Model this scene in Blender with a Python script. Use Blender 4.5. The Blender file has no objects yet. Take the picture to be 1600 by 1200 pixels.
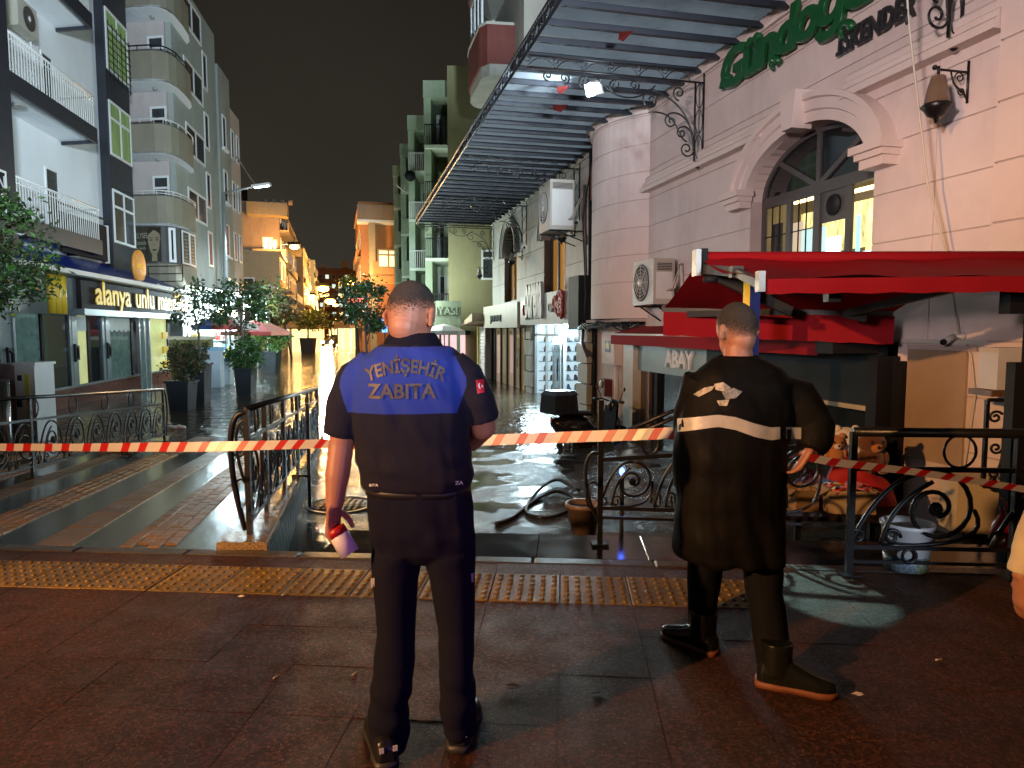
import bpy, bmesh, math, random
from math import sin, cos, tan, pi, radians, atan2, sqrt, hypot, atan
from mathutils import Vector, Matrix, noise
random.seed(7)
SC = bpy.context.scene
COL = SC.collection
# ------------------------------------------------------------------ camera
F = 1080.0; EYE = 1.55; TH = atan(85/F)
cd = bpy.data.cameras.new('camera'); cam = bpy.data.objects.new('camera', cd); COL.objects.link(cam)
cd.sensor_width = 36; cd.lens = 36*F/1600; cd.clip_end = 1500; cd.clip_start = .05
cam.location = (0, 0, EYE); cam.rotation_euler = (pi/2-TH, 0, 0)
SC.camera = cam
# ------------------------------------------------------------------ world (night cloud lit by the town)
wd = bpy.data.worlds.new('World'); SC.world = wd; wd.use_nodes = True
wn = wd.node_tree; wn.nodes.clear()
def wnode(t, **k):
    n = wn.nodes.new(t)
    for a, b in k.items(): setattr(n, a, b)
    return n
wo = wnode('ShaderNodeOutputWorld'); wb = wnode('ShaderNodeBackground'); wt = wnode('ShaderNodeTexCoord')
wsx = wnode('ShaderNodeSeparateXYZ'); wr = wnode('ShaderNodeValToRGB'); wno = wnode('ShaderNodeTexNoise'); wmx = wnode('ShaderNodeMixRGB', blend_type='MULTIPLY')
wno.inputs['Scale'].default_value = 2.2; wno.inputs['Detail'].default_value = 4
wr.color_ramp.elements[0].position = 0.0; wr.color_ramp.elements[0].color = (.058, .050, .039, 1)
wr.color_ramp.elements[1].position = .55; wr.color_ramp.elements[1].color = (.013, .011, .0085, 1)
e = wr.color_ramp.elements.new(.2); e.color = (.031, .0265, .0205, 1)
wl = wn.links.new
wl(wt.outputs['Generated'], wsx.inputs[0]); wl(wsx.outputs['Z'], wr.inputs[0]); wl(wt.outputs['Generated'], wno.inputs['Vector'])
wr2 = wnode('ShaderNodeValToRGB'); wr2.color_ramp.elements[0].position = .3; wr2.color_ramp.elements[0].color = (.75, .75, .75, 1); wr2.color_ramp.elements[1].position = .75; wr2.color_ramp.elements[1].color = (1.15, 1.15, 1.15, 1)
wl(wno.outputs['Fac'], wr2.inputs[0]); wmx.inputs[0].default_value = 1
wl(wr.outputs[0], wmx.inputs[1]); wl(wr2.outputs[0], wmx.inputs[2]); wl(wmx.outputs[0], wb.inputs[0]); wl(wb.outputs[0], wo.inputs[0])
wb.inputs[1].default_value = 1.0
# ------------------------------------------------------------------ lamps of the street
def lamp(name, typ, loc, power, col, target=None, size=.2, sizey=None, spot=None, blend=.5):
    ld = bpy.data.lights.new(name, typ); o = bpy.data.objects.new(name, ld); COL.objects.link(o)
    o.location = loc; ld.energy = power; ld.color = col
    if typ == 'AREA':
        ld.shape = 'RECTANGLE'; ld.size = size; ld.size_y = sizey or size
    else: ld.shadow_soft_size = size
    if spot: ld.spot_size = radians(spot); ld.spot_blend = blend
    if target is not None:
        o.rotation_euler = (Vector(target)-Vector(loc)).to_track_quat('-Z', 'Y').to_euler()
    return o
# street lamps and shop fronts along the crossing street behind the photographer, plus added fill spots
lamp('sodium_street_lamp', 'SPOT', (-8.0, -3.2, 4.4), 6000, (1, .48, .18), (.6, 2.7, .0), .10, spot=50, blend=.55)
lamp('ramp_fill_spot', 'SPOT', (-8.4, -3.0, 4.4), 3600, (1, .50, .17), (-3.6, 7.6, -.3), .10, spot=46, blend=.6)  # spot added beside the sodium lamp to warm the ramp
lamp('warm_shop_light', 'SPOT', (-8.0, -8.0, 3.2), 10500, (1, .78, .77), (4.4, 12, 7.2), .8, spot=40, blend=.75)
lamp('white_street_lamp', 'SPOT', (5.0, -9.0, 3.0), 56000, (.72, .88, 1), (-11.5, 28, 13.8), .8, spot=45, blend=.7)
lamp('canopy_fill_spot', 'SPOT', (-5.0, 15.0, 17.0), 2500, (.66, .84, 1), (.2, 17, 6.0), .5, spot=76, blend=.5)  # unseen spot added high over the street to light the canopy sheets
lamp('blue_beacon', 'SPOT', (2.3, -.5, 1.2), 85, (.16, .14, 1), (-.3, 2.5, 1.1), .12, spot=46, blend=.8)
lamp('bucket_fill_spot', 'SPOT', (3.3, -1.6, 1.2), 700, (.72, .82, 1), (2.24, 4.5, .13), .1, spot=7.5, blend=.5)  # narrow spot added to brighten the bucket
lamp('red_fill_spot', 'SPOT', (1.2, -1.2, 1.25), 60, (1, .12, .1), (-.35, 2.5, 1.5), .15, spot=40, blend=.8)  # red spot added to redden the officer's skin
# ------------------------------------------------------------------ render settings
SC.render.engine = 'CYCLES'
SC.view_settings.view_transform = 'Standard'; SC.view_settings.look = 'None'; SC.view_settings.exposure = 0; SC.view_settings.gamma = 1
SC.view_settings.use_curve_mapping = False
SC.cycles.use_denoising = True
SC.cycles.max_bounces = 6; SC.cycles.diffuse_bounces = 2; SC.cycles.glossy_bounces = 4; SC.cycles.transmission_bounces = 4; SC.cycles.transparent_max_bounces = 8
SC.cycles.sample_clamp_indirect = 6; SC.cycles.caustics_reflective = False; SC.cycles.caustics_refractive = False
# ------------------------------------------------------------------ projection helpers (used to size things against the photograph)
def ray(px, py):
    dx = (px-800)/F; dy = (600-py)/F
    return (dx, cos(TH)+dy*sin(TH), -sin(TH)+dy*cos(TH))
def at(px, py, Y):
    d = ray(px, py); k = Y/d[1]; return Vector((d[0]*k, Y, EYE+d[2]*k))
def ground(px, py, z=0.0):
    d = ray(px, py); k = (z-EYE)/d[2]; return Vector((d[0]*k, d[1]*k, z))
class Frame:
    """a facade line: a along it (away), n out of the wall towards the street, z up"""
    def __init__(s, ox, oy, ux, uy, nx, ny):
        l = hypot(ux, uy); s.u = Vector((ux/l, uy/l, 0)); l = hypot(nx, ny); s.n = Vector((nx/l, ny/l, 0)); s.o = Vector((ox, oy, 0))
    def w(s, a, n, z): return s.o+s.u*a+s.n*n+Vector((0, 0, z))
    def hit(s, px, py, n=0):
        d = ray(px, py); b = s.o+s.n*n
        det = -d[0]*s.u.y+s.u.x*d[1]
        k = (-b.x*s.u.y+s.u.x*b.y)/det; a = (d[0]*b.y-d[1]*b.x)/det
        return a, EYE+k*d[2]
    def mat(s, a, n, z, right):
        x = s.u*right; y = Vector((0, 0, 1)); zz = x.cross(y)
        m = Matrix((x, y, zz)).transposed().to_4x4(); m.translation = s.w(a, n, z); return m
W = Frame(6.2, 0, -.236, 1, -1, -.236)        # restaurant side
L = Frame(-9.03, 0, -.1667, 1, 1, -.1667)     # bakery side
KERB = radians(-4.36)
CP = Vector((cos(KERB), sin(KERB), 0)); CQ = Vector((-sin(KERB), cos(KERB), 0))
class FlatFrame(Frame):
    def __init__(s): s.u = CP; s.n = CQ; s.o = Vector((0, 0, 0))
K = FlatFrame()                                # a = along the kerb (right), n = away
# ------------------------------------------------------------------ materials
MATS = {}
def M(name, col, rough=.6, metal=0., vary=.12, vscale=3.0, bump=0., bscale=40., emit=0., ecol=None, coat=0., spec=.5, sheen=0., stretch=None, rvary=0., trans=0., alpha=1., dirt=0., dirtcol=(.05, .045, .04)):
    if name in MATS: return MATS[name]
    m = bpy.data.materials.new(name); m.use_nodes = True; t = m.node_tree; nd = t.nodes; lk = t.links.new
    p = nd['Principled BSDF']
    p.inputs['Base Color'].default_value = (*col, 1); p.inputs['Roughness'].default_value = rough; p.inputs['Metallic'].default_value = metal
    p.inputs['Coat Weight'].default_value = coat; p.inputs['Specular IOR Level'].default_value = spec; p.inputs['Sheen Weight'].default_value = sheen
    p.inputs['Transmission Weight'].default_value = trans; p.inputs['Alpha'].default_value = alpha
    g = nd.new('ShaderNodeTexCoord'); vec = g.outputs['Object']
    if stretch:
        mp = nd.new('ShaderNodeMapping'); mp.inputs['Scale'].default_value = stretch; lk(vec, mp.inputs[0]); vec = mp.outputs[0]
    if vary or rvary or dirt:
        n = nd.new('ShaderNodeTexNoise'); n.inputs['Scale'].default_value = vscale; n.inputs['Detail'].default_value = 6; n.inputs['Roughness'].default_value = .65; lk(vec, n.inputs['Vector'])
        r = nd.new('ShaderNodeMapRange'); r.inputs['From Min'].default_value = .25; r.inputs['From Max'].default_value = .75
        r.inputs['To Min'].default_value = 1-vary; r.inputs['To Max'].default_value = 1+vary; lk(n.outputs['Fac'], r.inputs['Value'])
        mx = nd.new('ShaderNodeMixRGB'); mx.blend_type = 'MULTIPLY'; mx.inputs[0].default_value = 1; mx.inputs[1].default_value = (*col, 1); lk(r.outputs[0], mx.inputs[2])
        out = mx.outputs[0]
        if dirt:
            n2 = nd.new('ShaderNodeTexNoise'); n2.inputs['Scale'].default_value = vscale*.45; n2.inputs['Detail'].default_value = 9; n2.inputs['Roughness'].default_value = .72
            mp2 = nd.new('ShaderNodeMapping'); mp2.inputs['Scale'].default_value = (1.6, 1.6, .45); mp2.inputs['Location'].default_value = (3, 7, 1); lk(g.outputs['Object'], mp2.inputs[0]); lk(mp2.outputs[0], n2.inputs['Vector'])
            r2 = nd.new('ShaderNodeMapRange'); r2.inputs['From Min'].default_value = .48; r2.inputs['From Max'].default_value = .74; r2.inputs['To Max'].default_value = dirt; lk(n2.outputs['Fac'], r2.inputs['Value'])
            m2 = nd.new('ShaderNodeMixRGB'); m2.inputs[2].default_value = (*dirtcol, 1); lk(r2.outputs[0], m2.inputs[0]); lk(out, m2.inputs[1]); out = m2.outputs[0]
        lk(out, p.inputs['Base Color'])
        if rvary:
            r3 = nd.new('ShaderNodeMapRange'); r3.inputs['From Min'].default_value = .3; r3.inputs['From Max'].default_value = .7
            r3.inputs['To Min'].default_value = max(.02, rough-rvary); r3.inputs['To Max'].default_value = min(1, rough+rvary); lk(n.outputs['Fac'], r3.inputs['Value']); lk(r3.outputs[0], p.inputs['Roughness'])
    if bump:
        b = nd.new('ShaderNodeBump'); b.inputs['Strength'].default_value = bump; b.inputs['Distance'].default_value = .01
        n3 = nd.new('ShaderNodeTexNoise'); n3.inputs['Scale'].default_value = bscale; n3.inputs['Detail'].default_value = 5; lk(vec, n3.inputs['Vector'])
        lk(n3.outputs['Fac'], b.inputs['Height']); lk(b.outputs[0], p.inputs['Normal'])
    if emit:
        p.inputs['Emission Color'].default_value = (*(ecol or col), 1); p.inputs['Emission Strength'].default_value = emit
    MATS[name] = m; return m
# ------------------------------------------------------------------ mesh builder
class MB:
    def __init__(s): s.v = []; s.f = []; s.m = []; s.s = []
    def add(s, vs, fs, mi=0, smooth=False):
        b = len(s.v); s.v += [Vector(v) for v in vs]
        for f in fs: s.f.append([b+i for i in f]); s.m.append(mi); s.s.append(smooth)
        return s
    def hexa(s, p, mi=0):   # 8 points: bottom 4 then top 4
        return s.add(p, [(0, 3, 2, 1), (4, 5, 6, 7), (0, 1, 5, 4), (1, 2, 6, 5), (2, 3, 7, 6), (3, 0, 4, 7)], mi)
    def box(s, c, d, rot=0., mi=0, R=None):
        c = Vector(c); hx, hy, hz = d[0]/2, d[1]/2, d[2]/2
        R = R or Matrix.Rotation(rot, 3, 'Z')
        return s.hexa([c+R@Vector(q) for q in ((-hx, -hy, -hz), (hx, -hy, -hz), (hx, hy, -hz), (-hx, hy, -hz), (-hx, -hy, hz), (hx, -hy, hz), (hx, hy, hz), (-hx, hy, hz))], mi)
    def fbox(s, fr, a0, a1, n0, n1, z0, z1, mi=0):
        return s.hexa([fr.w(a, n, z) for z in (z0, z1) for a, n in ((a0, n0), (a1, n0), (a1, n1), (a0, n1))], mi)
    def tube(s, pts, r, seg=6, closed=False, mi=0, caps=True):
        pts = [Vector(p) for p in pts]; n = len(pts)
        rs = r if isinstance(r, (list, tuple)) else [r]*n
        rings = []; prev = None
        for i in range(n):
            a = pts[i-1] if (i > 0 or closed) else pts[i]; b = pts[(i+1) % n] if (i < n-1 or closed) else pts[i]
            t = (b-a); t = t.normalized() if t.length > 1e-9 else Vector((0, 0, 1))
            if prev is None:
                u = t.cross(Vector((0, 0, 1)));
                if u.length < .1: u = t.cross(Vector((1, 0, 0)))
            else:
                u = prev-t*prev.dot(t)
                if u.length < 1e-6: u = t.cross(Vector((0, 1, 0)))
            u.normalize(); v = t.cross(u); prev = u
            rings.append([pts[i]+(u*cos(2*pi*k/seg)+v*sin(2*pi*k/seg))*rs[i] for k in range(seg)])
        vs = [p for g in rings for p in g]; fs = []
        m = n if closed else n-1
        for i in range(m):
            j = (i+1) % n
            for k in range(seg): fs.append((i*seg+k, i*seg+(k+1) % seg, j*seg+(k+1) % seg, j*seg+k))
        if caps and not closed: fs += [tuple(range(seg))[::-1], tuple((n-1)*seg+k for k in range(seg))]
        return s.add(vs, fs, mi, True)
    def bar(s, a, b, w, h=None, mi=0, up=(0, 0, 1)):
        a = Vector(a); b = Vector(b); h = h or w; t = (b-a).normalized(); up = Vector(up)
        x = t.cross(up)
        if x.length < .05: x = t.cross(Vector((1, 0, 0)))
        x.normalize(); y = x.cross(t)
        q = [x*-w/2+y*-h/2, x*w/2+y*-h/2, x*w/2+y*h/2, x*-w/2+y*h/2]
        return s.hexa([a+i for i in q]+[b+i for i in q], mi)
    def lathe(s, prof, c=(0, 0, 0), seg=16, mi=0, smooth=True, R=None):
        c = Vector(c); R = R or Matrix.Identity(3); vs = []; fs = []; n = len(prof)
        for r, z in prof:
            for k in range(seg): vs.append(c+R@Vector((r*cos(2*pi*k/seg), r*sin(2*pi*k/seg), z)))
        for i in range(n-1):
            for k in range(seg): fs.append((i*seg+k, i*seg+(k+1) % seg, (i+1)*seg+(k+1) % seg, (i+1)*seg+k))
        if prof[0][0] > 1e-4: fs.append(tuple(range(seg))[::-1])
        if prof[-1][0] > 1e-4: fs.append(tuple((n-1)*seg+k for k in range(seg)))
        return s.add(vs, fs, mi, smooth)
    def ball(s, c, r, seg=12, rings=8, mi=0, sc=(1, 1, 1), R=None):
        c = Vector(c); R = R or Matrix.Identity(3); vs = []; fs = []
        for i in range(rings+1):
            t = pi*i/rings
            for k in range(seg): vs.append(c+R@Vector((r*sc[0]*sin(t)*cos(2*pi*k/seg), r*sc[1]*sin(t)*sin(2*pi*k/seg), r*sc[2]*cos(t))))
        for i in range(rings):
            for k in range(seg): fs.append((i*seg+k, (i+1)*seg+k, (i+1)*seg+(k+1) % seg, i*seg+(k+1) % seg))
        return s.add(vs, fs, mi, True)
    def prism(s, poly, d, mi=0):   # poly: ring of points, extruded by vector d
        poly = [Vector(p) for p in poly]; d = Vector(d); n = len(poly)
        fs = [tuple(range(n)), tuple(range(2*n-1, n-1, -1))]+[(i, i+n, (i+1) % n+n, (i+1) % n) for i in range(n)]
        return s.add(poly+[p+d for p in poly], fs, mi)
    def fprism(s, fr, poly, n0, n1, mi=0):   # poly of (a,z)
        return s.prism([fr.w(a, n0, z) for a, z in poly], fr.n*(n1-n0), mi)
    def strip(s, A, B, mi=0, smooth=False):
        n = len(A); return s.add(list(A)+list(B), [(i, i+1, n+i+1, n+i) for i in range(n-1)], mi, smooth)
    def loft(s, rings, mi=0, caps=True, smooth=True):
        n = len(rings[0]); vs = [p for r in rings for p in r]; fs = []
        for i in range(len(rings)-1):
            for k in range(n): fs.append((i*n+k, i*n+(k+1) % n, (i+1)*n+(k+1) % n, (i+1)*n+k))
        if caps: fs += [tuple(range(n))[::-1], tuple((len(rings)-1)*n+k for k in range(n))]
        return s.add(vs, fs, mi, smooth)
    def mesh(s, name, mats, off=Vector((0, 0, 0)), recalc=True):
        me = bpy.data.meshes.new(name); me.from_pydata([v-off for v in s.v], [], s.f)
        for m in (mats if isinstance(mats, (list, tuple)) else [mats]): me.materials.append(m)
        me.polygons.foreach_set('material_index', s.m); me.polygons.foreach_set('use_smooth', s.s)
        if recalc:
            b = bmesh.new(); b.from_mesh(me); bmesh.ops.recalc_face_normals(b, faces=b.faces); b.to_mesh(me); b.free()
        me.update(); return me
    def build(s, name, mats, parent=None, loc=None, recalc=True):
        if parent is not None: off = wloc(parent); l = Vector((0, 0, 0))
        else: off = Vector(loc) if loc is not None else Vector((0, 0, 0)); l = off
        o = bpy.data.objects.new(name, s.mesh(name, mats, off, recalc)); o.location = l; o.parent = parent; COL.objects.link(o); return o
def wloc(o):
    v = Vector((0, 0, 0))
    while o is not None: v = v+o.location; o = o.parent
    return v
def tag(o, label=None, cat=None, group=None, kind=None):
    for k, v in (('label', label), ('category', cat), ('group', group), ('kind', kind)):
        if v: o[k] = v
    return o
def thing(name, loc, label, cat, group=None):
    o = bpy.data.objects.new(name, None); o.empty_display_size = .1; o.location = loc; COL.objects.link(o)
    return tag(o, label, cat, group)
KIDS = {}
def kids(o): return [c for c in COL.objects if c.parent is o]
def copy_tree(o, loc=None, rz=None, label=None):
    allk = {}
    for c in COL.objects:
        if c.parent is not None: allk.setdefault(c.parent.name, []).append(c)
    def rec(q, par):
        c = q.copy(); COL.objects.link(c); c.parent = par
        for k in allk.get(q.name, []): rec(k, c)
        return c
    r = rec(o, None)
    if loc is not None: r.location = loc
    if rz is not None: r.rotation_euler = (0, 0, rz)
    if label: r['label'] = label
    return r
def inst(name, mesh, loc, parent=None, rot=None, scale=None):
    o = bpy.data.objects.new(name, mesh); o.parent = parent
    o.location = Vector(loc)-(wloc(parent) if parent is not None else Vector((0, 0, 0)))
    if rot is not None: o.rotation_euler = rot
    if scale is not None: o.scale = scale
    COL.objects.link(o); return o
def text_mesh(body, size=1., extrude=.02, bevel=0., shear=0., offset=0., align='LEFT', spacing=1., res=3):
    c = bpy.data.curves.new('t', 'FONT'); c.body = body; c.size = size; c.extrude = extrude; c.bevel_depth = bevel; c.shear = shear; c.offset = offset
    c.align_x = align; c.space_character = spacing; c.resolution_u = res
    o = bpy.data.objects.new('t', c); COL.objects.link(o)
    dg = bpy.context.evaluated_depsgraph_get(); me = bpy.data.meshes.new_from_object(o.evaluated_get(dg))
    bpy.data.objects.remove(o); bpy.data.curves.remove(c); return me
def put_text(name, body, m4, mat, parent, warp=None, sx=1., fit=None, fith=None, **k):
    me = text_mesh(body, **k); off = wloc(parent)
    xs = [v.co.x for v in me.vertices]; ys = [v.co.y for v in me.vertices]
    w = max(xs)-min(xs); h = max(ys)-min(ys)
    ax = fit/w if fit else sx; ay = fith/h if fith else 1.
    for v in me.vertices:
        co = Vector(((v.co.x-min(xs)*(1 if fit else 0))*ax, v.co.y*ay, v.co.z))
        if warp: co = warp(co)
        v.co = (m4@co if m4 is not None else co)-off
    me.materials.clear(); me.materials.append(mat)
    o = bpy.data.objects.new(name, me); o.parent = parent; COL.objects.link(o); return o
# ================================================================== GROUND
def wet_mat(name, c1, c2, rough, bump, bscale, speck=.0, spec=.5, grain=0., speckcol=(.5, .45, .4), puddle=.0, pscale=.8, distort=.006):
    m = bpy.data.materials.new(name); m.use_nodes = True; t = m.node_tree; nd = t.nodes; lk = t.links.new; p = nd['Principled BSDF']; p.inputs['Specular IOR Level'].default_value = spec
    g = nd.new('ShaderNodeNewGeometry'); vec = g.outputs['Position']
    def noi(s, d=6, r=.6):
        n = nd.new('ShaderNodeTexNoise'); n.inputs['Scale'].default_value = s; n.inputs['Detail'].default_value = d; n.inputs['Roughness'].default_value = r; lk(vec, n.inputs['Vector']); return n.outputs['Fac']
    def rng(i, a, b, c, d):
        n = nd.new('ShaderNodeMapRange'); n.inputs[1].default_value = a; n.inputs[2].default_value = b; n.inputs[3].default_value = c; n.inputs[4].default_value = d; lk(i, n.inputs[0]); return n.outputs[0]
    def mix(f, a, b, mode='MIX'):
        n = nd.new('ShaderNodeMixRGB'); n.blend_type = mode
        if isinstance(f, float): n.inputs[0].default_value = f
        else: lk(f, n.inputs[0])
        for i, q in ((1, a), (2, b)):
            if isinstance(q, tuple): n.inputs[i].default_value = (*q, 1)
            else: lk(q, n.inputs[i])
        return n.outputs[0]
    col = mix(rng(noi(2.2), .35, .65, 0, 1), c1, c2)
    col = mix(rng(noi(65, 4, .75), .36, .60, 0, 1), mix(1., col, (.30, .30, .30), 'MULTIPLY'), col)
    if grain:
        vg = nd.new('ShaderNodeTexVoronoi'); vg.inputs['Scale'].default_value = 78; lk(vec, vg.inputs['Vector']); sg_ = nd.new('ShaderNodeSeparateColor'); lk(vg.outputs['Color'], sg_.inputs[0])
        pw = nd.new('ShaderNodeMath'); pw.operation = 'POWER'; lk(sg_.outputs[0], pw.inputs[0]); pw.inputs[1].default_value = 2.2
        col = mix(1., col, rng(pw.outputs[0], 0, 1, 1-grain, 1+1.9*grain), 'MULTIPLY')
    if speck:
        v = nd.new('ShaderNodeTexVoronoi'); v.inputs['Scale'].default_value = 75; lk(vec, v.inputs['Vector'])
        s = rng(v.outputs['Distance'], .16, .24, 1, 0); s2 = rng(noi(37, 2), .53, .62, 0, speck)
        mu = nd.new('ShaderNodeMath'); mu.operation = 'MULTIPLY'; lk(s, mu.inputs[0]); lk(s2, mu.inputs[1])
        col = mix(mu.outputs[0], col, speckcol)
    lk(col, p.inputs['Base Color'])
    r = rng(noi(5), .3, .7, max(.03, rough-.12), rough+.12)
    h = noi(bscale, 6, .75)
    hb = nd.new('ShaderNodeBump'); hb.inputs['Distance'].default_value = distort; lk(h, hb.inputs['Height']); hb.inputs['Strength'].default_value = bump
    if puddle:
        pf = rng(noi(pscale, 3, .5), .5-.12+(.12-puddle*.24), .56+(.12-puddle*.24), 0, 1)
        n = nd.new('ShaderNodeMath'); n.operation = 'MULTIPLY_ADD'; lk(pf, n.inputs[0]); n.inputs[1].default_value = -bump*.93; n.inputs[2].default_value = bump; lk(n.outputs[0], hb.inputs['Strength'])
        rr = nd.new('ShaderNodeMixRGB'); lk(pf, rr.inputs[0]); lk(r, rr.inputs[1]); rr.inputs[2].default_value = (.04, .04, .04, 1); r = rr.outputs[0]
    lk(r, p.inputs['Roughness']); lk(hb.outputs[0], p.inputs['Normal'])
    MATS[name] = m; return m
m_tile = wet_mat('wet red concrete tile', (.098, .034, .016), (.062, .024, .013), .56, 1.0, 90, .8, speckcol=(.32, .22, .15), distort=.008, spec=.3, grain=.5)
m_joint = M('wet joint dirt', (.030, .016, .011), .6)
m_tact = wet_mat('yellow tactile concrete', (.34, .205, .03), (.17, .11, .025), .42, .5, 70, .25, speckcol=(.02, .016, .012), distort=.003)
m_kerb = wet_mat('kerb stone', (.10, .085, .075), (.07, .06, .055), .35, .5, 60, .3, distort=.004)
m_black = wet_mat('black wet granite', (.012, .013, .014), (.02, .02, .02), .07, .12, 30, distort=.003)
m_asph = wet_mat('wet asphalt', (.035, .034, .032), (.05, .047, .043), .22, .9, 55, .25, speckcol=(.3, .3, .3), puddle=.42, pscale=1.7, distort=.022)
m_slab = wet_mat('wet tan stone', (.36, .22, .09), (.24, .15, .065), .38, .15, 40, .1, speckcol=(.1, .08, .05), distort=.004)
m_paver = wet_mat('wet clay paver', (.38, .21, .08), (.22, .125, .05), .38, .5, 60, .2, speckcol=(.08, .06, .04), distort=.005)
m_dark = wet_mat('dark wet stone', (.03, .032, .032), (.045, .045, .042), .06, .25, 25, distort=.006)
# --- water
mw = bpy.data.materials.new('flood water'); mw.use_nodes = True
t = mw.node_tree; nd = t.nodes; lk = t.links.new; p = nd['Principled BSDF']
p.inputs['Base Color'].default_value = (.050, .041, .026, 1); p.inputs['Roughness'].default_value = .05; p.inputs['IOR'].default_value = 1.33
g = nd.new('ShaderNodeNewGeometry'); mp = nd.new('ShaderNodeMapping'); mp.inputs['Rotation'].default_value = (0, 0, radians(13)); mp.inputs['Scale'].default_value = (1.0, 1.5, 1); lk(g.outputs['Position'], mp.inputs[0])
n1 = nd.new('ShaderNodeTexNoise'); n1.inputs['Scale'].default_value = 2.1; n1.inputs['Detail'].default_value = 3; n1.inputs['Roughness'].default_value = .5; n1.inputs['Distortion'].default_value = .6; lk(mp.outputs[0], n1.inputs['Vector'])
n2 = nd.new('ShaderNodeTexNoise'); n2.inputs['Scale'].default_value = 9.0; n2.inputs['Detail'].default_value = 2; lk(mp.outputs[0], n2.inputs['Vector'])
ma = nd.new('ShaderNodeMath'); ma.operation = 'MULTIPLY_ADD'; lk(n2.outputs['Fac'], ma.inputs[0]); ma.inputs[1].default_value = .22; lk(n1.outputs['Fac'], ma.inputs[2])
bp = nd.new('ShaderNodeBump'); bp.inputs['Strength'].default_value = .8; bp.inputs['Distance'].default_value = .09; lk(ma.outputs[0], bp.inputs['Height']); lk(bp.outputs[0], p.inputs['Normal'])
WZ = -.565
b = MB(); b.add([(-260, 5.6, WZ), (260, 5.6, WZ), (260, 420, WZ), (-260, 420, WZ)], [(0, 1, 2, 3)])
tag(b.build('flood_water', mw), kind='structure')
# --- foreground pavement
P0 = -.02; PIT = .41; QT0, QT1 = 3.83, 4.28
b = MB(); b.add([K.w(a, n, -.011) for a, n in ((-40, -40), (40, -40), (40, 4.47), (-40, 4.47))], [(0, 1, 2, 3)])
pav = tag(b.build('pavement', m_joint), kind='structure')
rng = random.Random(3)
def tile_mesh(w, d, h, bev, mat, domes=0):
    b = MB(); x, y = w/2, d/2; e = bev
    b.add([(-x, -y, -h), (x, -y, -h), (x, y, -h), (-x, y, -h), (-x, -y, -e), (x, -y, -e), (x, y, -e), (-x, y, -e), (-x+e, -y+e, 0), (x-e, -y+e, 0), (x-e, y-e, 0), (-x+e, y-e, 0)],
          [(0, 1, 5, 4), (1, 2, 6, 5), (2, 3, 7, 6), (3, 0, 4, 7), (4, 5, 9, 8), (5, 6, 10, 9), (6, 7, 11, 10), (7, 4, 8, 11), (8, 9, 10, 11)])
    for i in range(domes):
        for j in range(domes):
            c = (w*((i+.5)/domes-.5), d*((j+.5)/domes-.5), -.001)
            b.lathe([(.0165, 0), (.0155, .005), (.0115, .0095), (0.0, .011)], c, 10)
    return b.mesh('tile', mat)
me_pt = tile_mesh(PIT-.002, PIT-.002, .03, .0008, m_tile); me_tt = tile_mesh(PIT-.006, QT1-QT0-.004, .03, .003, m_tact, 6)
me_rt = tile_mesh(PIT-.002, .20, .03, .0008, m_tile)
for i in range(-18, 16):
    p = P0+PIT*(i+.5)
    for j in range(5):
        q = QT0-PIT*(j+.5)
        if abs(p) > .78*q+2.0: continue
        inst('paving_tile', me_pt, K.w(p, q, rng.uniform(-.0015, .0008)), pav, (rng.uniform(-.0006, .0006), rng.uniform(-.0006, .0006), KERB+rng.choice((0, pi))))
    if 1.35 < p < 6.4:
        inst('paving_tile', me_pt, K.w(p, (QT0+QT1)/2, 0), pav, (0, 0, KERB), (1, 1.1, 1)); inst('paving_tile', me_rt, K.w(p, QT1+.1, rng.uniform(-.002, .001)), pav, (0, 0, KERB))
    elif -7.2 < p < 1.35:
        inst('tactile_tile', me_tt, K.w(p, (QT0+QT1)/2, rng.uniform(.0, .003)), pav, (rng.uniform(-.002, .002), rng.uniform(-.003, .003), KERB))
        inst('paving_tile', me_rt, K.w(p, QT1+.1, rng.uniform(-.002, .001)), pav, (0, 0, KERB))
b = MB(); b.fbox(K, -45, -7.4, -45, 4.47, -.01, -.002); b.fbox(K, 6.6, 45, -45, 4.47, -.01, -.002); b.fbox(K, -7.399, 6.599, -45, QT0-PIT*5, -.01, -.002)
tag(b.build('paving_beyond', m_tile, pav), kind='stuff')
me_ks = tile_mesh(.8, .125, .16, .012, m_kerb)
for i in range(-8, 9):
    inst('kerb_stone', me_ks, K.w(i*.806+.2, 4.545, .004+rng.uniform(-.002, .002)), pav, (0, 0, KERB))
b = MB(); b.fbox(K, -12, 12, 4.3, 4.605, -1.0, -.161); b.build('kerb_footing', m_kerb, pav)
# --- black polished strip beyond the kerb
st = tag(MB().fbox(K, -1.70, 6.0, 4.612, 5.16, -1.0, -.008).build('sunken_step', m_black), kind='structure')
me_ss = tile_mesh(.757, .546, .05, .004, m_black)
for i in range(4): inst('step_slab', me_ss, K.w(-1.70+.38+i*.7571, 4.886, -.002+.001*(i % 2)), st, (0, 0, KERB))
# --- lower street floor (wet, dips under the flood)
b = MB(); nx, ny = 60, 70
for j in range(ny):
    y = 5.0+(j/(ny-1))**1.6*30
    for i in range(nx):
        x = -9+i*.32; z = -.475-.0125*(y-5)+.022*(noise.noise((x*.7, y*.7, 0)))+.006*noise.noise((x*3, y*3, 4))
        if x > 1.4: z -= .12*min(1, (x-1.4))*max(0, min(1, (9-y)/3))
        b.v.append(Vector((x, y, z)))
for j in range(ny-1):
    for i in range(nx-1): b.f.append([j*nx+i, j*nx+i+1, (j+1)*nx+i+1, (j+1)*nx+i]); b.m.append(0); b.s.append(True)
road = tag(b.build('lower_street', m_asph), kind='structure')
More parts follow.
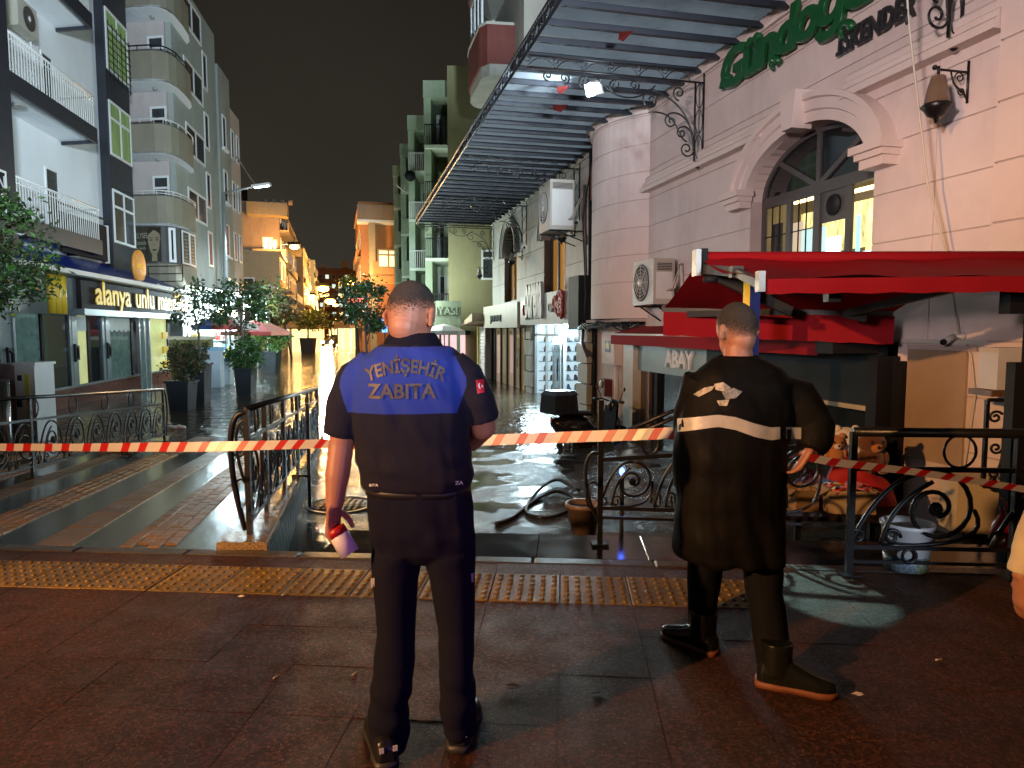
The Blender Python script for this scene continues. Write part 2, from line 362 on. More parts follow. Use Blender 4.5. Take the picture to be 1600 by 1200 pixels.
# --- ramp with bands of stone, going down into the flood
RS, RD = -.23, -.065
def rp(x0, Y, dz=0.): return Vector((x0+RS*(Y-4.9), Y, RD*(Y-4.72)+dz))
def yk(x0): return (4.615-.076*x0)/.9971
b = MB(); A = []; B = []
for x0 in (-11.0, -2.1): pass
b.add([rp(-11, yk(-11)), rp(-2.1, yk(-2.1)), rp(-2.1, 30), rp(-11, 30)], [(0, 1, 2, 3)])
b.add([rp(-11, yk(-11)), rp(-2.1, yk(-2.1)), rp(-2.1, yk(-2.1), -1), rp(-11, yk(-11), -1)], [(0, 1, 2, 3)])
ramp = tag(b.build('ramp', m_dark), kind='structure')
rot = Matrix((Vector((1, 0, 0)), Vector((RS, 1, RD)).normalized(), Vector((0, 0, 1)))).transposed()
def skew_mesh(w, l, h, bev, mat):
    me = tile_mesh(w, l, h, bev, mat)
    for v in me.vertices: v.co = Vector((v.co.x+RS*v.co.y, v.co.y, v.co.z+RD*v.co.y))
    return me
me_pv = skew_mesh(.093, .205, .03, .006, m_paver)
for xc, ymax in ((-2.63, 11.2), (-4.06, 10.6)):
    for c in range(4):
        x0 = xc+(c-1.5)*.1; k = 0; Y = yk(x0)+.11+(c % 2)*.1
        while Y < ymax:
            inst('paver', me_pv, rp(x0, Y, .011+rng.uniform(-.003, .003)), ramp, (rng.uniform(-.012, .012), rng.uniform(-.012, .012), rng.uniform(-.01, .01))); Y += .214
b = MB()
for xc, y0 in ((-2.63, 11.2), (-4.06, 10.6), (-5.5, 5.4), (-6.9, 5.4)):
    for c in range(4):
        x0 = xc+(c-1.5)*.1; Y = y0+.11+(c % 2)*.1
        while Y < 14.2:
            cpt = rp(x0, Y, .009); q = [(-.046, -.1), (.046, -.1), (.046, .1), (-.046, .1)]
            b.hexa([cpt+Vector((a+RS*d, d, RD*d-.02)) for a, d in q]+[cpt+Vector((a+RS*d, d, RD*d)) for a, d in q]); Y += .214
tag(b.build('far_pavers', m_paver, ramp), kind='stuff')
me_sl = skew_mesh(.288, .59, .03, .004, m_slab)
for xc in (-3.325, -4.8, -6.2):
    Y = yk(xc)+.31
    while Y < 13:
        inst('stone_slab', me_sl, rp(xc, Y, .006+rng.uniform(-.002, .002)), ramp, (0, 0, 0)); Y += .6
# --- ledge that carries the middle railing, blue tiled on its street side
m_ledge = wet_mat('wet ledge stone', (.30, .215, .12), (.22, .16, .09), .18, .2, 30, .1, speckcol=(.1, .08, .05), distort=.004)
m_btile = M('blue glazed tile', (.30, .44, .52), .18, vary=.3, vscale=9, bump=.15, bscale=30)
me_ld = skew_mesh(.36, .785, .07, .008, m_ledge)
Y = yk(-1.93)+.4
led = tag(MB().add([rp(-2.1, yk(-2.1)), rp(-1.78, yk(-1.78)), rp(-1.78, 15), rp(-2.1, 15)]+[rp(x, y, -1.0) for x, y in ((-2.1, yk(-2.1)), (-1.78, yk(-1.78)), (-1.78, 15), (-2.1, 15))], [(0, 1, 2, 3), (0, 1, 5, 4), (1, 2, 6, 5), (2, 3, 7, 6), (3, 0, 4, 7)]).build('ledge', m_joint), kind='structure')
while Y < 14.5:
    inst('coping_stone', me_ld, rp(-1.94, Y, .055), led); Y += .8
bt = MB(); bt.hexa([Vector((a, d*1.0+0, RD*d+c)) + Vector((RS*d, 0, 0)) for c in (-.46, 0) for a, d in ((0, -.118), (.02, -.118), (.02, .118), (0, .118))]); me_bt = bt.mesh('blue', m_btile)
Y = yk(-1.76)+.15
while Y < 14:
    inst('wall_tile', me_bt, rp(-1.778, Y, -.02+rng.uniform(-.004, .004)), led); Y += .243
# manhole
m_iron = M('wet cast iron', (.05, .047, .042), .3, .6, vary=.3, vscale=12, bump=.3, bscale=60)
mc = ground(532, 790, -.51)
t = thing('manhole_cover', mc, 'round iron manhole cover in the wet lower street behind the officer', 'manhole cover')
MB().lathe([(.40, -.02), (.40, .012), (.36, .018), (.355, .004)], mc, 40).build('rim', m_iron, t)
b = MB().lathe([(.35, -.02), (.35, .010), (0, .012)], mc, 40)
for i in range(-4, 5):
    for j in range(-4, 5):
        if hypot(i, j) < 4.4: b.box(mc+Vector((i*.07, j*.07, .015)), (.035, .035, .008), rot=pi/4)
b.build('lid', m_iron, t)

m_drift = M('drifting leaf', (.09, .05, .02), .5, vary=.5, vscale=20)
b = MB(); rg = random.Random(12)
for k in range(130):
    y = 8.5+rg.random()**1.5*16; x = -6.5-.2*(y-10)+rg.random()*(7.5+.1*y); q = Vector((x, y, WZ+.004)); r = rg.uniform(.02, .05); a = rg.uniform(0, 6.3); u = Vector((cos(a), sin(a), 0)); v = Vector((-sin(a), cos(a), .1))
    b.add([q-u*r, q+v*r*.5+Vector((0, 0, .004)), q+u*r*1.1, q-v*r*.4], [(0, 1, 2, 3)])
tag(b.build('floating_litter', m_drift, recalc=False), kind='stuff')
# ================================================================== RESTAURANT SIDE
m_pink = M('pink painted stucco', (.70, .60, .565), .7, vary=.10, vscale=1.3, bump=.12, bscale=30, dirt=.5, dirtcol=(.40, .33, .29))
m_pinkd = M('stucco joint', (.48, .40, .37), .8)
m_mould = M('pink moulding', (.72, .61, .56), .55, vary=.05, vscale=2, dirt=.25, dirtcol=(.45, .38, .34))
m_grey = M('grey stone cladding', (.44, .42, .37), .55, vary=.1, vscale=1.6, bump=.15, bscale=25, dirt=.5, dirtcol=(.2, .19, .16))
m_greyd = M('dark joint', (.12, .11, .1), .8)
m_wiron = M('black wrought iron', (.012, .012, .013), .32, .3, vary=.2, bump=.15, bscale=80)
m_frame = M('charcoal window frame', (.075, .072, .07), .45, vary=.1)
m_glass = M('dark window glass', (.012, .014, .016), .05, vary=0, spec=.7)
m_clear = M('clear glass', (.9, .95, .95), .02, vary=0, trans=.96, spec=.5)
m_white = M('white painted metal', (.62, .61, .58), .4, vary=.06, dirt=.2, dirtcol=(.4, .37, .33))
m_blk = M('black metal', (.012, .012, .014), .6, .0, vary=.15, spec=.2)
RB = thing('restaurant_building', W.w(11, -3, -.6), 'pink stucco restaurant with arched window, rounded corner and green script sign', 'building')
ZC = [5.886-.556*k for k in range(13)]     # course lines
def aw(a0, a1, z0, z1, hole=None):
    return [(a0, z0), (a1, z0), (a1, z1), (a0, z1)]
class Arch:
    def __init__(s, a0, a1, spring, apex): s.c = (a0+a1)/2; s.h = (a1-a0)/2; s.sp = spring; s.ap = apex
    def hw(s, z, g=0.):
        if z <= s.sp: return s.h+g
        q = (z-s.sp)/(s.ap+g-s.sp)
        return (s.h+g)*sqrt(max(0, 1-q*q))
    def curve(s, g=0., n=24):
        return [(s.c+(s.h+g)*cos(pi*i/n), s.sp+(s.ap+g-s.sp)*sin(pi*i/n)) for i in range(n+1)]
def wall_piece(fr, a0, a1, z0, z1, n0, n1, arches, sill):
    """polygons of a course cut around arched openings"""
    out = []; cuts = [x for x in arches if x[0].hw(max(z0, x[1])) > 0 and x[0].ap > z0 and x[1] < z1]
    cuts = sorted(cuts, key=lambda x: x[0].c); left = [(a0, z0), (a0, z1)]
    for ar, sl in cuts:
        zs = [z0+(z1-z0)*i/6 for i in range(7)]
        if z0 < sl < z1: zs = sorted(zs+[sl-1e-4, sl])
        f = lambda z: ar.hw(z) if z >= sl else 0.
        lo = [(ar.c-f(z), z) for z in zs]; hi = [(ar.c+f(z), z) for z in zs]
        out.append(left+lo[::-1]); left = hi
    out.append(left[::-1] if False else [*left, (a1, z1), (a1, z0)])
    return out
def masonry(fr, a0, a1, zlist, parent, mp, mj, arches=(), th=.35, name='wall_panel', split=None):
    zt, zb = zlist[0], zlist[-1]
    for i in range(len(zlist)-1):
        z1, z0 = zlist[i], zlist[i+1]
        for poly in wall_piece(fr, a0, a1, z0, z1, -th, -.014, arches, None):
            b = MB(); b.fprism(fr, poly, -th, -.014); b.build('wall_core', mj, parent)
        xs = [a0]+[x for x in (split(i) if split else []) if a0+.3 < x < a1-.3]+[a1]
        for s0, s1 in zip(xs[:-1], xs[1:]):
            for poly in wall_piece(fr, s0+(.008 if s0 > a0 else 0), s1-(.008 if s1 < a1 else 0), z0+.008, z1-.008, -.014, 0, [x for x in arches if s0 < x[0].c < s1], None):
                if max(q[0] for q in poly)-min(q[0] for q in poly) < .03: continue
                b = MB(); b.fprism(fr, poly, -.014, 0); b.build(name, mp, parent)
AR1 = Arch(8.50, 11.08, 3.50, 4.27)
# near section: courses round the arched window
sp = lambda i: [7.55, 12.0+.9*(i % 2)]
masonry(W, 6.86, 14.86, [6.3]+ZC[:9], RB, m_pink, m_pinkd, [(AR1, 1.95)], split=lambda i: [7.62] if i > 2 else [])
masonry(W, 6.86, 8.02, [ZC[8], .88, .32, -.24, -1.0], RB, m_pink, m_pinkd)
# corner pilaster and wall turning into the crossing street
b = MB()
for i in range(13):
    z1, z0 = (6.3 if i == 0 else ZC[i-1]), (ZC[i] if i < 12 else -1.)
    MB().fbox(W, 6.25, 6.85, -.35, .10, z0+.01, z1-.01).build('corner_stone', m_mould, RB)
MB().fbox(W, 6.27, 6.83, -.33, .085, -1., 6.3).build('corner_core', m_pinkd, RB)
b = MB(); o = W.w(6.27, -.3, 0); d = Vector((1, -.12, 0)).normalized()
b.prism([o+Vector((0, 0, -1)), o+d*9+Vector((0, 0, -1)), o+d*9+Vector((0, 0, 6.5)), o+Vector((0, 0, 6.5))], (0.06, .3, 0)); b.build('side_wall', m_pink, RB)
# rounded corner bay
BC = (16.2, -1.4); BR = 2.0; BA0, BA1 = radians(44.5), radians(136)
def bay(g, t): return (BC[0]-(BR+g)*cos(t), BC[1]+(BR+g)*sin(t))
TB = [BA0-.02+(BA1-BA0+.04)*i/18 for i in range(19)]
def bayring(g0, g1, z0, z1, name, mat):
    b = MB(); R = []
    for t in TB:
        pi_, po = bay(g0, t), bay(g1, t)
        R.append([W.w(pi_[0], pi_[1], z0), W.w(po[0], po[1], z0), W.w(po[0], po[1], z1), W.w(pi_[0], pi_[1], z1)])
    b.loft(R, smooth=False); return b.build(name, mat, RB)
bayring(-.35, -.014, 1.80, 6.3, 'bay_core', m_pinkd)
for i in range(8):
    z1, z0 = (6.3 if i == 0 else ZC[i-1]), (ZC[i] if i < 7 else 1.78)
    bayring(-.014, 0, z0+.008, z1-.008, 'bay_panel', m_pink)
# far section (greyer stone), with two arched windows
AR2 = Arch(20.35, 22.6, 4.35, 5.45); AR3 = Arch(26.2, 28.3, 4.35, 5.45)
masonry(W, 17.62, 30.6, [6.3, 5.75, 4.95, 4.15, 3.35, 2.55, 1.75], RB, m_grey, m_greyd, [(AR2, 2.62), (AR3, 2.62)], split=lambda i: ([18.9, 24.3+.6*(i % 2), 29.3] if i < 4 else [23.7]))
MB().fbox(W, 30.25, 30.6, -6, -.351, -1, 6.3).build('end_wall', m_grey, RB)
MB().fbox(W, 8.0, 30.6, -6.5, -.36, 6.3, 6.42).build('flat_roof', m_greyd, RB)
# moulded cornice and band
PROF = [(0, 5.92), (.06, 5.92), (.06, 5.97), (.13, 6.02), (.13, 6.09), (.2, 6.13), (.2, 6.2), (.26, 6.22), (.26, 6.32), (0, 6.32)]
def sweep(path, prof, name, mat, parent):   # path: list of (a, n, na, nn) base point and outward direction
    R = [[W.w(a+da*g, n+dn*g, z) for g, z in prof] for a, n, da, dn in path]
    b = MB(); b.loft(R, smooth=False); return b.build(name, mat, parent)
sweep([(6.86, 0, 0, 1), (14.80, 0, 0, 1)], PROF, 'cornice', m_mould, RB)
sweep([(*bay(0, t), -cos(t), sin(t)) for t in TB], PROF, 'cornice', m_mould, RB)
sweep([(17.66, 0, 0, 1), (30.6, 0, 0, 1)], PROF, 'cornice', m_grey, RB)
sweep([(6.25, .1, 0, 1), (6.859, .1, 0, 1)], PROF, 'cornice', m_mould, RB)
BP = [(0, 4.34), (.17, 4.34), (.17, 4.42), (.12, 4.46), (.12, 4.52), (.07, 4.55), (.07, 4.62), (.03, 4.66), (0, 4.66)]
sweep([(6.86, 0, 0, 1), (8.95, 0, 0, 1)], BP, 'band_moulding', m_mould, RB)
sweep([(10.6, 0, 0, 1), (14.84, 0, 0, 1)], BP, 'band_moulding', m_mould, RB)
# archivolt, keystone, imposts
def archivolt(ar, mat, w=.36, proj=.16, ke=True, imp=True):
    prof = [(-.0, 0), (-.0, proj*.75), (w*.35, proj*.75), (w*.4, proj*.95), (w*.75, proj*.95), (w*.8, proj*1.25), (w, proj*1.25), (w, 0)]
    R = []
    for i in range(33):
        t = pi*i/32
        R.append([W.w(ar.c+(ar.h+g)*cos(t), n, ar.sp+(ar.ap+g-ar.sp)*sin(t)) for g, n in prof])
    MB().loft(R, smooth=False).build('archivolt', mat, RB)
    # reveal lining
    A = []; B = []
    for a, z in ar.curve(-.002): A.append(W.w(a, .0, z)); B.append(W.w(a, -.345, z))
    MB().strip(A, B).build('reveal', mat, RB)
    if ke:
        a = ar.c; z = ar.ap
        MB().fprism(W, [(a-.11, z-.06), (a+.11, z-.06), (a+.17, z+.42), (a-.17, z+.42)], 0, proj*1.25+.10).build('keystone', mat, RB)
    if imp:
        for s in (-1, 1):
            a = ar.c+s*(ar.h+.17); b = MB()
            for k, (ww, pr, z0, z1) in enumerate(((.19, .20, -.10, .0), (.22, .25, .0, .07), (.26, .30, .07, .16))):
                b.fbox(W, a-ww, a+ww, 0.001, pr, ar.sp+z0, ar.sp+z1)
            b.build('impost', mat, RB)
archivolt(AR1, m_mould)
for ar in (AR2, AR3): archivolt(ar, m_grey, .3, .14, ke=False, imp=False)
# arched window of the dining room: frame, panes, lit room behind
def fr_bar(b, a0, z0, a1, z1, w, n0, n1):
    d = Vector((a1-a0, z1-z0)); l = d.length; d /= l; q = Vector((-d.y, d.x))*w/2
    b.fprism(W, [(a0+q.x, z0+q.y), (a1+q.x, z1+q.y), (a1-q.x, z1-q.y), (a0-q.x, z0-q.y)], n0, n1)
N0, N1 = -.27, -.20
b = MB(); c = AR1.c
fr_bar(b, AR1.c-AR1.h, 3.46, AR1.c+AR1.h, 3.46, .15, N0, N1)
fr_bar(b, AR1.c-AR1.h, 2.0, AR1.c+AR1.h, 2.0, .14, N0, N1)
for da, w in ((-1.25, .08), (-.62, .1), (0, .13), (.62, .1), (1.25, .08)): fr_bar(b, c+da, 2.0, c+da, 3.40, w, N0+.002, N1-.002)
for t in (0, -48, 48):
    t = radians(t); fr_bar(b, c, 3.5, c+1.32*sin(t)*1.0, 3.5+.80*cos(t)+.02, .075, N0+.003, N1-.003)
R = [[W.w(AR1.c+(AR1.h-g)*cos(pi*i/24), n, 3.5+(.77-g)*sin(pi*i/24)) for g, n in ((0, N0), (0, N1), (.07, N1), (.07, N0))] for i in range(25)]
b.loft(R, smooth=False)
win = b.build('window_frame', m_frame, RB)
b = MB()
b.add([W.w(a, -.235, z) for a, z in AR1.curve(-.02)]+[W.w(AR1.c, -.235, 3.5)], [tuple(range(25))]); b.build('fanlight_pane', m_glass, win)
for k, (a0, a1) in enumerate(((-1.21, -.67), (-.57, -.065), (.065, .57), (.67, 1.21))):
    if k == 1:
        MB().fbox(W, c+a0, c+a1, -.24, -.225, 2.98, 3.39).build('panel', m_frame, win)
        MB().lathe([(.14, 0), (.14, .02), (.12, .02), (.11, .005), (0, .005)], W.w(c-.32, -.225, 3.19), 20, R=Matrix((W.u, Vector((0, 0, 1)), W.n)).transposed()).build('porthole', m_blk, win)
        MB().add([W.w(c+a0, -.235, 2.07), W.w(c+a1, -.235, 2.07), W.w(c+a1, -.235, 2.98), W.w(c+a0, -.235, 2.98)], [(0, 1, 2, 3)]).build('pane', m_clear, win)
    else:
        MB().add([W.w(c+a0, -.235, 2.07), W.w(c+a1, -.235, 2.07), W.w(c+a1, -.235, 3.39), W.w(c+a0, -.235, 3.39)], [(0, 1, 2, 3)]).build('pane', m_clear, win)
    if k >= 2:
        g = MB()
        for q in (1/3, 2/3): fr_bar(g, c+a0+(a1-a0)*q, 2.07, c+a0+(a1-a0)*q, 3.39, .014, -.225, -.21)
        for z in (2.35, 2.95): fr_bar(g, c+a0, z, c+a1, z, .014, -.226, -.211)
        g.build('muntin', m_blk, win)
m_room = M('dining room wall', (.30, .24, .15), .8, vary=.25, vscale=2)
m_lampy = M('warm room lamp', (1, .8, .4), .5, vary=0, emit=9, ecol=(1, .72, .28))
m_lampw = M('cool menu light', (.8, .95, 1), .5, vary=0, emit=2.6, ecol=(.78, .95, 1))
room = MB()
room.add([W.w(a, n, z) for a, n, z in ((8.0, -.37, 1.7), (12.0, -.37, 1.7), (12.0, -4.2, 1.7), (8.0, -4.2, 1.7), (8.0, -.37, 4.3), (12.0, -.37, 4.3), (12.0, -4.2, 4.3), (8.0, -4.2, 4.3))], [(0, 1, 2, 3), (4, 5, 6, 7), (1, 2, 6, 5), (2, 3, 7, 6), (3, 0, 4, 7)])
room.build('dining_room', m_room, RB)
for i, (a, n, z, l) in enumerate(((8.75, -1.2, 3.35, .5), (9.9, -2.6, 3.75, .9), (11.2, -2.2, 3.6, .8), (10.6, -3.4, 3.7, .9), (11.5, -1.0, 3.5, .5))):
    MB().fbox(W, a-l/2, a+l/2, n-.05, n+.05, z, z+.05).build('room_lamp', m_lampy, RB)
MB().fbox(W, 10.15, 10.9, -1.6, -1.55, 1.9, 2.9).build('menu_screen', m_lampw, RB)
m_glowy = M('yellow glow panel', (.6, .5, .2), .6, vary=.9, vscale=3.5, emit=1.1, ecol=(1, .78, .28), stretch=(2.5, 2.5, .7)); t_ = m_glowy.node_tree; n_ = t_.nodes['Principled BSDF']; t_.links.new(n_.inputs['Base Color'].links[0].from_socket, n_.inputs['Emission Color'])
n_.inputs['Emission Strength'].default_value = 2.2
MB().fbox(W, 8.2, 8.95, -.9, -.86, 2.5, 3.35).build('yellow_glow_panel', m_glowy, RB); MB().fbox(W, 10.3, 11.9, -3.0, -2.95, 2.8, 3.5).build('yellow_glow_panel', m_glowy, RB); MB().fbox(W, 9.6, 10.6, -3.2, -3.15, 2.1, 3.0).build('yellow_glow_panel', m_glowy, RB)  # emissive panels put in for the yellow glow behind the panes
MB().fbox(W, 9.15, 9.75, -1.5, -1.45, 1.9, 2.62).build('menu_screen', m_lampw, RB)
MB().fbox(W, 9.15, 9.75, -1.43, -1.42, 2.3, 2.42).build('menu_stripe', M('red print', (.6, .12, .08), .5, emit=.25), RB)
m_tealw = M('teal white glow', (.6, .8, .8), .5, vary=.5, vscale=2.5, emit=1.1, ecol=(.70, .97, .95)); m_pinkw = M('cream pink glow', (.8, .65, .5), .5, vary=.4, vscale=3, emit=.8, ecol=(1, .72, .5))
MB().fbox(W, 9.86, 10.36, -.62, -.58, 2.1, 2.98).build('pane_glow_panel', m_tealw, RB); MB().fbox(W, 10.37, 10.62, -.66, -.62, 2.1, 3.12).build('pane_glow_panel', m_pinkw, RB)  # emissive panels stand in for pale glow and reflections in the panes
MB().fbox(W, 10.75, 10.98, -.5, -.42, 2.1, 3.15).build('dark_curtain', m_blk, RB); MB().fbox(W, 9.08, 9.14, -.42, -.38, 2.3, 3.0).build('cyan_strip', M('cyan strip', (.4, .8, .8), .4, vary=0, emit=1.6, ecol=(.4, .95, 1)), RB)
MB().fbox(W, 8.62, 8.86, -.62, -.5, 2.1, 2.92).build('dark_coat', m_blk, RB)
b = MB(); b.fbox(W, 8.6, 8.95, -1.9, -1.5, 1.72, 2.75).build('room_cabinet', m_blk, RB)
# dark far windows, orange reflections painted in as colour and glow
m_amber = M('amber reflection glass', (.25, .12, .03), .06, vary=.8, vscale=2.2, emit=.25, ecol=(1, .45, .08), stretch=(2, 2, .6))
for ar in (AR2, AR3):
    b = MB(); N = -.3
    for da in (-1.08, -.36, .36, 1.08): fr_bar(b, ar.c+da*ar.h/1.13, 2.6, ar.c+da*ar.h/1.13, 4.4, .09, N, N+.08)
    fr_bar(b, ar.c-ar.h, 4.38, ar.c+ar.h, 4.38, .1, N-.002, N+.079); fr_bar(b, ar.c-ar.h, 2.65, ar.c+ar.h, 2.65, .1, N-.002, N+.079)
    fr_bar(b, ar.c, 4.38, ar.c, 5.42, .07, N, N+.07)
    w2 = b.build('window_frame', m_frame, RB)
    MB().add([W.w(ar.c-ar.h, -.28, 2.6), W.w(ar.c+ar.h, -.28, 2.6), W.w(ar.c+ar.h, -.28, 4.4), W.w(ar.c-ar.h, -.28, 4.4)], [(0, 1, 2, 3)]).build('pane', m_amber, w2)
    MB().add([W.w(a, -.28, z) for a, z in ar.curve(0)], [tuple(range(25))]).build('fanlight_pane', m_glass, w2)
# ---------------------------------------------------------------- sign over the arch
m_green = M('green sign letters', (.006, .085, .022), .35, vary=.1)
m_greens = M('black sign letters', (.02, .02, .022), .4)
sg = thing('restaurant_sign', W.w(10, .06, 5.3), 'big green script letters over black capitals on the pink wall', 'sign')
put_text('green_lettering', 'Gündoğdu', W.mat(11.85, .09, 5.38, -1), m_green, sg, size=.80, extrude=.028, bevel=.008, offset=.018, shear=.12, spacing=.88, fit=3.75)
b = MB()     # curls under the letters
def curl(a, z, r, s=1, turns=.9, tail=.3):
    pts = [W.w(a-s*(r*(1-.12*k)*cos(k*.5)), .09, z+r*(1-.1*k)*sin(k*.5)) for k in range(int(turns*12))]
    b.tube(pts, [.055-.003*k for k in range(len(pts))], 8)
for q_ in ((10.45, 5.28, .13), (9.0, 5.14, .16), (11.65, 5.43, .2, -1, .7)):
    b = MB(); curl(*q_); b.build('letter_curl', m_green, sg)
put_text('black_lettering', 'İSKENDER', W.mat(9.13, .08, 4.93, -1), m_greens, sg, size=.34, extrude=.016, offset=.008, shear=.08, fit=1.22)
# ---------------------------------------------------------------- wrought iron
def spiral(c, r0, r1, t0, turns, ex, ez, n=26):
    out = []
    for i in range(n+1):
        f = i/n; t = t0+turns*2*pi*f; r = r0+(r1-r0)*f**.8
        out.append(c+ex*(r*cos(t))+ez*(r*sin(t)))
    return out
def bez(p0, p1, p2, p3, n=14):
    return [p0*((1-t)**3)+p1*(3*t*(1-t)**2)+p2*(3*t*t*(1-t))+p3*t**3 for t in [i/n for i in range(n+1)]]
def bracket_mesh():
    """local: x = out from wall, z up (0 = arm height)"""
    b = MB(); X = Vector((1, 0, 0)); Z = Vector((0, 0, 1)); V = lambda x, z: Vector((x, 0, z)); r = .014
    for x in (0, .16): b.tube([V(x, 0), V(x, -1.32)], .016, 6)
    b.tube([V(0, 0), V(3.1, 0)], .018, 6); b.tube([V(.16, .2), V(3.1, .2)], .014, 6); b.tube([V(0, 0), V(0, .2)], .016, 6)
    for k in range(3): b.tube([V(.08+.065*cos(t*pi/8)*1.0, -.22-.43*k+.2*sin(t*pi/8)) for t in range(16)], .008, 5, closed=True)
    for k in range(6): b.tube(bez(V(.25+.48*k, .0), V(.35+.48*k, .22), V(.6+.48*k, .22), V(.73+.48*k, 0), 10), .010, 5)
    for k in range(6): b.tube([V(.73+.48*k+.045*cos(t*pi/6), .14+.045*sin(t*pi/6)) for t in range(12)], .008, 5, closed=True)
    def sw(c, r0, t0, turns): b.tube(spiral(V(*c), r0, r0*.18, t0, turns, X, Z), r, 6)
    # big sweeping stems from the foot
    b.tube(bez(V(.16, -1.25), V(.2, -.6), V(.4, -.35), V(.95, -.18), 18), r, 6); sw((.97, -.36), .18, pi/2, -1.3)
    b.tube(bez(V(.16, -1.1), V(.2, -.55), V(.5, -.5), V(.62, -.55), 16), r, 6); sw((.60, -.68), .13, pi/2*.9, -1.4)
    b.tube(bez(V(.16, -1.2), V(.18, -.8), V(.3, -.72), V(.4, -.76), 14), r, 6); sw((.40, -.86), .10, pi/2, -1.4)
    sw((.30, -1.12), .15, pi, 1.4); sw((.46, -.2), .13, -pi/2, 1.4)
    b.tube(bez(V(.3, -1.0), V(.5, -.95), V(.45, -.5), V(.95, -.55), 16), r, 6)
    b.tube(bez(V(.9, -.12), V(1.3, -.5), V(1.7, -.35), V(1.95, -.06), 16), r, 6); sw((1.62, -.16), .12, -pi/2, 1.4); sw((1.28, -.14), .11, -pi/2, -1.4)
    sw((2.15, -.14), .12, -pi/2, 1.4); sw((2.5, -.12), .1, -pi/2, -1.4); sw((2.78, -.1), .09, -pi/2, 1.3)
    b.ball(V(.08, -1.40), .045, 8, 6)
    return b.mesh('bracket', m_wiron)
CAN = thing('street_canopy', W.w(18, 1.6, 5.9), 'long glazed iron canopy of ribbed sheets running along the restaurant front', 'canopy')
me_br = bracket_mesh(); ang = atan2(W.n.y, W.n.x)
for a in (7.35, 12.55, 19.1, 24.7, 30.2): inst('scroll_bracket', me_br, W.w(a, .03, 5.76), CAN, (0, 0, ang))
m_purl = M('dark canopy beam', (.016, .016, .022), .4, .3, vary=.2)
ms = M('cloudy ribbed sheet', (.52, .55, .58), .35, vary=.15, vscale=1.4, bump=.2, bscale=15, dirt=.8, dirtcol=(.12, .11, .10))
t_ = ms.node_tree; p_ = t_.nodes['Principled BSDF']; tr_ = t_.nodes.new('ShaderNodeBsdfTranslucent'); mx_ = t_.nodes.new('ShaderNodeMixShader'); mx_.inputs[0].default_value = .8
t_.links.new(p_.inputs['Base Color'].links[0].from_socket, tr_.inputs[0]); t_.links.new(p_.outputs[0], mx_.inputs[1]); t_.links.new(tr_.outputs[0], mx_.inputs[2]); t_.links.new(mx_.outputs[0], t_.nodes['Material Output'].inputs[0])
CE = 3.25; AST = .61
b = MB(); b.box((CE/2, 0, .015), (CE, .07, .085))
for k in range(8): b.lathe([(.016, 0), (.016, .025), (0, .03)], (.25+k*.4, 0, -.035), 6)
me_pu = b.mesh('purlin', m_purl)
b = MB(); nn = 12; R = []
for i in range(nn+1):
    y = -AST/2+AST*i/nn; z = .012*(1 if i % 2 else -1)
    R.append((y, z))
b.add([(0, y, z) for y, z in R]+[(CE, y, z-.0) for y, z in R], [(i, i+1, nn+1+i+1, nn+1+i) for i in range(nn)]); me_sh = b.mesh('sheet', ms)
b = MB(); b.add([(0, y, z) for y, z in R]+[(CE, y, z-.0) for y, z in R], [(i, i+1, nn+1+i+1, nn+1+i) for i in range(nn)]);
a = 5.3; k = 0
while a < 30.6:
    inst('beam', me_pu, W.w(a, 0.02, 5.97), CAN, (0, 0, ang))
    if a+AST < 30.7: inst('roof_sheet', me_sh, W.w(a+AST/2, .02, 6.04+rng.uniform(0, .01)), CAN, (rng.uniform(-.012, .012), rng.uniform(-.004, .004), ang))
    a += AST; k += 1
aE = a-AST
b = MB()
for z in (5.86, 6.09): b.tube([W.w(5.2, CE, z), W.w(aE, CE, z)], .026, 6)
x = 5.2; i = 0
while x < aE-.3:
    b.tube([W.w(x, CE, 5.86), W.w(x+.305, CE, 6.09)], .010, 4, caps=False); b.tube([W.w(x, CE, 6.09), W.w(x+.305, CE, 5.86)], .010, 4, caps=False)
    b.tube([W.w(x+.1525+.05*cos(t*pi/4), CE+.012, 5.975+.05*sin(t*pi/4)) for t in range(8)], .009, 4, closed=True); x += .305
b.build('edge_lattice', m_wiron, CAN)
MB().tube([W.w(aE, .05, 5.86), W.w(aE, CE, 5.86)], .026, 6).build('end_bar', m_wiron, CAN)
m_flap = M('torn pink sheet', (.62, .52, .54), .6, vary=.1)
f0 = W.hit(985, 45, 2)[0]
b = MB(); b.add([W.w(8.35, 2.45, 5.94), W.w(8.4, .6, 5.93), W.w(9.1, .6, 5.86), W.w(9.05, 2.5, 5.85), W.w(8.7, 2.5, 5.87)], [(0, 1, 2, 3, 4)]); b.build('torn_sheet', m_flap, CAN)
m_scrap = M('red plastic scrap', (.05, .005, .004), .7, spec=.1)
for a, n, l in ((11.2, 1.9, .18), (13.6, 2.1, .2), (14.6, 1.8, .28)):
    b = MB(); b.add([W.w(a, n, 5.90), W.w(a+.1, n+l, 5.91), W.w(a+.2, n+l*.9, 5.84), W.w(a+.16, n+.1, 5.8)], [(0, 1, 2, 3)]); b.build('plastic_scrap', m_scrap, CAN)
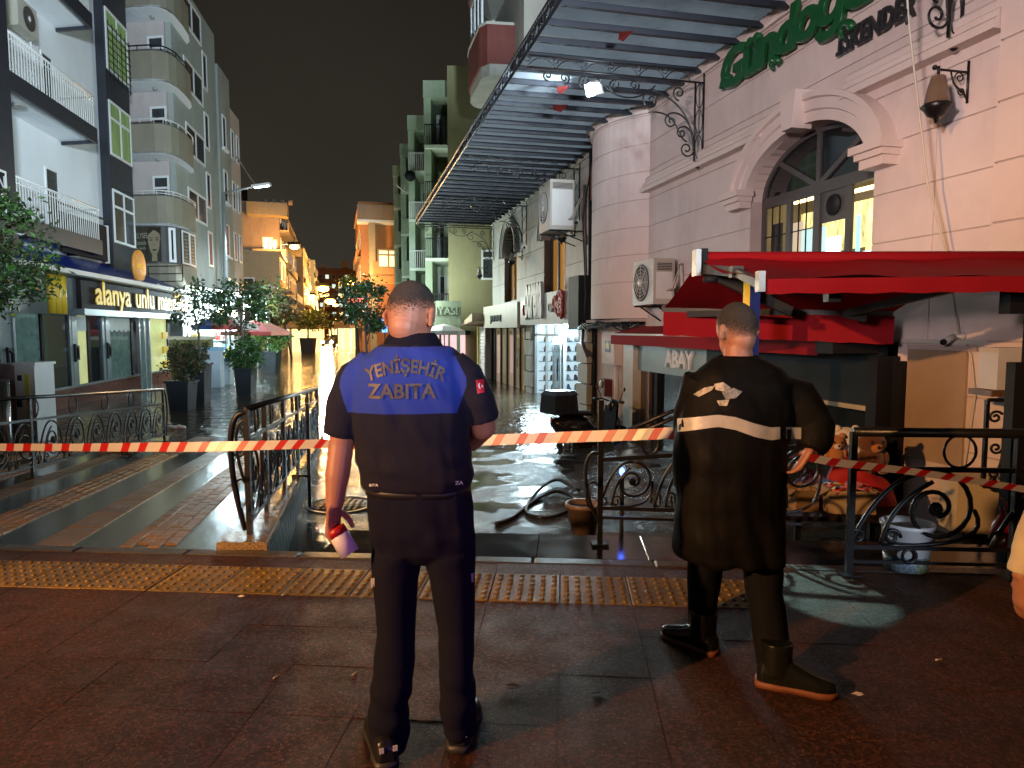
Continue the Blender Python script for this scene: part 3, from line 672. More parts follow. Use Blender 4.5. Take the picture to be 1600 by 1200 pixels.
# floodlight under the first bracket
fl = W.w(*[(W.hit(928, 138, 1.75)[0]), 1.75, W.hit(928, 138, 1.75)[1]])
t = thing('floodlight', fl, 'white square floodlight hanging under the canopy bracket', 'floodlight')
zf_ = Vector((.25, .72, .64)).normalized(); xf_ = Vector((1, -.2, .25)); xf_ = (xf_-zf_*xf_.dot(zf_)).normalized(); Rf = Matrix((xf_, zf_.cross(xf_), zf_)).transposed()
MB().box(fl, (.30, .24, .035), R=Rf).build('housing', m_white, t)
MB().box(fl-Rf@Vector((0, 0, .021)), (.25, .19, .006), R=Rf).build('lens', M('led lens', (.85, .9, 1), .3, vary=0, emit=1.6, ecol=(.9, .95, 1)), t)
lamp('floodlight_beam', 'SPOT', fl-Rf@Vector((0, 0, .06)), 1500, (.68, .88, 1), (-12, 25, 7.5), .1, spot=118, blend=.5)
MB().bar(fl+Vector((0, 0, .02)), Vector((fl.x, fl.y, 5.74)), .02).build('hanger', m_blk, t)
# wall lanterns
def lantern():
    t = thing('wall_lantern', (0, 0, 0), 'black wall lantern with amber shade hanging right of the arched window', 'lantern', 'lanterns along the restaurant wall')
    b = MB(); V = lambda x, z: Vector((x, 0, z))
    b.tube([V(.02, -.35), V(.02, .2)], .018, 6); b.tube([V(.02, .05), V(.52, .05)], .016, 6)
    b.tube(bez(V(.02, -.33), V(.1, -.1), V(.25, -.25), V(.3, .04)), .012, 6); b.tube(spiral(V(.16, -.03), .08, .02, 0, 1.4, Vector((1, 0, 0)), Vector((0, 0, 1))), .009, 5)
    b.tube(spiral(V(.12, -.2), .06, .015, 0, -1.4, Vector((1, 0, 0)), Vector((0, 0, 1))), .009, 5)
    b.ball(V(.56, .07), .035, 8, 6); b.tube([V(.5, .09), V(.5, -.02)], .02, 6); b.build('arm', m_wiron, t)
    MB().lathe([(.03, 0), (.085, -.02), (.12, -.16), (.155, -.34), (.16, -.38)], V(.5, -.02), 8, smooth=False).build('shade', M('amber lantern glass', (.16, .11, .075), .25, vary=.2), t)
    MB().lathe([(.18, -.375), (.205, -.40), (.15, -.46), (.11, -.53), (.04, -.55), (.02, -.62), (0, -.63)], V(.5, -.02), 8).build('base', m_wiron, t)
    return t
lt = lantern(); lt.scale = (.74, .74, .74); lt.location = W.w(7.26, .0, 4.05); lt.rotation_euler = (0, 0, ang)
for px, py, lab in ((898, 355, 'black wall lantern below the tall air conditioner, by the cables'), (816, 395, 'black wall lantern between the two far arched windows'), (762, 420, 'farthest black wall lantern, at the end of the restaurant wall')):
    a, z = W.hit(px, py); copy_tree(lt, W.w(a, .0, z), ang, lab)
lt['label'] = 'large amber shaded wall lantern right of the arched dining room window'
# ================================================================== SHOPS UNDER THE RESTAURANT
m_panel = M('grey sign board', (.40, .39, .36), .5, vary=.08, dirt=.3, dirtcol=(.25, .23, .2))
m_teal = M('grey green fascia', (.22, .30, .30), .4, vary=.08, dirt=.25, dirtcol=(.12, .15, .15))
m_navy = M('dark navy fascia', (.012, .018, .022), .6, vary=.2, spec=.2)
m_marble = M('white marble pillar', (.60, .58, .52), .3, vary=.08, vscale=5)
m_brown = M('brown door jamb', (.14, .075, .035), .4, vary=.3, stretch=(8, 8, 1))
m_red = M('red awning cloth', (.25, .006, .012), .75, spec=.12, vary=.12, vscale=1.2, bump=.06, bscale=90, dirt=.22, dirtcol=(.2, .01, .012))
m_wlet = M('white sign letters', (.75, .75, .72), .4, vary=0)
# --- shoe shop (glowing) -------------------------------------------------
SH = thing('shoe_shop', W.w(21.6, .1, -.7), 'brightly lit shoe shop with grey sign board and glass front', 'shop')
m_glow = M('white lit shop wall', (.75, .85, .9), .6, vary=.05, emit=.62, ecol=(.62, .88, 1))
m_tubeW = M('cold shop tube', (.9, .97, 1), .4, vary=0, emit=9, ecol=(.72, .92, 1))
MB().fbox(W, 17.9, 18.75, -.02, .02, -.9, 1.75).build('side_panel', m_blk, SH)
b = MB(); b.fbox(W, 18.75, 24.1, .32, .40, 1.70, 2.62); b.fbox(W, 18.75, 24.1, 0.001, .32, 2.56, 2.619); b.fbox(W, 18.75, 18.80, .001, .319, 1.71, 2.56); b.build('sign_board', m_panel, SH)
MB().fbox(W, 18.80, 24.1, 0.001, .319, 1.70, 1.75).build('soffit', m_panel, SH)
for k in range(5):
    z0 = -.9+k*.53
    for a, w in ((18.45, .36+.05*(k % 2)), (24.05, .30+.05*(k % 2))):
        MB().fbox(W, a-w, a+w, .021, .14+.03*(k % 2), z0+.012, z0+.51).build('pillar_block', m_grey, SH)
b = MB()
b.add([W.w(a, n, z) for a, n, z in ((18.85, -.05, -.9), (23.7, -.05, -.9), (23.7, -3.2, -.9), (18.85, -3.2, -.9), (18.85, -.05, 1.72), (23.7, -.05, 1.72), (23.7, -3.2, 1.72), (18.85, -3.2, 1.72))], [(1, 2, 6, 5), (2, 3, 7, 6), (3, 0, 4, 7), (4, 5, 6, 7)])
b.build('shop_interior', m_glow, SH)
for n in (-.4, -1.4, -2.4): MB().fbox(W, 19.2, 23.4, n-.06, n+.06, 1.62, 1.68).build('ceiling_tube', m_tubeW, SH)
m_alu = M('aluminium frame', (.45, .47, .48), .35, .6)
b = MB()
for a in (18.9, 20.5, 21.4, 22.3, 23.65): b.fbox(W, a-.04, a+.04, -.06, .02, -.9, 1.7)
b.fbox(W, 18.9, 23.65, -.058, .018, 1.35, 1.42); b.build('shop_frame', m_alu, SH)
DR = tag(MB().fbox(W, 20.55, 21.35, .02, .06, -.7, 1.32).build('door', M('shop door glass', (.6, .7, .75), .08, vary=0, trans=.9), SH))
b = MB()
for a in (20.58, 21.32): b.fbox(W, a-.035, a+.035, .061, .085, -.7, 1.34)
b.fbox(W, 20.58, 21.32, .0611, .0851, 1.27, 1.34); b.build('door_frame', m_alu, DR)
MB().tube([W.w(20.72, .12, .1), W.w(20.72, .12, .7)], .02, 6).build('handle', m_blk, DR)
SHCOL = [(.05, .05, .06), (.12, .05, .04), (.3, .3, .32), (.05, .08, .16), (.35, .18, .08)]
m_shelf = M('glass shelf', (.28, .33, .36), .3)
shm = []
for ci, cc in enumerate(SHCOL):
    b = MB(); mt = M('shoe %d' % ci if False else 'shoe leather '+'abcde'[ci], cc, .4)
    rg = [[Vector((x, y*w, z)) for y, z in ((-.5, 0), (.5, 0), (.5, h*.6), (.25, h), (-.25, h), (-.5, h*.6))] for x, w, h in ((-.14, .06, .11), (-.08, .085, .12), (0, .085, .075), (.08, .095, .055), (.14, .06, .04))]
    b.loft(rg); shm.append(b.mesh('shoe', mt))
for fr_n, (a0, a1) in ((-2.9, (19.0, 20.4)), (-2.9, (20.6, 21.8))):
    for z in (-.35, .0, .35, .7, 1.05):
        sh = MB().fbox(W, a0, a1, fr_n, fr_n+.28, z-.02, z).build('shelf', m_shelf, SH); x = a0+.2
        while x < a1-.1:
            inst('shoe', rng.choice(shm), W.w(x, fr_n+.14, z), sh, (0, 0, ang+rng.uniform(-.3, .3)), (1.45, 1.45, 1.7)); x += .42
for z in (-.45, -.13, .19, .51, .83, 1.15):
    sh = MB().fbox(W, 23.3, 23.66, -3.1, -.12, z-.02, z).build('shelf', m_shelf, SH); y = -.3
    while y > -3.0:
        inst('shoe', rng.choice(shm), W.w(23.42, y, z), sh, (0, 0, ang+pi/2+rng.uniform(-.25, .25)), (1.15, 1.3, 1.5)); y -= .27
put_text('lettering', 'oorena', W.mat(23.2, .43, 1.98, -1), M('silver letters', (.33, .34, .36), .5), SH, size=.5, extrude=.05, offset=.02, fit=2.0, fith=1.1)
put_text('red_initial', 'C', W.mat(23.62, .43, 1.9, -1), M('red sign letter', (.35, .02, .015), .4), SH, size=.8, extrude=.05, offset=.02)
put_text('side_lettering', 'Da', W.mat(20.6, .43, 2.05, -1), M('silver letters', (.33, .34, .36), .5), SH, size=.36, extrude=.04)
lamp('shop_light', 'AREA', W.w(21.3, .1, 1.35), 620, (.66, .9, 1), W.w(20, 6, -.6), 3.5, .5)
b = MB()   # red flourish of the sign
for k, (a, z, r) in enumerate(((19.55, 2.35, .16), (19.35, 2.2, .16), (19.28, 2.42, .13), (19.6, 2.12, .14), (19.9, 2.3, .12), (19.3, 2.02, .12))):
    b.tube([W.w(a+r*cos(t*pi/8), .46, z+r*1.25*sin(t*pi/8)) for t in range(16)], .05, 6, closed=True)
b.build('red_flourish', M('red sign letter', (.35, .02, .015), .4), SH)
# --- neighbouring shop with dark glass and shutter ------------------------
NS = thing('dark_shop', W.w(27.5, .1, -.7), 'dark glass shop with cream sign board beside the lit shoe shop', 'shop')
m_cream = M('cream sign board', (.55, .49, .38), .5, vary=.08, dirt=.3, dirtcol=(.3, .26, .2))
b = MB(); b.fbox(W, 24.45, 30.5, .32, .42, 1.62, 2.5); b.fbox(W, 24.45, 30.5, .001, .32, 2.44, 2.499); b.build('sign_board', m_cream, NS)
put_text('lettering', 'JAN VILE', W.mat(28.9, .43, 1.86, -1), M('black letters', (.02, .02, .03), .3), NS, size=.36, extrude=.04, fit=2.0)
b = MB()
for a in (24.6, 25.4, 26.3, 27.5, 28.6, 29.8, 30.45): b.fbox(W, a-.07, a+.07, .0, .1, -.9, 1.62)
b.build('shop_frame', m_blk, NS)
for a0, a1 in ((24.67, 25.33), (25.47, 26.23), (26.37, 27.43), (27.57, 28.53), (28.67, 29.73)):
    MB().fbox(W, a0, a1, .03, .045, -.9, 1.6).build('pane', M('warm dark shop glass', (.10, .085, .05), .06, vary=.9, vscale=1.3, emit=.1, ecol=(1, .75, .35), stretch=(2, 2, .7)), NS)
b = MB(); b.tube([W.w(25.5, .16, .2), W.w(25.5, .16, .9)], .018, 6); b.build('handle', m_alu, NS)
b = MB()
for i in range(16):
    b.fbox(W, 31.0, 33.0, .1+.02*(i % 2), .18, -.9+i*.16, -.9+i*.16+.15)
# shutter kiosk at the end
KI = thing('shuttered_kiosk', W.w(32, .2, -.7), 'small kiosk with closed white roller shutter and sloping tin roof', 'kiosk')
for i in range(17): MB().fbox(W, 31.0, 32.9, .10+.0*(i % 2), .16, -.85+i*.15, -.85+i*.15+.135).build('shutter_slat', m_white, KI)
MB().fbox(W, 32.95, 33.3, -.1, .2, -.9, 1.75).build('yellow_post', M('yellow post', (.6, .5, .06), .5), KI)
MB().fbox(W, 30.75, 30.95, -.1, .3, -.9, 1.7).build('side_post', m_grey, KI)
MB().fprism(W, [(30.6, 1.9), (33.8, 1.72), (33.8, 1.79), (30.6, 2.25)], -.6, .9).build('tin_roof', M('tin roof', (.4, .3, .2), .5, vary=.3), KI)
MB().fbox(W, 30.9, 33.3, -.9, -.11, -.9, 1.71).build('kiosk_body', m_grey, KI)
# grey tarpaulin hanging beside
# --- ABAY shop ---------------------------------------------------------------
AB = thing('clothes_shop', W.w(11.5, .1, -.7), 'clothes shop with grey fascia lettered in white under the red awnings', 'shop')
MB().fbox(W, 14.98, 15.5, .0, .22, -.9, 1.62).build('marble_pillar', m_marble, AB)
MB().fbox(W, 12.1, 14.97, .05, .12, .70, 1.40).build('fascia', m_teal, AB)
MB().fbox(W, 8.12, 12.09, .05, .12, .66, 1.40).build('dark_fascia', m_navy, AB)
MB().fbox(W, 8.12, 12.4, .06, .16, .60, .655).build('fascia_edge', M('cream trim', (.5, .42, .25), .5), AB)  # cream strip along the foot of the dark fascia
put_text('lettering', 'ABAY', W.mat(13.62, .14, .85, -1), m_wlet, AB, size=.45, extrude=.02, offset=.012, fit=1.12)
MB().fbox(W, 14.55, 14.97, -.3, .04, -.9, .70).build('door_jamb', m_brown, AB)
MB().fbox(W, 14.3, 14.54, -.3, -.02, -.9, .70).build('door_post', m_blk, AB)
MB().fbox(W, 13.2, 14.29, -.12, -.10, -.9, .69).build('glass_door', m_glass, AB)
b = MB(); b.fbox(W, 13.1, 13.2, -.15, -.02, -.9, .69); b.fbox(W, 10.2, 10.28, -.15, -.02, -.9, .6); b.build('mullion', m_blk, AB)
MB().fbox(W, 10.28, 13.1, -.12, -.10, -.9, .69).build('shop_glass', m_glass, AB)
MB().fbox(W, 8.1, 10.2, -.12, -.10, -.9, .6).build('shop_glass', m_glass, AB)
MB().fbox(W, 7.98, 15.0, -.5, -.36, -.9, 1.45).build('shop_back', m_blk, AB)
MB().fbox(W, 7.98, 8.14, -.05, .30, -.95, 1.25).build('black_post', m_blk, AB)
MB().fbox(W, 7.86, 7.979, -.0, .10, -.95, 1.2).build('black_post', m_blk, AB)
MB().fbox(W, 6.86, 15.6, .001, .05, 1.40, 1.45).build('fascia_ledge', m_marble, AB)
# lower small awning over the fascia
LA = thing('small_awning', W.w(11.5, .3, 1.4), 'narrow folded red awning with white hem just above the grey shop fascia', 'awning')
sl = [(8.35, 15.05)]
A0, A1 = 8.45, 14.95
MB().add([W.w(A0, .12, 1.62), W.w(A1, .12, 1.62), W.w(A1, .72, 1.46), W.w(A0, .72, 1.46)], [(0, 1, 2, 3)]).build('cloth', m_red, LA)
MB().fbox(W, A0, A1, .715, .735, 1.25, 1.445).build('valance', m_red, LA)
MB().tube([W.w(A0, .725, 1.455), W.w(A1, .725, 1.455)], .022, 6).build('front_bar', M('white bar', (.6, .55, .5), .4), LA)
MB().fbox(W, 8.15, 8.45, .1, .75, 1.28, 1.66).build('motor_box', m_blk, LA)
# --- double sided arm awning on posts -----------------------------------------
AWN = thing('red_awning', (2.9, 6.9, -.6), 'large open double sided red arm awning standing in front of the restaurant wall', 'awning')
rl = at(1092, 402, 7.0); rr = at(1605, 402, 6.15); rr2 = rr+(rr-rl)*.25
fl_ = at(1196, 436, 5.45); fr_ = at(1605, 431, 5.0); fr2 = fr_+(fr_-fl_)*.25
bl_ = at(1036, 482, 8.85); br_ = at(1396, 488, 7.35)
def cloth(p, q, r, s, n=14, m=8, sag=.05, fold=.0, mat=m_red, name='awning_cloth', seed=0):
    b = MB()
    for j in range(m+1):
        for i in range(n+1):
            u, v = i/n, j/m; a = p.lerp(q, u); c = s.lerp(r, u); x = a.lerp(c, v)
            x.z += -sag*sin(pi*v)*(1+.0*u)+fold*noise.noise((u*5+seed, v*2.2, seed))
            b.v.append(x)
    for j in range(m):
        for i in range(n): b.f.append([j*(n+1)+i, j*(n+1)+i+1, (j+1)*(n+1)+i+1, (j+1)*(n+1)+i]); b.m.append(0); b.s.append(True)
    return b.build(name, mat, AWN)
cloth(rl+Vector((.02, 0, -.02)), rr2, fr2, fl_, sag=.06, fold=.05, n=26, m=10)
cloth(rl+Vector((0, .05, -.04)), rr+Vector((-.6, .1, -.04)), br_, bl_, sag=.03, fold=.02, seed=3)
def valance(p, q, h, name='valance', n=20):
    A = [p.lerp(q, i/n) for i in range(n+1)]
    b = MB(); up = [x+Vector((0, 0, 0)) for x in A]; dn = [x+Vector((.004*sin(i*1.9), .012*sin(i*1.3), -h-.006*sin(i*2.1))) for i, x in enumerate(A)]
    b.strip(up, dn, smooth=True); return b.build(name, m_red, AWN)
valance(fl_+Vector((0, -.02, -.0)), fr2+Vector((0, -.02, 0)), .115)
valance(bl_+Vector((0, -.03, -.04)), br_+Vector((0, -.03, -.04)), .30)
MB().tube([rl, rr2], .055, 8).build('roller', m_red, AWN)
MB().bar(fl_+Vector((0, .03, -.03)), fr2+Vector((0, .03, -.03)), .04, .05).build('front_bar', m_blk, AWN)
m_gbar = M('grey awning bar', (.05, .055, .055), .5, .1)
MB().bar(bl_, br_, .06, .085).build('front_bar', m_gbar, AWN)
m_chr = M('bright end cap', (.34, .33, .31), .4, .5, vary=.3)
MB().box(rl+Vector((-.03, -.03, -.06)), (.05, .16, .26)).build('end_cap', m_chr, AWN)
MB().box(rl+Vector((.03, .02, -.03)), (.08, .2, .22)).build('end_bracket', m_blk, AWN)
MB().box(fl_+Vector((-.04, 0, -.02)), (.05, .09, .16)).build('end_cap', m_chr, AWN)
b = MB(); el = at(1150, 425, 6.3)
b.bar(rl+Vector((.05, -.05, -.12)), el, .06, .09); b.bar(el, fl_+Vector((.0, .03, -.05)), .05, .07); b.box(el, (.1, .1, .1)); b.build('arm', m_gbar, AWN)
b = MB(); e2 = at(1235, 487, 7.3); b.bar(rl+Vector((.08, .08, -.12)), e2, .06, .1); b.bar(e2, at(1075, 491, 8.6), .05, .07); b.build('arm', m_gbar, AWN)
b = MB(); e3 = at(1352, 497, 6.9); b.bar(at(1500, 448, 5.5), at(1320, 490, 6.9), .045, .07); b.bar(at(1320, 490, 6.9), e3, .06, .08); b.build('arm', m_gbar, AWN)
b = MB(); b.bar(at(1280, 455, 5.6), at(1204, 455, 5.5), .05, .06); b.box(at(1300, 462, 5.7), (.1, .1, .1)); b.build('arm', m_gbar, AWN)
for px, Y in ((1178, 7.05),):
    q = at(px, 440, Y)
    MB().box((q.x, q.y, (q.z-.6)/2-.0), (.10, .10, q.z+.6)).build('post', M('blue post', (.02, .04, .22), .35, vary=.2), AWN)
    MB().box((q.x-.075, q.y-.01, q.z-.25), (.05, .05, .5)).build('yellow_strip', M('yellow lit strip', (.7, .45, .05), .4, vary=0, emit=.3, ecol=(1, .6, .05)), AWN)
tag(MB().lathe([(.06, 0), (.07, -.05), (0, -.06)], (1.75, 6.15, 2.02), 10).build('yard_lamp', m_blk, AWN))
lamp('yard_lamp_light', 'SPOT', (1.75, 6.15, 1.93), 420, (.55, 1, .95), (1.86, 4.06, 0), .03, spot=13.5, blend=.12)
q = at(1500, 430, 6.0)
MB().box((q.x+.5, q.y-.2, (q.z-.6)/2), (.09, .09, q.z+.6)).build('post', m_blk, AWN)
# --- recess below the bay: meter boxes, cables, signs ---------------------
MB().fbox(W, 15.5, 18.78, -.5, -.10, -.9, 1.78).build('recess_wall', m_pink, RB)
MB().fbox(W, 14.86, 17.6, -.5, .35, 1.72, 1.779).build('bay_soffit', m_pinkd, RB)
t = thing('meter_cabinet', W.w(16.75, .05, 1.0), 'pink painted meter cabinet with yellow warning sticker under the rounded corner', 'cabinet')
MB().fbox(W, 16.35, 17.2, -.099, .08, .72, 1.52).build('box', m_pink, t); MB().fbox(W, 16.38, 17.17, .081, .095, .75, 1.49).build('door', m_mould, t)
MB().fbox(W, 16.6, 16.95, .096, .10, 1.02, 1.30).build('sticker', M('blue sticker edge', (.02, .03, .12), .4), t); MB().fprism(W, [(16.65, 1.1), (16.9, 1.1), (16.9, 1.2), (16.775, 1.27), (16.65, 1.2)], .101, .104).build('sticker_print', M('yellow sticker', (.6, .5, .05), .4), t)
MB().tube([W.w(16.5, -.03, .72), W.w(16.5, -.03, -.9)], .05, 8).build('conduit', m_mould, t)
t = thing('letter_sign', W.w(15.75, .05, 1.05), 'small brown square sign with white letters and dots beside the marble pillar', 'sign')
MB().fbox(W, 15.55, 15.98, -.099, -.06, .82, 1.32).build('board', M('brown board', (.05, .018, .012), .4), t)
put_text('lettering', 'En', W.mat(15.92, -.055, 1.06, -1), m_wlet, t, size=.24, extrude=.005)
for a in (15.66, 15.86): MB().lathe([(.05, 0), (.05, .01), (0, .01)], W.w(a, -.06, .92), 10, R=Matrix((W.u, Vector((0, 0, 1)), W.n)).transposed()).build('dot', m_wlet, t)
t = thing('screen_box', W.w(15.85, .05, .5), 'small blue glowing screen with red and white label beside the marble pillar', 'screen')
MB().fbox(W, 15.62, 16.1, -.099, -.07, .30, .78).build('label', m_marble, t)
for k in range(4): MB().fbox(W, 15.63, 15.82, -.069, -.066, .34+.1*k, .39+.1*k).build('label_line', M('red print', (.6, .12, .08), .5, emit=.25), t)
MB().fbox(W, 15.84, 16.08, -.069, -.05, .31, .76).build('case', m_blk, t)
MB().fbox(W, 15.87, 16.03, -.049, -.045, .34, .56).build('screen', M('blue screen', (.2, .4, 1), .3, vary=0, emit=4, ecol=(.2, .4, 1)), t)
t = thing('red_plastic_crate', W.w(17.3, .1, .2), 'dark red box on the wall behind the scooter handlebars', 'box')
MB().fbox(W, 16.95, 17.3, -.099, .10, -.05, .36).build('box', M('dark red box', (.12, .02, .02), .5), t); MB().lathe([(.09, 0), (.09, .02), (.07, .03), (0, .03)], W.w(17.15, .11, .24), 12, R=Matrix((W.u, Vector((0, 0, 1)), W.n)).transposed()).build('dial', m_white, t)
m_cab = M('black cable', (.012, .012, .012), .5, vary=0)
t = thing('cable_bundle', W.w(16.5, .1, 1.75), 'tangle of black cables hanging along the underside of the rounded corner', 'cables')
for k in range(6):
    z = 1.70-.015*k
    pts = [W.w(18.6-3.7*i/10, .05+.5*sin(pi*i/10)*.9+.03*k, z-.06*sin(i*1.7+k)-.05*(i % 2)) for i in range(11)]
    MB().tube(pts, .013+.004*(k % 2), 5).build('cable', m_cab, t)
for k in range(4):
    pts = [W.w(15.9-.2*k-.06*i, .1+.06*k, 1.72-.12*sin(i*.9)-.1*(i % 2)) for i in range(6)]
    MB().tube(pts, .016, 5).build('cable', m_cab, t)
t = thing('downpipe', W.w(18.15, .1, 2), 'black downpipe and cables on the corner left of the rounded bay', 'pipe')
MB().tube([W.w(17.95, .12, 6.0), W.w(17.95, .12, 1.9), W.w(17.9, .12, 1.6)], .06, 8).build('pipe', m_blk, t)
MB().tube([W.w(17.72, .2, 5.6), W.w(17.62, .45, 4.2), W.w(17.5, .4, 2.4), W.w(17.3, .5, 1.8)], .016, 5).build('cable', m_cab, t)
MB().tube([W.w(18.35, .15, 5.2), W.w(18.4, .12, 4.0), W.w(18.3, .12, 3.0), W.w(18.3, .2, 1.2), W.w(17.6, .3, .9)], .045, 6).build('cable', M('grey hose', (.1, .07, .08), .4), t)
MB().fbox(W, 17.9, 18.7, .021, .45, 1.55, 2.9).build('dark_box', m_navy, t)
MB().tube([W.w(17.72, .14, 5.55), W.w(17.72, .14, 4.7)], .07, 8).build('rusty_pipe', M('rusty pipe', (.3, .14, .09), .7, vary=.4), t)
# --- air conditioners --------------------------------------------------------
def ac_unit(a0, a1, n0, n1, z0, z1, label, loc):
    t = thing('air_conditioner', loc, label, 'air conditioner', 'air conditioners on the street fronts')
    MB().fbox(W, a0, a1, n0, n1, z0, z1).build('case', M('yellowed case', (.42, .385, .33), .45, vary=.08, dirt=.3, dirtcol=(.3, .26, .2)), t)
    a = a0+(a1-a0)*.58; z = (z0+z1)/2; r = min((z1-z0)*.42, (a1-a0)*.38)
    R = Matrix((W.u, Vector((0, 0, 1)), W.n)).transposed()
    b = MB(); b.lathe([(r, 0), (r, .012), (r*.93, .012), (r*.92, .003), (0, .003)], W.w(a, n1, z), 22, R=R); b.build('fan_well', M('fan well', (.05, .045, .04), .5), t)
    b = MB()
    for k in range(1, 6): b.tube([W.w(a+r*k/5.5*cos(q*pi/12), n1+.018, z+r*k/5.5*sin(q*pi/12)) for q in range(24)], .007, 4, closed=True)
    for q in range(8): b.tube([W.w(a, n1+.02, z), W.w(a+r*.95*cos(q*pi/4), n1+.02, z+r*.95*sin(q*pi/4))], .007, 4)
    b.lathe([(r*.22, .01), (r*.22, .03), (0, .032)], W.w(a, n1, z), 12, R=R); b.build('fan_grille', m_white, t)
    MB().fbox(W, a0-.008, a0-.001, n0+.04, n1-.05, z0+.1, z1-.25).build('side_cover', m_white, t)
    b = MB()
    for k in range(5): b.fbox(W, a0-.014, a0-.008, n0+.06, n1-.07, z1-.22+.03*k, z1-.205+.03*k)
    b.build('side_vent', m_blk, t)
    for a in (a0+.1, a1-.1):
        b = MB(); b.bar(W.w(a, 0, z0-.02), W.w(a, n1, z0-.02), .03); b.bar(W.w(a, 0, z0-.3), W.w(a, n1*.8, z0-.02), .025); b.build('wall_bracket', m_blk, t)
    b = MB()
    for k in range(2): b.tube([W.w(a0-.03, n0+.1+.06*k, z0+.25), W.w(a0-.12, n0+.05+.05*k, z0+.3), W.w(a0-.1, .05+.03*k, z1-.1), W.w(a0-.16, .04, z0-.1+.1*k), W.w(a0+.1, .03, z0-.35)], .022, 6)
    b.build('pipe', M('wrapped pipe', (.5, .47, .42), .6), t)
    return t
ac_unit(13.3, 14.25, .14, .56, 2.02, 2.86, 'white air conditioner on the pink wall left of the red awning', W.w(13.7, .2, 2.0))
ac_unit(18.55, 19.6, .35, 1.0, 4.1, 5.35, 'large tall air conditioner high on the wall under the canopy, left of the bay', W.w(19, .3, 4.1))
# --- lower wall: camera, board, pipes, gate --------------------------------
t = thing('security_camera', W.w(7.35, .1, 1.25), 'white bullet security camera on the wall right of the shop post', 'camera')
cpos = W.w(*[W.hit(1490, 526, .12)[0], .12, W.hit(1490, 526, .12)[1]])
MB().tube([cpos, cpos+Vector((-.13, -.06, -.05))], [.03, .036], 10).build('body', m_white, t); MB().tube([cpos+Vector((-.128, -.059, -.049)), cpos+Vector((-.15, -.07, -.058))], .03, 10).build('hood', m_blk, t)
MB().lathe([(.04, 0), (.04, .02), (.02, .03), (.012, .1)], cpos-W.n*.11, 12, R=Matrix((W.u, Vector((0, 0, 1)), W.n)).transposed()).build('mount', m_white, t)
MB().tube([cpos-W.n*.09, W.w(7.05, .03, 1.3), W.w(6.98, .03, .9), W.w(7.06, .03, .2), W.w(7.0, .03, -.1)], .012, 5).build('cable', M('white cable', (.6, .55, .45), .5, vary=0), t)
t = thing('wall_board', W.w(7.4, .03, .7), 'flat brown painted board fixed to the wall beside the black shop post', 'panel')
MB().fbox(W, 7.10, 7.85, .001, .03, .15, 1.33).build('board', M('brown board paint', (.40, .29, .19), .6, vary=.1, dirt=.2, dirtcol=(.25, .18, .12)), t)
MB().fbox(W, 6.98, 7.85, .001, .045, 1.335, 1.385).build('top_trim', m_pinkd, t)
t = thing('wall_cable', W.w(6.95, .05, 1), 'thin white cable hanging down the wall past the lantern', 'cable')
MB().tube([W.w(7.55, .62, 5.9), W.w(7.42, .60, 4.6), W.w(7.3, .4, 3.0), W.w(7.2, .2, 2.2), W.w(7.18, .05, 1.5)], .011, 5).build('cable', M('white cable', (.6, .55, .45), .5, vary=0), t)
for k, (z0, z1) in enumerate(((5.0, 5.2), (4.55, 4.7))): MB().tube([W.w(7.55-.13*(5.9-z0)/1.3, .622, z0), W.w(7.55-.13*(5.9-z1)/1.3, .622, z1)], .0125, 5).build('black_tape', m_cab, t)
# things right of the wall corner
q = at(1588, 600, 5.3)
t = thing('steel_post', (q.x, q.y, -.6), 'dark green steel post at the far right edge before the corner', 'post')
MB().box((q.x, q.y, .35), (.10, .10, 1.9)).build('post', m_blk, t); MB().box((q.x+.25, q.y, 1.78), (.75, .12, .22)).build('beam', m_blk, t)
t = thing('water_tank', at(1572, 590, 5.9), 'white plastic tank on a shelf behind the steel post at right', 'tank')
q = at(1572, 580, 5.9)
MB().box(q+Vector((.05, .1, .02)), (.28, .25, .36)).build('tank', m_white, t); MB().box(q+Vector((.05, .1, -.19)), (.4, .3, .05)).build('shelf', m_brown, t)
t = thing('iron_gate', at(1565, 700, 5.9), 'small black iron gate with leaf scrolls at the right wall end', 'gate')
g0 = at(1543, 625, 5.9); g1 = at(1600, 625, 5.85); gz = at(1543, 760, 5.9).z
b = MB()
for a_, b_ in ((g0, g1), (Vector((g0.x, g0.y, gz)), Vector((g1.x, g1.y, gz)))): b.bar(a_, b_, .03)
for x in (g0, g1): b.bar(x, Vector((x.x, x.y, gz)), .03)
b.build('frame', m_wiron, t)
b = MB(); X = (g1-g0).normalized(); Z = Vector((0, 0, 1))
for (u, v, r, s) in ((.25, .2, .06, 1), (.6, .35, .07, -1), (.3, .55, .06, -1), (.65, .7, .06, 1), (.3, .85, .05, 1)):
    cc = g0.lerp(g1, u)+Z*(gz-g0.z)*v; b.tube(spiral(cc, r, .012, .5, 1.4*s, X, Z, 18), .012, 5)
b.tube(bez(g0.lerp(g1, .1)+Z*(gz-g0.z), g0.lerp(g1, .9)+Z*(gz-g0.z)*.6, g0.lerp(g1, .1)+Z*(gz-g0.z)*.4, g0.lerp(g1, .8), 16), .012, 5)
b.build('scroll', m_wiron, t)
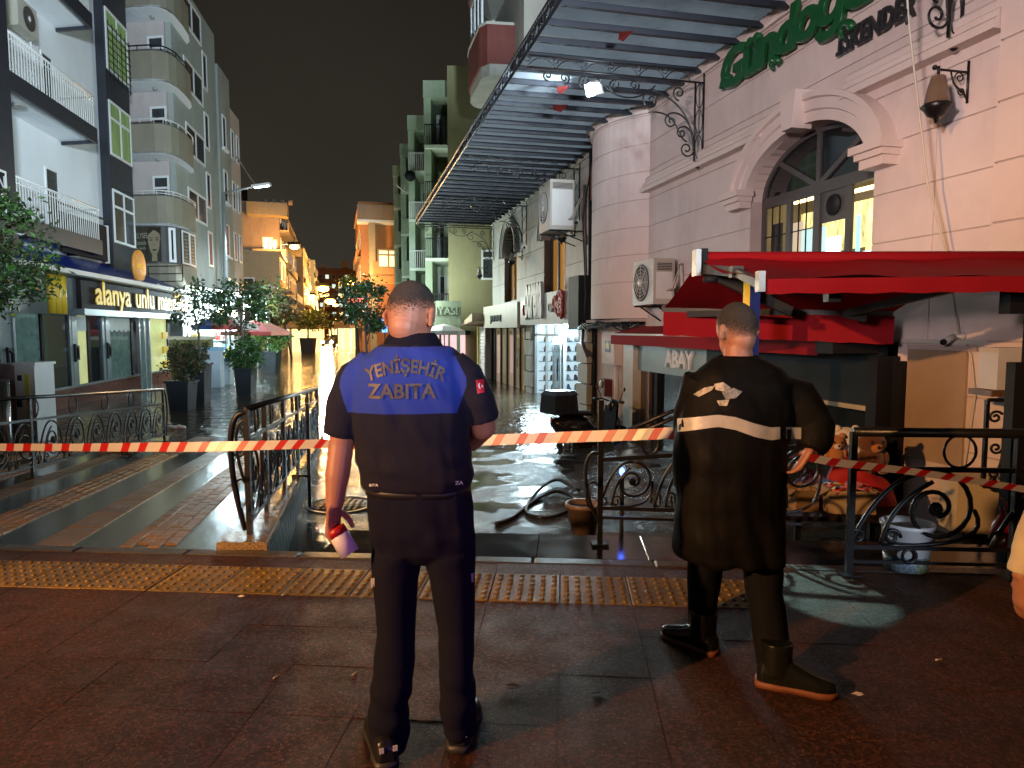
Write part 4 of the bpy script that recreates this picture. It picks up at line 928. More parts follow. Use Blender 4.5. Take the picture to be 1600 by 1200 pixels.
# ================================================================== BAKERY AND APARTMENTS, LEFT SIDE
def la(px, py=540, n=0): return L.hit(px, py, n)[0]
m_silv = M('brushed silver panel', (.34, .38, .40), .3, .6, vary=.1, stretch=(1, 1, 6))
m_slate = M('slate grey panel', (.10, .12, .13), .4, vary=.15, bump=.1)
m_bbrick = M('glazed red brick', (.16, .055, .04), .3, vary=.35, vscale=8, bump=.2)
m_mort = M('dark mortar', (.05, .04, .035), .8)
m_yel = M('yellow sign letter', (.78, .47, .03), .5, vary=.03, emit=.16, ecol=(1, .6, .03))
m_yelp = M('yellow column', (.70, .45, .03), .4, vary=.05)
m_dk = M('dark brown panel', (.022, .016, .016), .7, vary=.2, spec=.1)
m_litg = M('lit bakery glass', (.3, .32, .16), .08, vary=.7, vscale=1.6, emit=.55, ecol=(.75, .8, .35), stretch=(1, 1, .8))
m_tealg = M('painted teal reflection glass', (.05, .08, .075), .05, vary=.95, vscale=3.2, emit=.06, ecol=(.5, .95, .9))  # patchy colour and faint emission stand in for teal reflections
m_tarp = M('blue tarpaulin', (.012, .035, .28), .3, vary=.25, vscale=3, bump=.5, bscale=6)
BK = thing('bakery', L.w(21, -2, -.6), 'bakery with yellow letter sign, three yellow columns and a red brick base', 'shop')
aD0, aD1 = la(217), la(234)
b = MB(); brk = MB()
for a0, a1 in ((14.6, aD0), (aD1, 29.6)):
    b.fbox(L, a0, a1, -.3, -.012, -1.1, -.06)
    for r in range(8):
        z = -.66+r*.075; a = a0+(.11 if r % 2 else 0)
        while a < a1-.02:
            brk.fbox(L, a+.006, min(a+.215, a1), -.012, rng.uniform(0, .006), z+.006, z+.069); a += .22
    MB().fbox(L, a0, a1, -.3, .05, -.06, 0).build('sill', m_silv, BK)
b.build('base_wall', m_mort, BK); tag(brk.build('brickwork', m_bbrick, BK), kind='stuff')
def lpanel(px0, px1, z0, z1, mat, name, n0=-.06, n1=-.03, par=BK): return MB().fbox(L, la(px0), la(px1), n0, n1, z0, z1).build(name, mat, par)
for px in (0, 22, 65, 110, 138, 161, 206, 263):
    lpanel(px-1.5, px+2, .001, 1.95, m_silv if px in (0, 22, 110, 161) else m_dk, 'window_post', -.1, .03)
lpanel(-10, 0, .001, 1.95, m_silv, 'door_panel'); lpanel(2, 21, .001, 1.95, m_silv, 'door_panel')
lpanel(24, 64, .001, 1.95, m_tealg, 'shop_window'); lpanel(67, 108, .001, 1.95, m_glass, 'dark_window'); lpanel(112, 137, .001, 1.95, m_litg, 'lit_window')
lpanel(140, 160, .001, 1.95, m_glass, 'dark_window'); lpanel(163, 205, .001, 1.95, m_tealg, 'shop_window'); lpanel(236, 262, .001, 1.95, m_litg, 'lit_window')
lpanel(112, 120, .001, 1.95, m_silv, 'open_leaf', .0, .04); lpanel(165, 171, .001, 1.95, m_silv, 'open_leaf', .0, .04)
for px in (11, 116, 167):
    a = la(px); b = MB()
    for s in (-1, 1): b.bar(L.w(a-.12, .07, .9+s*.22), L.w(a+.12, .07, .9-s*.0+s*.12), .06); b.bar(L.w(a+s*.1, .07, .7), L.w(a+s*.1, .07, 1.1), .05)
    b.build('door_handle', m_blk, BK)
MB().fbox(L, la(-8), la(26), .04, .10, .28, .62).build('yellow_board', m_yel, BK)
for px in (255,):
    for k in range(3): MB().fbox(L, la(px-4), la(px+4), .05, .12, .1+.55*k, .35+.55*k).build('yellow_block', m_yelp, BK)
# door
DR = MB().fbox(L, aD0+.12, aD1-.05, -.05, -.02, -.7, 1.95).build('glass_door', m_tealg, BK)
b = MB()
for a in (aD0+.05, (aD0+aD1)/2, aD1-.05): b.fbox(L, a-.05, a+.05, -.08, .04, -.7, 1.95)
b.build('door_frame', m_alu, DR)
# curtains
for p0, p1 in ((121, 136), (172, 204)):
    b = MB(); N = 18; A = []; B = []
    for i in range(N+1):
        a = la(p0)+(la(p1)-la(p0))*i/N; A.append(L.w(a, .0+.015*(i % 2), 1.93)); B.append(L.w(a, .0+.015*(i % 2), 1.55-.07*abs(sin(i*pi/4))))
    b.strip(A, B); b.build('lace_curtain', M('white lace', (.5, .52, .48), .8), BK)
# fascia, columns, sign
MB().fbox(L, la(-20), la(118), -.02, .10, 1.95, 3.02).build('fascia', m_slate, BK)
for k in range(3):
    a = la(76+9.2*k)
    b = MB(); b.tube([L.w(a, .12, 1.97), L.w(a, .12, 3.05)], .115, 14); b.build('yellow_column', m_yelp, BK)
MB().fbox(L, la(118), la(283), .05, .26, 2.14, 2.94).build('sign_board', m_dk, BK)
MB().fbox(L, la(114), la(290), .0, .42, 1.95, 2.13).build('sign_ledge', m_silv, BK)
def up(co): return co
w0_ = la(139); wt_ = la(287)-w0_
for tx, o0, fw_ in (('alanya', 0, .295), ('unlu', .345, .19), ('mamülleri', .585, .415)): put_text('lettering', tx, L.mat(w0_+o0*wt_, .30, 2.30, 1), m_yel, BK, size=.98, extrude=.014, offset=.012, fit=fw_*wt_)
for k in range(3):
    b = MB(); a = la(200+30*k); b.tube([L.w(a, .3, 2.94), L.w(a, .55, 3.2), L.w(a, .6, 3.12)], .02, 5); b.build('sign_lamp_arm', m_white, BK)
# tarpaulin roof
A = []; R = []
N = 34
b = MB()
for j in range(7):
    for i in range(N+1):
        a = 16.3+(29.3-16.3)*i/N; v = j/6
        n = .75-2.0*v; z = 3.08+.78*v-.05*sin(pi*v)+.05*noise.noise((a*1.3, v*3, 2))
        b.v.append(L.w(a, n, z))
for j in range(6):
    for i in range(N): b.f.append([j*(N+1)+i, j*(N+1)+i+1, (j+1)*(N+1)+i+1, (j+1)*(N+1)+i]); b.m.append(0); b.s.append(True)
b.build('tarpaulin', m_tarp, BK)
MB().fbox(L, 15.5, 29.3, .70, .80, 2.98, 3.10).build('gutter', m_white, BK)
MB().fbox(L, 15.5, 29.3, -1.15, .69, 2.965, 3.02).build('awning_underside', m_slate, BK)
MB().fbox(L, 15, 29.6, -4, -1.2, -1, 3.0).build('shop_back', m_dk, BK)
# round hanging sign
Zu_ = Vector((0, 0, 1)); q = at(217, 416, 24.2); t = thing('round_sign', q, 'round orange and gold sign on a bracket above the bakery tarpaulin', 'sign')
Rr = Matrix((Vector((1, .25, 0)).normalized(), Vector((0, 0, 1)), Vector((.25, -1, 0)).normalized())).transposed()
MB().lathe([(.56, -.05), (.56, .05), (.5, .06), (0, .06)], q, 28, R=Matrix((L.u, Zu_, L.n)).transposed()).build('disc', M('orange sign face', (.55, .22, .04), .4, vary=.25, vscale=4, emit=.12, ecol=(1, .45, .05)), t)
q2 = q-Vector((.0, .0, .0))
m4 = Matrix((L.u, Zu_, L.n)).transposed().to_4x4(); m4.translation = q+L.n*.07-L.u*.34-Zu_*.08
put_text('lettering', 'BÖREK', m4, m_yel, t, size=.22, extrude=.01, fit=.62)
MB().tube([q-Vector((0, 0, .55)), q-Vector((0, 0, 1.3))], .03, 6).build('pole', m_blk, t); MB().bar(q+Vector((-.5, -.2, -.1)), q+Vector((-3.2, -2.0, -1.0)), .05).build('stay', m_blk, t)
# --- white apartment block -------------------------------------------------
m_wht = M('white painted facade', (.72, .74, .76), .65, vary=.05, vscale=.7, bump=.08, bscale=20, dirt=.3, dirtcol=(.45, .46, .45))
m_cream2 = M('cream wall', (.62, .60, .55), .7, vary=.06, dirt=.2, dirtcol=(.4, .38, .33))
m_anth = M('anthracite cladding', (.022, .024, .032), .45, vary=.15)
m_upvc = M('white window frame', (.75, .76, .76), .4, vary=.03)
m_grlit = M('lit green curtain', (.15, .20, .085), .6, vary=.9, vscale=2.2, emit=.10, ecol=(.42, .75, .22), stretch=(6, 6, .3))
m_wlit = M('pale lit window', (.6, .7, .65), .5, vary=.3, emit=.9, ecol=(.75, .95, .85))
m_dwin = M('dim window glass', (.05, .055, .055), .12, vary=.4, vscale=2)
m_soff = M('white soffit', (.78, .82, .86), .6, vary=.03)
WA = thing('apartment_building', L.w(20, -4, -.6), 'white apartment block with dark edged balconies above the bakery', 'building')
MB().fbox(L, 12.5, 26.6, -9, -1.2, 3.0, 19).build('wall', m_wht, WA)
MB().fbox(L, 16.3, 17.0, -1.2, .02, 3.1, 19).build('corner_column', m_anth, WA)
def window(fr, a0, a1, n, z0, z1, glass, par, split=1, tr=0., frame=m_upvc, fw=.06, name='window'):
    f = MB()
    f.fbox(fr, a0, a1, n, n+.05, z0, z0+fw); f.fbox(fr, a0, a1, n, n+.05, z1-fw, z1); f.fbox(fr, a0, a0+fw, n, n+.049, z0+fw, z1-fw); f.fbox(fr, a1-fw, a1, n, n+.049, z0+fw, z1-fw)
    for k in range(1, split): a = a0+(a1-a0)*k/split; f.fbox(fr, a-fw/2, a+fw/2, n, n+.048, z0+fw, z1-fw)
    if tr: f.fbox(fr, a0+fw, a1-fw, n, n+.047, z1-tr-fw, z1-tr)
    o = f.build(name, frame, par)
    MB().fbox(fr, a0+fw*.5, a1-fw*.5, n+.004, n+.02, z0+fw*.5, z1-fw*.5).build('pane', glass, o); return o
aB = 21.75
for k, zs in enumerate((4.15, 7.5, 10.85, 14.2)):
    MB().fbox(L, 12.5, aB, -1.2, -.06, zs-.22, zs).build('balcony_slab', m_soff, WA)
    b = MB(); b.fbox(L, 12.5, aB+.05, -.06, .04, zs-.32, zs+.12); b.fbox(L, aB, aB+.06, -1.2, -.061, zs-.319, zs+.119); b.build('slab_edge', m_anth, WA)
    if k < 3:
        b = MB(); b.tube([L.w(17.0, -.02, zs+1.05), L.w(aB, -.02, zs+1.05), L.w(aB, -1.2, zs+1.05)], .03, 6); b.tube([L.w(17.0, -.02, zs+.9), L.w(aB, -.02, zs+.9)], .015, 4)
        a = 17.1
        while a < aB: b.bar(L.w(a, -.02, zs+.12), L.w(a, -.02, zs+1.03), .018); a += .135
        for q in range(9): b.bar(L.w(aB, -1.15+.13*q, zs+.12), L.w(aB, -1.15+.13*q, zs+1.03), .018)
        b.build('railing', m_white, WA)
    MB().fbox(L, 18.2, 18.55, -.8, -.45, zs-.27, zs-.221).build('soffit_lamp', M('soffit lamp', (.3, .28, .25), .4), WA)
window(L, 17.2, 19.0, -1.2, 7.6, 9.9, m_grlit, WA, 3); window(L, 20.7, 21.4, -1.2, 7.6, 9.6, m_dwin, WA)
window(L, 17.6, 18.9, -1.2, 4.9, 6.4, m_dwin, WA, 1, fw=.1); window(L, 20.6, 21.4, -1.2, 4.25, 6.3, m_dwin, WA)
window(L, 17.2, 19.0, -1.2, 11, 13.2, m_dwin, WA, 3); window(L, 20.6, 21.4, -1.2, 10.95, 13.1, m_dwin, WA)
MB().ball(L.w(17.25, -.6, 10.1), .16, 10, 8).build('hanging_lamp', M('cold lamp', (.8, .95, 1), .4, vary=0, emit=14, ecol=(.75, .95, 1)), WA)
ac = ac_unit(18.9, 19.75, -1.05, -.75, 9.3, 10.0, 'white air conditioner on the apartment wall above the left balcony', L.w(19, -1.1, 9.3)) if False else None
t = thing('air_conditioner', L.w(19.3, -1.1, 9.3), 'white air conditioner on the apartment wall above the left balcony', 'air conditioner', 'air conditioners on the street fronts')
MB().fbox(L, 18.75, 19.75, -1.05, -.70, 9.45, 10.2).build('case', M('yellowed case', (.42, .385, .33), .45), t)
R = Matrix((L.u, Vector((0, 0, 1)), L.n)).transposed()
b = MB(); b.lathe([(.31, 0), (.31, .015), (.28, .015), (.27, .004), (.07, .004), (.07, .02), (0, .02)], L.w(19.32, -.70, 9.82), 20, R=R); b.build('fan_grille', M('fan well', (.05, .045, .04), .5), t)
MB().lathe([(.07, 0), (.07, .01), (0, .01)], L.w(19.32, -.68, 9.82), 12, R=R).build('hub', m_white, t)
b = MB(); b.tube([L.w(19.8, -1.0, 9.6), L.w(20.3, -1.15, 9.0), L.w(20.0, -1.15, 8.6), L.w(20.6, -1.15, 8.2), L.w(20.5, -1.15, 9.6)], .03, 5); b.build('pipe', m_white, t)
# bay with dark panels and windows
bn = -.85; b0, b1 = la(173, 300, bn), la(208, 300, bn)
MB().fbox(L, b0, b1, -1.199, bn, 3.3, 18).build('bay', m_anth, WA)
for (y0, y1, gl) in ((302, 382, m_dwin), (172, 252, m_grlit), (40, 128, m_grlit)):
    z0, z1 = L.hit(190, y1, bn)[1], L.hit(190, y0, bn)[1]
    window(L, b0+.1, b1-.05, bn+.005, z0, z1, gl, WA, 2, .55, fw=.08)
b = MB()
for i in range(8): b.bar(L.w(b0+.05, bn+.12, 10.3+.24*i), L.w(b1, bn+.12, 10.3+.24*i), .02)
for i in range(6): b.bar(L.w(b0+.1+(b1-b0)*i/5.5, bn+.12, 10.2), L.w(b0+.1+(b1-b0)*i/5.5, bn+.12, 12.1), .02)
b.build('window_grid', m_blk, WA)
t = thing('dark_billboard', L.w(21.5, -.3, 4), 'blank dark brown billboard above the blue tarpaulin', 'billboard')
n_ = -.35; MB().fbox(L, la(97, 370, n_), la(168, 370, n_), n_-.1, n_, 3.75, L.hit(160, 352, n_)[1]).build('board', m_dk, t)
MB().bar(L.w(la(90, 347, n_), n_, L.hit(170, 348, n_)[1]+.05), L.w(la(172, 347, n_), n_, L.hit(170, 348, n_)[1]+.05), .05).build('top_bar', m_blk, t)
MB().fbox(L, la(167, 370, n_), la(169, 370, n_), n_-.1, n_+.03, 3.7, L.hit(160, 350, n_)[1]).build('edge_trim', m_cream2, t)
t = thing('vertical_sign', L.w(16.2, .1, 5), 'black sign with white frame and letter at the far left edge', 'sign')
s0 = L.hit(0, 290, .06)[0]-.9; s1 = L.hit(10, 290, .06)[0]; zb, zt = L.hit(8, 318, .06)[1], L.hit(8, 268, .06)[1]
MB().fbox(L, s0, s1, .021, .06, zb, zt).build('board', m_blk, t)
b = MB()
for q in ((s0, s1, zt-.05, zt), (s0, s1, zb, zb+.05), (s1-.05, s1, zb+.05, zt-.05)): b.fbox(L, q[0], q[1], .061, .08, q[2], q[3])
b.build('frame', m_wlet, t); put_text('lettering', 'N', L.mat(s1-.42, .065, (zb+zt)/2-.1, 1), m_wlet, t, size=.5, extrude=.01)
put_text('lettering', 'o', L.mat(s1-.25, .065, zb+.12, 1), m_wlet, t, size=.2, extrude=.01)
# --- grey block with rounded balconies ------------------------------------------
m_beige = M('beige render', (.25, .23, .17), .75, vary=.1, vscale=.8, bump=.15, bscale=15, dirt=.7, dirtcol=(.15, .13, .1))
m_gren = M('grey green render', (.32, .35, .33), .75, vary=.08, vscale=.8, bump=.15, bscale=15, dirt=.6, dirtcol=(.2, .2, .18))
m_pale = M('pale pink wall', (.50, .44, .42), .7, vary=.06, dirt=.3, dirtcol=(.3, .26, .24))
GA = thing('apartment_building', L.w(31, -4, -.6), 'grey apartment block with stacked rounded corner balconies', 'building')
MB().fbox(L, 29.6, 36.7, -10, 0, -1, 16.4).build('wall', m_gren, GA)
MB().fbox(L, 29.4, 29.598, -10, -.25, 3.2, 16.4).build('end_wall', m_pale, GA)
PATH = [(29.3, -3.2), (28.15, -3.1), (28.15, -1.0), (28.18, -.4), (28.32, -.05), (28.6, .18), (29.1, .34), (30.0, .40), (31.0, .36), (31.6, .2), (31.85, .0)]
def wrap(z0, z1, name, mat, th=.12, path=PATH):
    R = []
    for i, (a, n) in enumerate(path):
        p = Vector(path[max(0, i-1)]); q = Vector(path[min(len(path)-1, i+1)]); d = (q-p).normalized(); nn = Vector((-d.y, d.x))
        R.append([L.w(a, n, z0), L.w(a-nn.x*th, n-nn.y*th, z0), L.w(a-nn.x*th, n-nn.y*th, z1), L.w(a, n, z1)])
    return MB().loft(R, smooth=False).build(name, mat, GA)
FL = (5.72, 8.50, 11.28, 14.06)
for k, z in enumerate(FL):
    wrap(z-.02, z+1.12, 'balcony_parapet', m_beige)
    wrap(z+1.12, z+1.17, 'parapet_cap', M('dark parapet edge', (.08, .07, .06), .8), .14)
    b = MB(); b.prism([L.w(a, n, z-.03) for a, n in PATH]+[L.w(31.8, -3.2, z-.03)], (0, 0, .09)); b.build('balcony_floor', m_soff, GA)
    MB().lathe([(.1, 0), (.09, -.06), (0, -.08)], L.w(29.0, -.6, z-.03), 8).build('soffit_lamp', M('soffit lamp', (.3, .28, .25), .4), GA)
    ra = [L.w(a, n, z+1.32) for a, n in PATH[1:]]
    rb = MB(); rb.tube(ra, .03, 5)
    for q in PATH[1:]: rb.bar(L.w(*q, z+1.15), L.w(*q, z+1.32), .025)
    if k == 0: rb.tube([p-Vector((0, 0, .1)) for p in ra], .02, 5)
    rb.build('handrail', m_white if k < 2 else m_blk, GA)
    if k < 4:
        # balcony door on the end wall (facing the camera) and window on the street wall
        EW = Frame(0, 0, 1, 0, 0, -1); e0 = L.w(29.4, -1.35, 0); EW.u = L.n; EW.n = -L.u; EW.o = e0
        window(EW, .35, 1.1, .004, z+.1, z+2.15, m_dwin, GA, 1, .45, fw=.09, name='balcony_door')
        window(L, la(293, 300), la(318, 300)+.4, .005, z+.75, z+2.05, m_dwin, GA, 2, fw=.1)
# first floor beauty salon panels
z0, z1 = 4.18, 5.68
b = MB(); b.prism([L.w(a, n-.02, 3.2) for a, n in PATH]+[L.w(31.8, -3.2, 3.2)], (0, 0, .98)); b.build('lower_wall', m_beige, GA)
b = MB(); b.prism([L.w(a, n-.1 if n > -3 else n, 4.18) for a, n in PATH]+[L.w(31.8, -3.2, 4.18)], (0, 0, 1.52)); b.build('bay_back', m_frame, GA)
EW.o = L.w(28.15, -3.0, 0)
PT = thing('beauty_poster', L.w(28.1, -1, 4.3), 'salon window poster with a face and pale lettering under the lowest rounded balcony', 'poster')
MB().fbox(EW, 1.5, 2.72, .0, .03, 4.25, 5.62).build('panel', M('dark olive poster', (.045, .045, .032), .4, vary=.3), PT)
# face as plain printed shapes
b = MB(); fa, fz = 2.42, 4.98
b.fprism(EW, [(fa+.30*cos(t*pi/12)*(1 if sin(t*pi/12) > 0 else .8), fz+.05+.50*sin(t*pi/12)*(1 if sin(t*pi/12) > 0 else 1.1)) for t in range(24)], .031, .034); b.fprism(EW, [(fa-.12, 4.27), (fa+.12, 4.27), (fa+.1, 4.7), (fa-.1, 4.7)], .031, .0335)
b.build('printed_face', M('printed skin', (.27, .22, .15), .5, vary=.2, vscale=5), PT)
b = MB()
for s in (-1, 1): b.fprism(EW, [(fa+s*.13+.07*cos(t*pi/6), fz+.12+.025*sin(t*pi/6)) for t in range(12)], .035, .037); b.fprism(EW, [(fa+s*.2, fz+.2), (fa+s*.06, fz+.19), (fa+s*.06, fz+.21), (fa+s*.2, fz+.235)], .035, .037)
b.fprism(EW, [(fa+.09*cos(t*pi/6), fz-.27+.035*sin(t*pi/6)) for t in range(12)], .035, .037); b.fprism(EW, [(fa-.04, fz-.1), (fa+.05, fz-.1), (fa+.02, fz-.06)], .035, .037)
b.fprism(EW, [(fa-.34, fz-.6), (fa-.26, fz-.3), (fa-.28, fz+.3), (fa, fz+.52), (fa+.3, fz+.35), (fa+.32, fz+.6), (fa-.2, fz+.62), (fa-.42, fz+.2)], .0345, .0365)
b.build('printed_hair', M('printed dark', (.03, .022, .015), .5), PT)
mpx = M('pale print', (.30, .29, .22), .5)
for tx, zz, sz, ff in (('ELYSEE', 5.18, .3, .85), ('Estetik', 4.92, .24, .75), ('ve Güzellik', 4.74, .14, .7), ('cilt  lazer', 4.5, .1, .6), ('bakım', 4.38, .1, .4)):
    put_text('lettering', tx, EW.mat(1.62, .036, zz, 1), mpx, PT, size=sz, extrude=.002, fit=ff*.62)
for k, (i0, i1) in enumerate(((4, 5), (6, 7), (7, 8))):
    (a0, n0), (a1, n1) = PATH[i0], PATH[i1]; d = Vector((a1-a0, n1-n0)); l = d.length; d /= l
    fr = Frame(0, 0, 1, 0, 0, 1); fr.u = (L.u*d.x+L.n*d.y).normalized(); fr.n = (L.n*d.x-L.u*d.y).normalized(); fr.o = L.w(a0, n0, 0)
    w_ = window(fr, .05, l-.03, -.06, 4.25, 5.62, M('green text panel', (.03, .05, .045), .4) if k else m_blk, GA, 1, fw=.07 if k else .1, name='salon_panel')
    if k:
        for q in range(8): MB().fbox(fr, .25+.05*(q % 3), l-.25-.04*(q % 2), -.025, -.02, 4.38+q*.145, 4.42+q*.145).build('text_line', mpx, w_)
b = MB()
for q in ((.0, 1.55, 4.05, 4.08), (.0, 1.55, 3.75, 3.78), (.0, 1.55, 3.45, 3.48), (0, .04, 3.48, 4.05), (1.51, 1.55, 3.48, 4.05)): b.fbox(EW, 2.1+q[0], 2.1+q[1], .05, .08, q[2], q[3])
b.build('empty_sign_frame', m_blk, GA)
# windows of the street wall further on and the next block
for z in (4.6, 7.4, 10.2, 13.0):
    window(L, 34.2, 35.0, .005, z, z+1.7, m_dwin if z != 4.6 else m_dwin, GA, 1, fw=.1)
NB = thing('apartment_building', L.w(39, -4, -.6), 'pale narrow apartment block behind the street lamp pole', 'building')
MB().fbox(L, 36.72, 39.2, -10, .12, -1, 15.0).build('wall', m_gren, NB); MB().fbox(L, 39.2, 41.9, -10, .02, -1, 13.7).build('wall', m_pale, NB)
for z in (2.6, 5.4, 8.2, 11.0):
    window(L, 37.3, 38.1, .125, z, z+1.7, m_wlit if z == 2.6 else m_dwin, NB, 1, fw=.1); window(L, 39.6, 40.3, .025, z, z+1.6, m_dwin, NB, 1, fw=.1); window(L, 40.9, 41.5, .025, z, z+1.6, m_dwin, NB, 1, fw=.1)
    MB().fbox(L, 37.2, 38.2, .12, .3, z-.12, z).build('sill', m_soff, NB)
b = MB(); b.add([L.w(40.5, .1, 11.3), L.w(41.6, 1.2, 9.7), L.w(42.2, 1.1, 9.6), L.w(41.0, .1, 11.4)], [(0, 1, 2, 3)]); b.build('torn_cloth', m_white, NB)
# --- unlit street lamp on tall pole ---------------------------------------------
q = at(357, 540, 35.0); t = thing('street_lamp', (q.x, q.y, -.7), 'tall grey street lamp with long arm and cold white head, beside the grey block', 'street lamp')
zt = at(357, 300, 35).z; b = MB(); b.tube([(q.x, q.y, -.9), (q.x, q.y, 3), (q.x, q.y, zt)], [.13, .11, .07], 10); b.build('pole', M('galvanised steel', (.42, .46, .48), .4, .5), t)
h = at(400, 291, 34.6); MB().tube([(q.x, q.y, zt-.05), h], .05, 6).build('arm', M('galvanised steel', (.42, .46, .48), .4, .5), t)
MB().box(h+Vector((.28, -.05, .03)), (.9, .3, .12), R=Matrix.Rotation(radians(-8), 3, 'Y')).build('head', m_white, t)
MB().box(h+Vector((.30, -.05, -.04)), (.7, .22, .02), R=Matrix.Rotation(radians(-8), 3, 'Y')).build('lens', M('cold lamp', (.8, .95, 1), .4, vary=0, emit=14, ecol=(.75, .95, 1)), t)
lamp('lamp_light', 'SPOT', h+Vector((.30, -.05, -.12)), 1800, (.80, .95, 1), h+Vector((5, .5, -8)), .25, spot=155, blend=.4)
# ================================================================== FAR BUILDINGS
m_or = M('ochre render', (.42, .33, .2), .8, vary=.1, dirt=.3, dirtcol=(.25, .18, .1)); m_brn = M('brown render', (.30, .22, .16), .8, vary=.1, dirt=.3)
m_warmwin = M('warm lit window', (.9, .8, .5), .5, vary=.25, emit=1.7, ecol=(1, .68, .27)); m_coolwin = M('cool lit window', (.7, .9, .8), .5, vary=.25, emit=.9, ecol=(.75, 1, .85))
class WF(Frame):
    def __init__(s, x, y, ang=0): s.u = Vector((cos(ang), sin(ang), 0)); s.n = Vector((sin(ang), -cos(ang), 0)); s.o = Vector((x, y, 0))
def bx(px0, px1, Y): return at(px0, 515, Y).x, at(px1, 515, Y).x
def zt_(py, px, Y): return at(px, py, Y).z
# left: ochre house with a balcony, lower shop house in front of it
def house(px0, px1, Y, ytop, depth, label, mat, name='apartment_building', ang=.25):
    x0, x1 = bx(px0, px1, Y); z = zt_(ytop, (px0+px1)/2, Y)
    t = thing(name, ((x0+x1)/2, Y+depth/2, -.7), label, 'building')
    fr = WF(x0, Y, ang); w = x1-x0
    MB().fbox(fr, 0, w, -depth, 0, -1, z).build('wall', mat, t)
    MB().fbox(fr, -.15, w+.15, -depth-.1, .15, z, z+.25).build('roof', mat, t)
    rt = px0 > 530; sf = Frame(0, 0, 1, 0, 0, 1); sf.u = -fr.n; sf.n = -fr.u if rt else fr.u; sf.o = fr.w(0 if rt else w, 0, 0); k = 0
    for zz in [2.6+2.9*i for i in range(int((z-3.2)/2.9)+1)]:
        d = 1.0
        while d < depth-1.5:
            g = m_warmwin if (k*7) % 11 == 3 else m_dwin; k += 1
            window(sf, d, d+1.2, .005, zz, zz+1.5, g, t, 1, fw=.1); d += 2.6
        MB().fbox(sf, .6, depth-1, .001, .8 if (k % 3) else .3, zz-.9, zz-.75).build('balcony_slab', m_or, t)
        MB().fbox(sf, .6, depth-1, .7 if (k % 3) else .2, .8 if (k % 3) else .3, zz-.75, zz-.1).build('balcony_parapet', mat, t)
    return t, fr, w, z
t, fr, w, z = house(372, 437, 62, 318, 14, 'ochre apartment house with a lit top balcony beyond the grey block', m_brn)
x = .42*w
for zz in (4.2, 7.6):
    MB().fbox(fr, x, w+.6, .001, 1.4, zz-.15, zz).build('balcony_slab', m_soff, t); MB().fbox(fr, x, w+.6, 1.28, 1.4, zz, zz+1.0).build('balcony_parapet', m_or, t)
    window(fr, x+.7, x+1.6, .005, zz+.1, zz+2.2, m_coolwin if zz > 6 else m_dwin, t, 1, .5, fw=.12); window(fr, w-1.0, w-.2, .005, zz+.6, zz+2.0, m_coolwin if zz > 6 else m_dwin, t, 1, fw=.12)
MB().fbox(fr, x-.4, w+.8, -.5, 1.5, z-1.1, z-.02).build('top_slab', m_or, t)
MB().lathe([(.75, 0), (.75, 1.3), (0, 1.5)], fr.w(x-1.4, -2, z+.25), 12).build('water_drum', m_blk, t)
for k in range(4): MB().lathe([(.22, 0), (.26, .4), (0, .45)], fr.w(x+1+k*.7, -1, z+.25), 8).build('flower_pot', m_brn, t)
for zz in (5, 8): MB().fbox(fr, .6, 1.2, .0, .5, zz, zz+.6).build('wall_box', m_grey, t)
t, fr, w, z = house(366, 436, 54, 396, 7.5, 'low yellow shop house lit orange by the street lamp', m_or, 'shop_house')
window(fr, .5, 1.6, .005, 4.0, 5.6, m_dwin, t, 1, fw=.1); window(fr, 2.3, 2.9, .005, 4.3, 5.0, m_dwin, t, 1, fw=.08)
MB().fbox(fr, -.5, w+.1, .001, 1.1, 2.9, 3.05).build('balcony_slab', m_or, t); MB().fbox(fr, -.5, w+.1, 1.0, 1.1, 3.05, 4.1).build('balcony_parapet', m_or, t)
t, fr, w, z = house(436, 452, 72, 345, 14, 'narrow ochre house set behind the first orange lamp', m_or)
for zz in (2.5, 5.5, 8.5): window(fr, .4, w-.3, .005, zz, zz+1.5, m_dwin, t, 1, fw=.1)
MB().fbox(fr, .1, w+.7, .001, .9, 4.6, 4.72).build('balcony_slab', m_soff, t); MB().fbox(fr, .1, w+.7, .001, .9, 7.6, 7.72).build('balcony_slab', m_soff, t)
t, fr, w, z = house(452, 475, 88, 388, 20, 'pale yellow house far down the street with awnings', m_or)
for zz in (3, 6, 9):
    window(fr, .5, w-.8, .005, zz, zz+1.4, m_dwin, t, 1, fw=.12)
for zz in (5.2, 8.2): MB().add([fr.w(-.6, .02, zz), fr.w(w*.8, .02, zz), fr.w(w*.8, 1.3, zz-.7), fr.w(-.6, 1.3, zz-.7)], [(0, 1, 2, 3)]).build('awning_cloth', m_brn, t)
t, fr, w, z = house(472, 492, 118, 408, 25, 'grey far house on the left of the street end', m_gren)
for zz in (3, 6, 9, 12): window(fr, .4, w-.6, .005, zz, zz+1.5, m_dwin, t, 1, fw=.15)
t, fr, w, z = house(486, 575, 190, 420, 20, 'long dark apartment block with scattered lit windows closing the street', M('dark brick block', (.16, .075, .05), .8, vary=.15))
wr_ = random.Random(5)
for i in range(9):
    for j in range(6):
        g = wr_.choice([m_warmwin, m_coolwin, m_dwin, m_dwin, m_dwin]); a = .5+i*w/9; zz = 2.6+j*2.55
        if (i, j) in ((4, 4), (5, 4), (5, 3), (5, 2), (4, 2), (3, 1), (5, 1), (4, 3)): g = m_warmwin if j > 2 else m_coolwin
        window(fr, a, a+1.15, .005, zz, zz+1.3, g, t, 1, fw=.12, frame=m_brn)
for j in range(6): MB().fbox(fr, w*.42, w*.78, .001, 1.0, 2.2+j*2.55, 2.36+j*2.55).build('balcony_slab', m_brn, t)
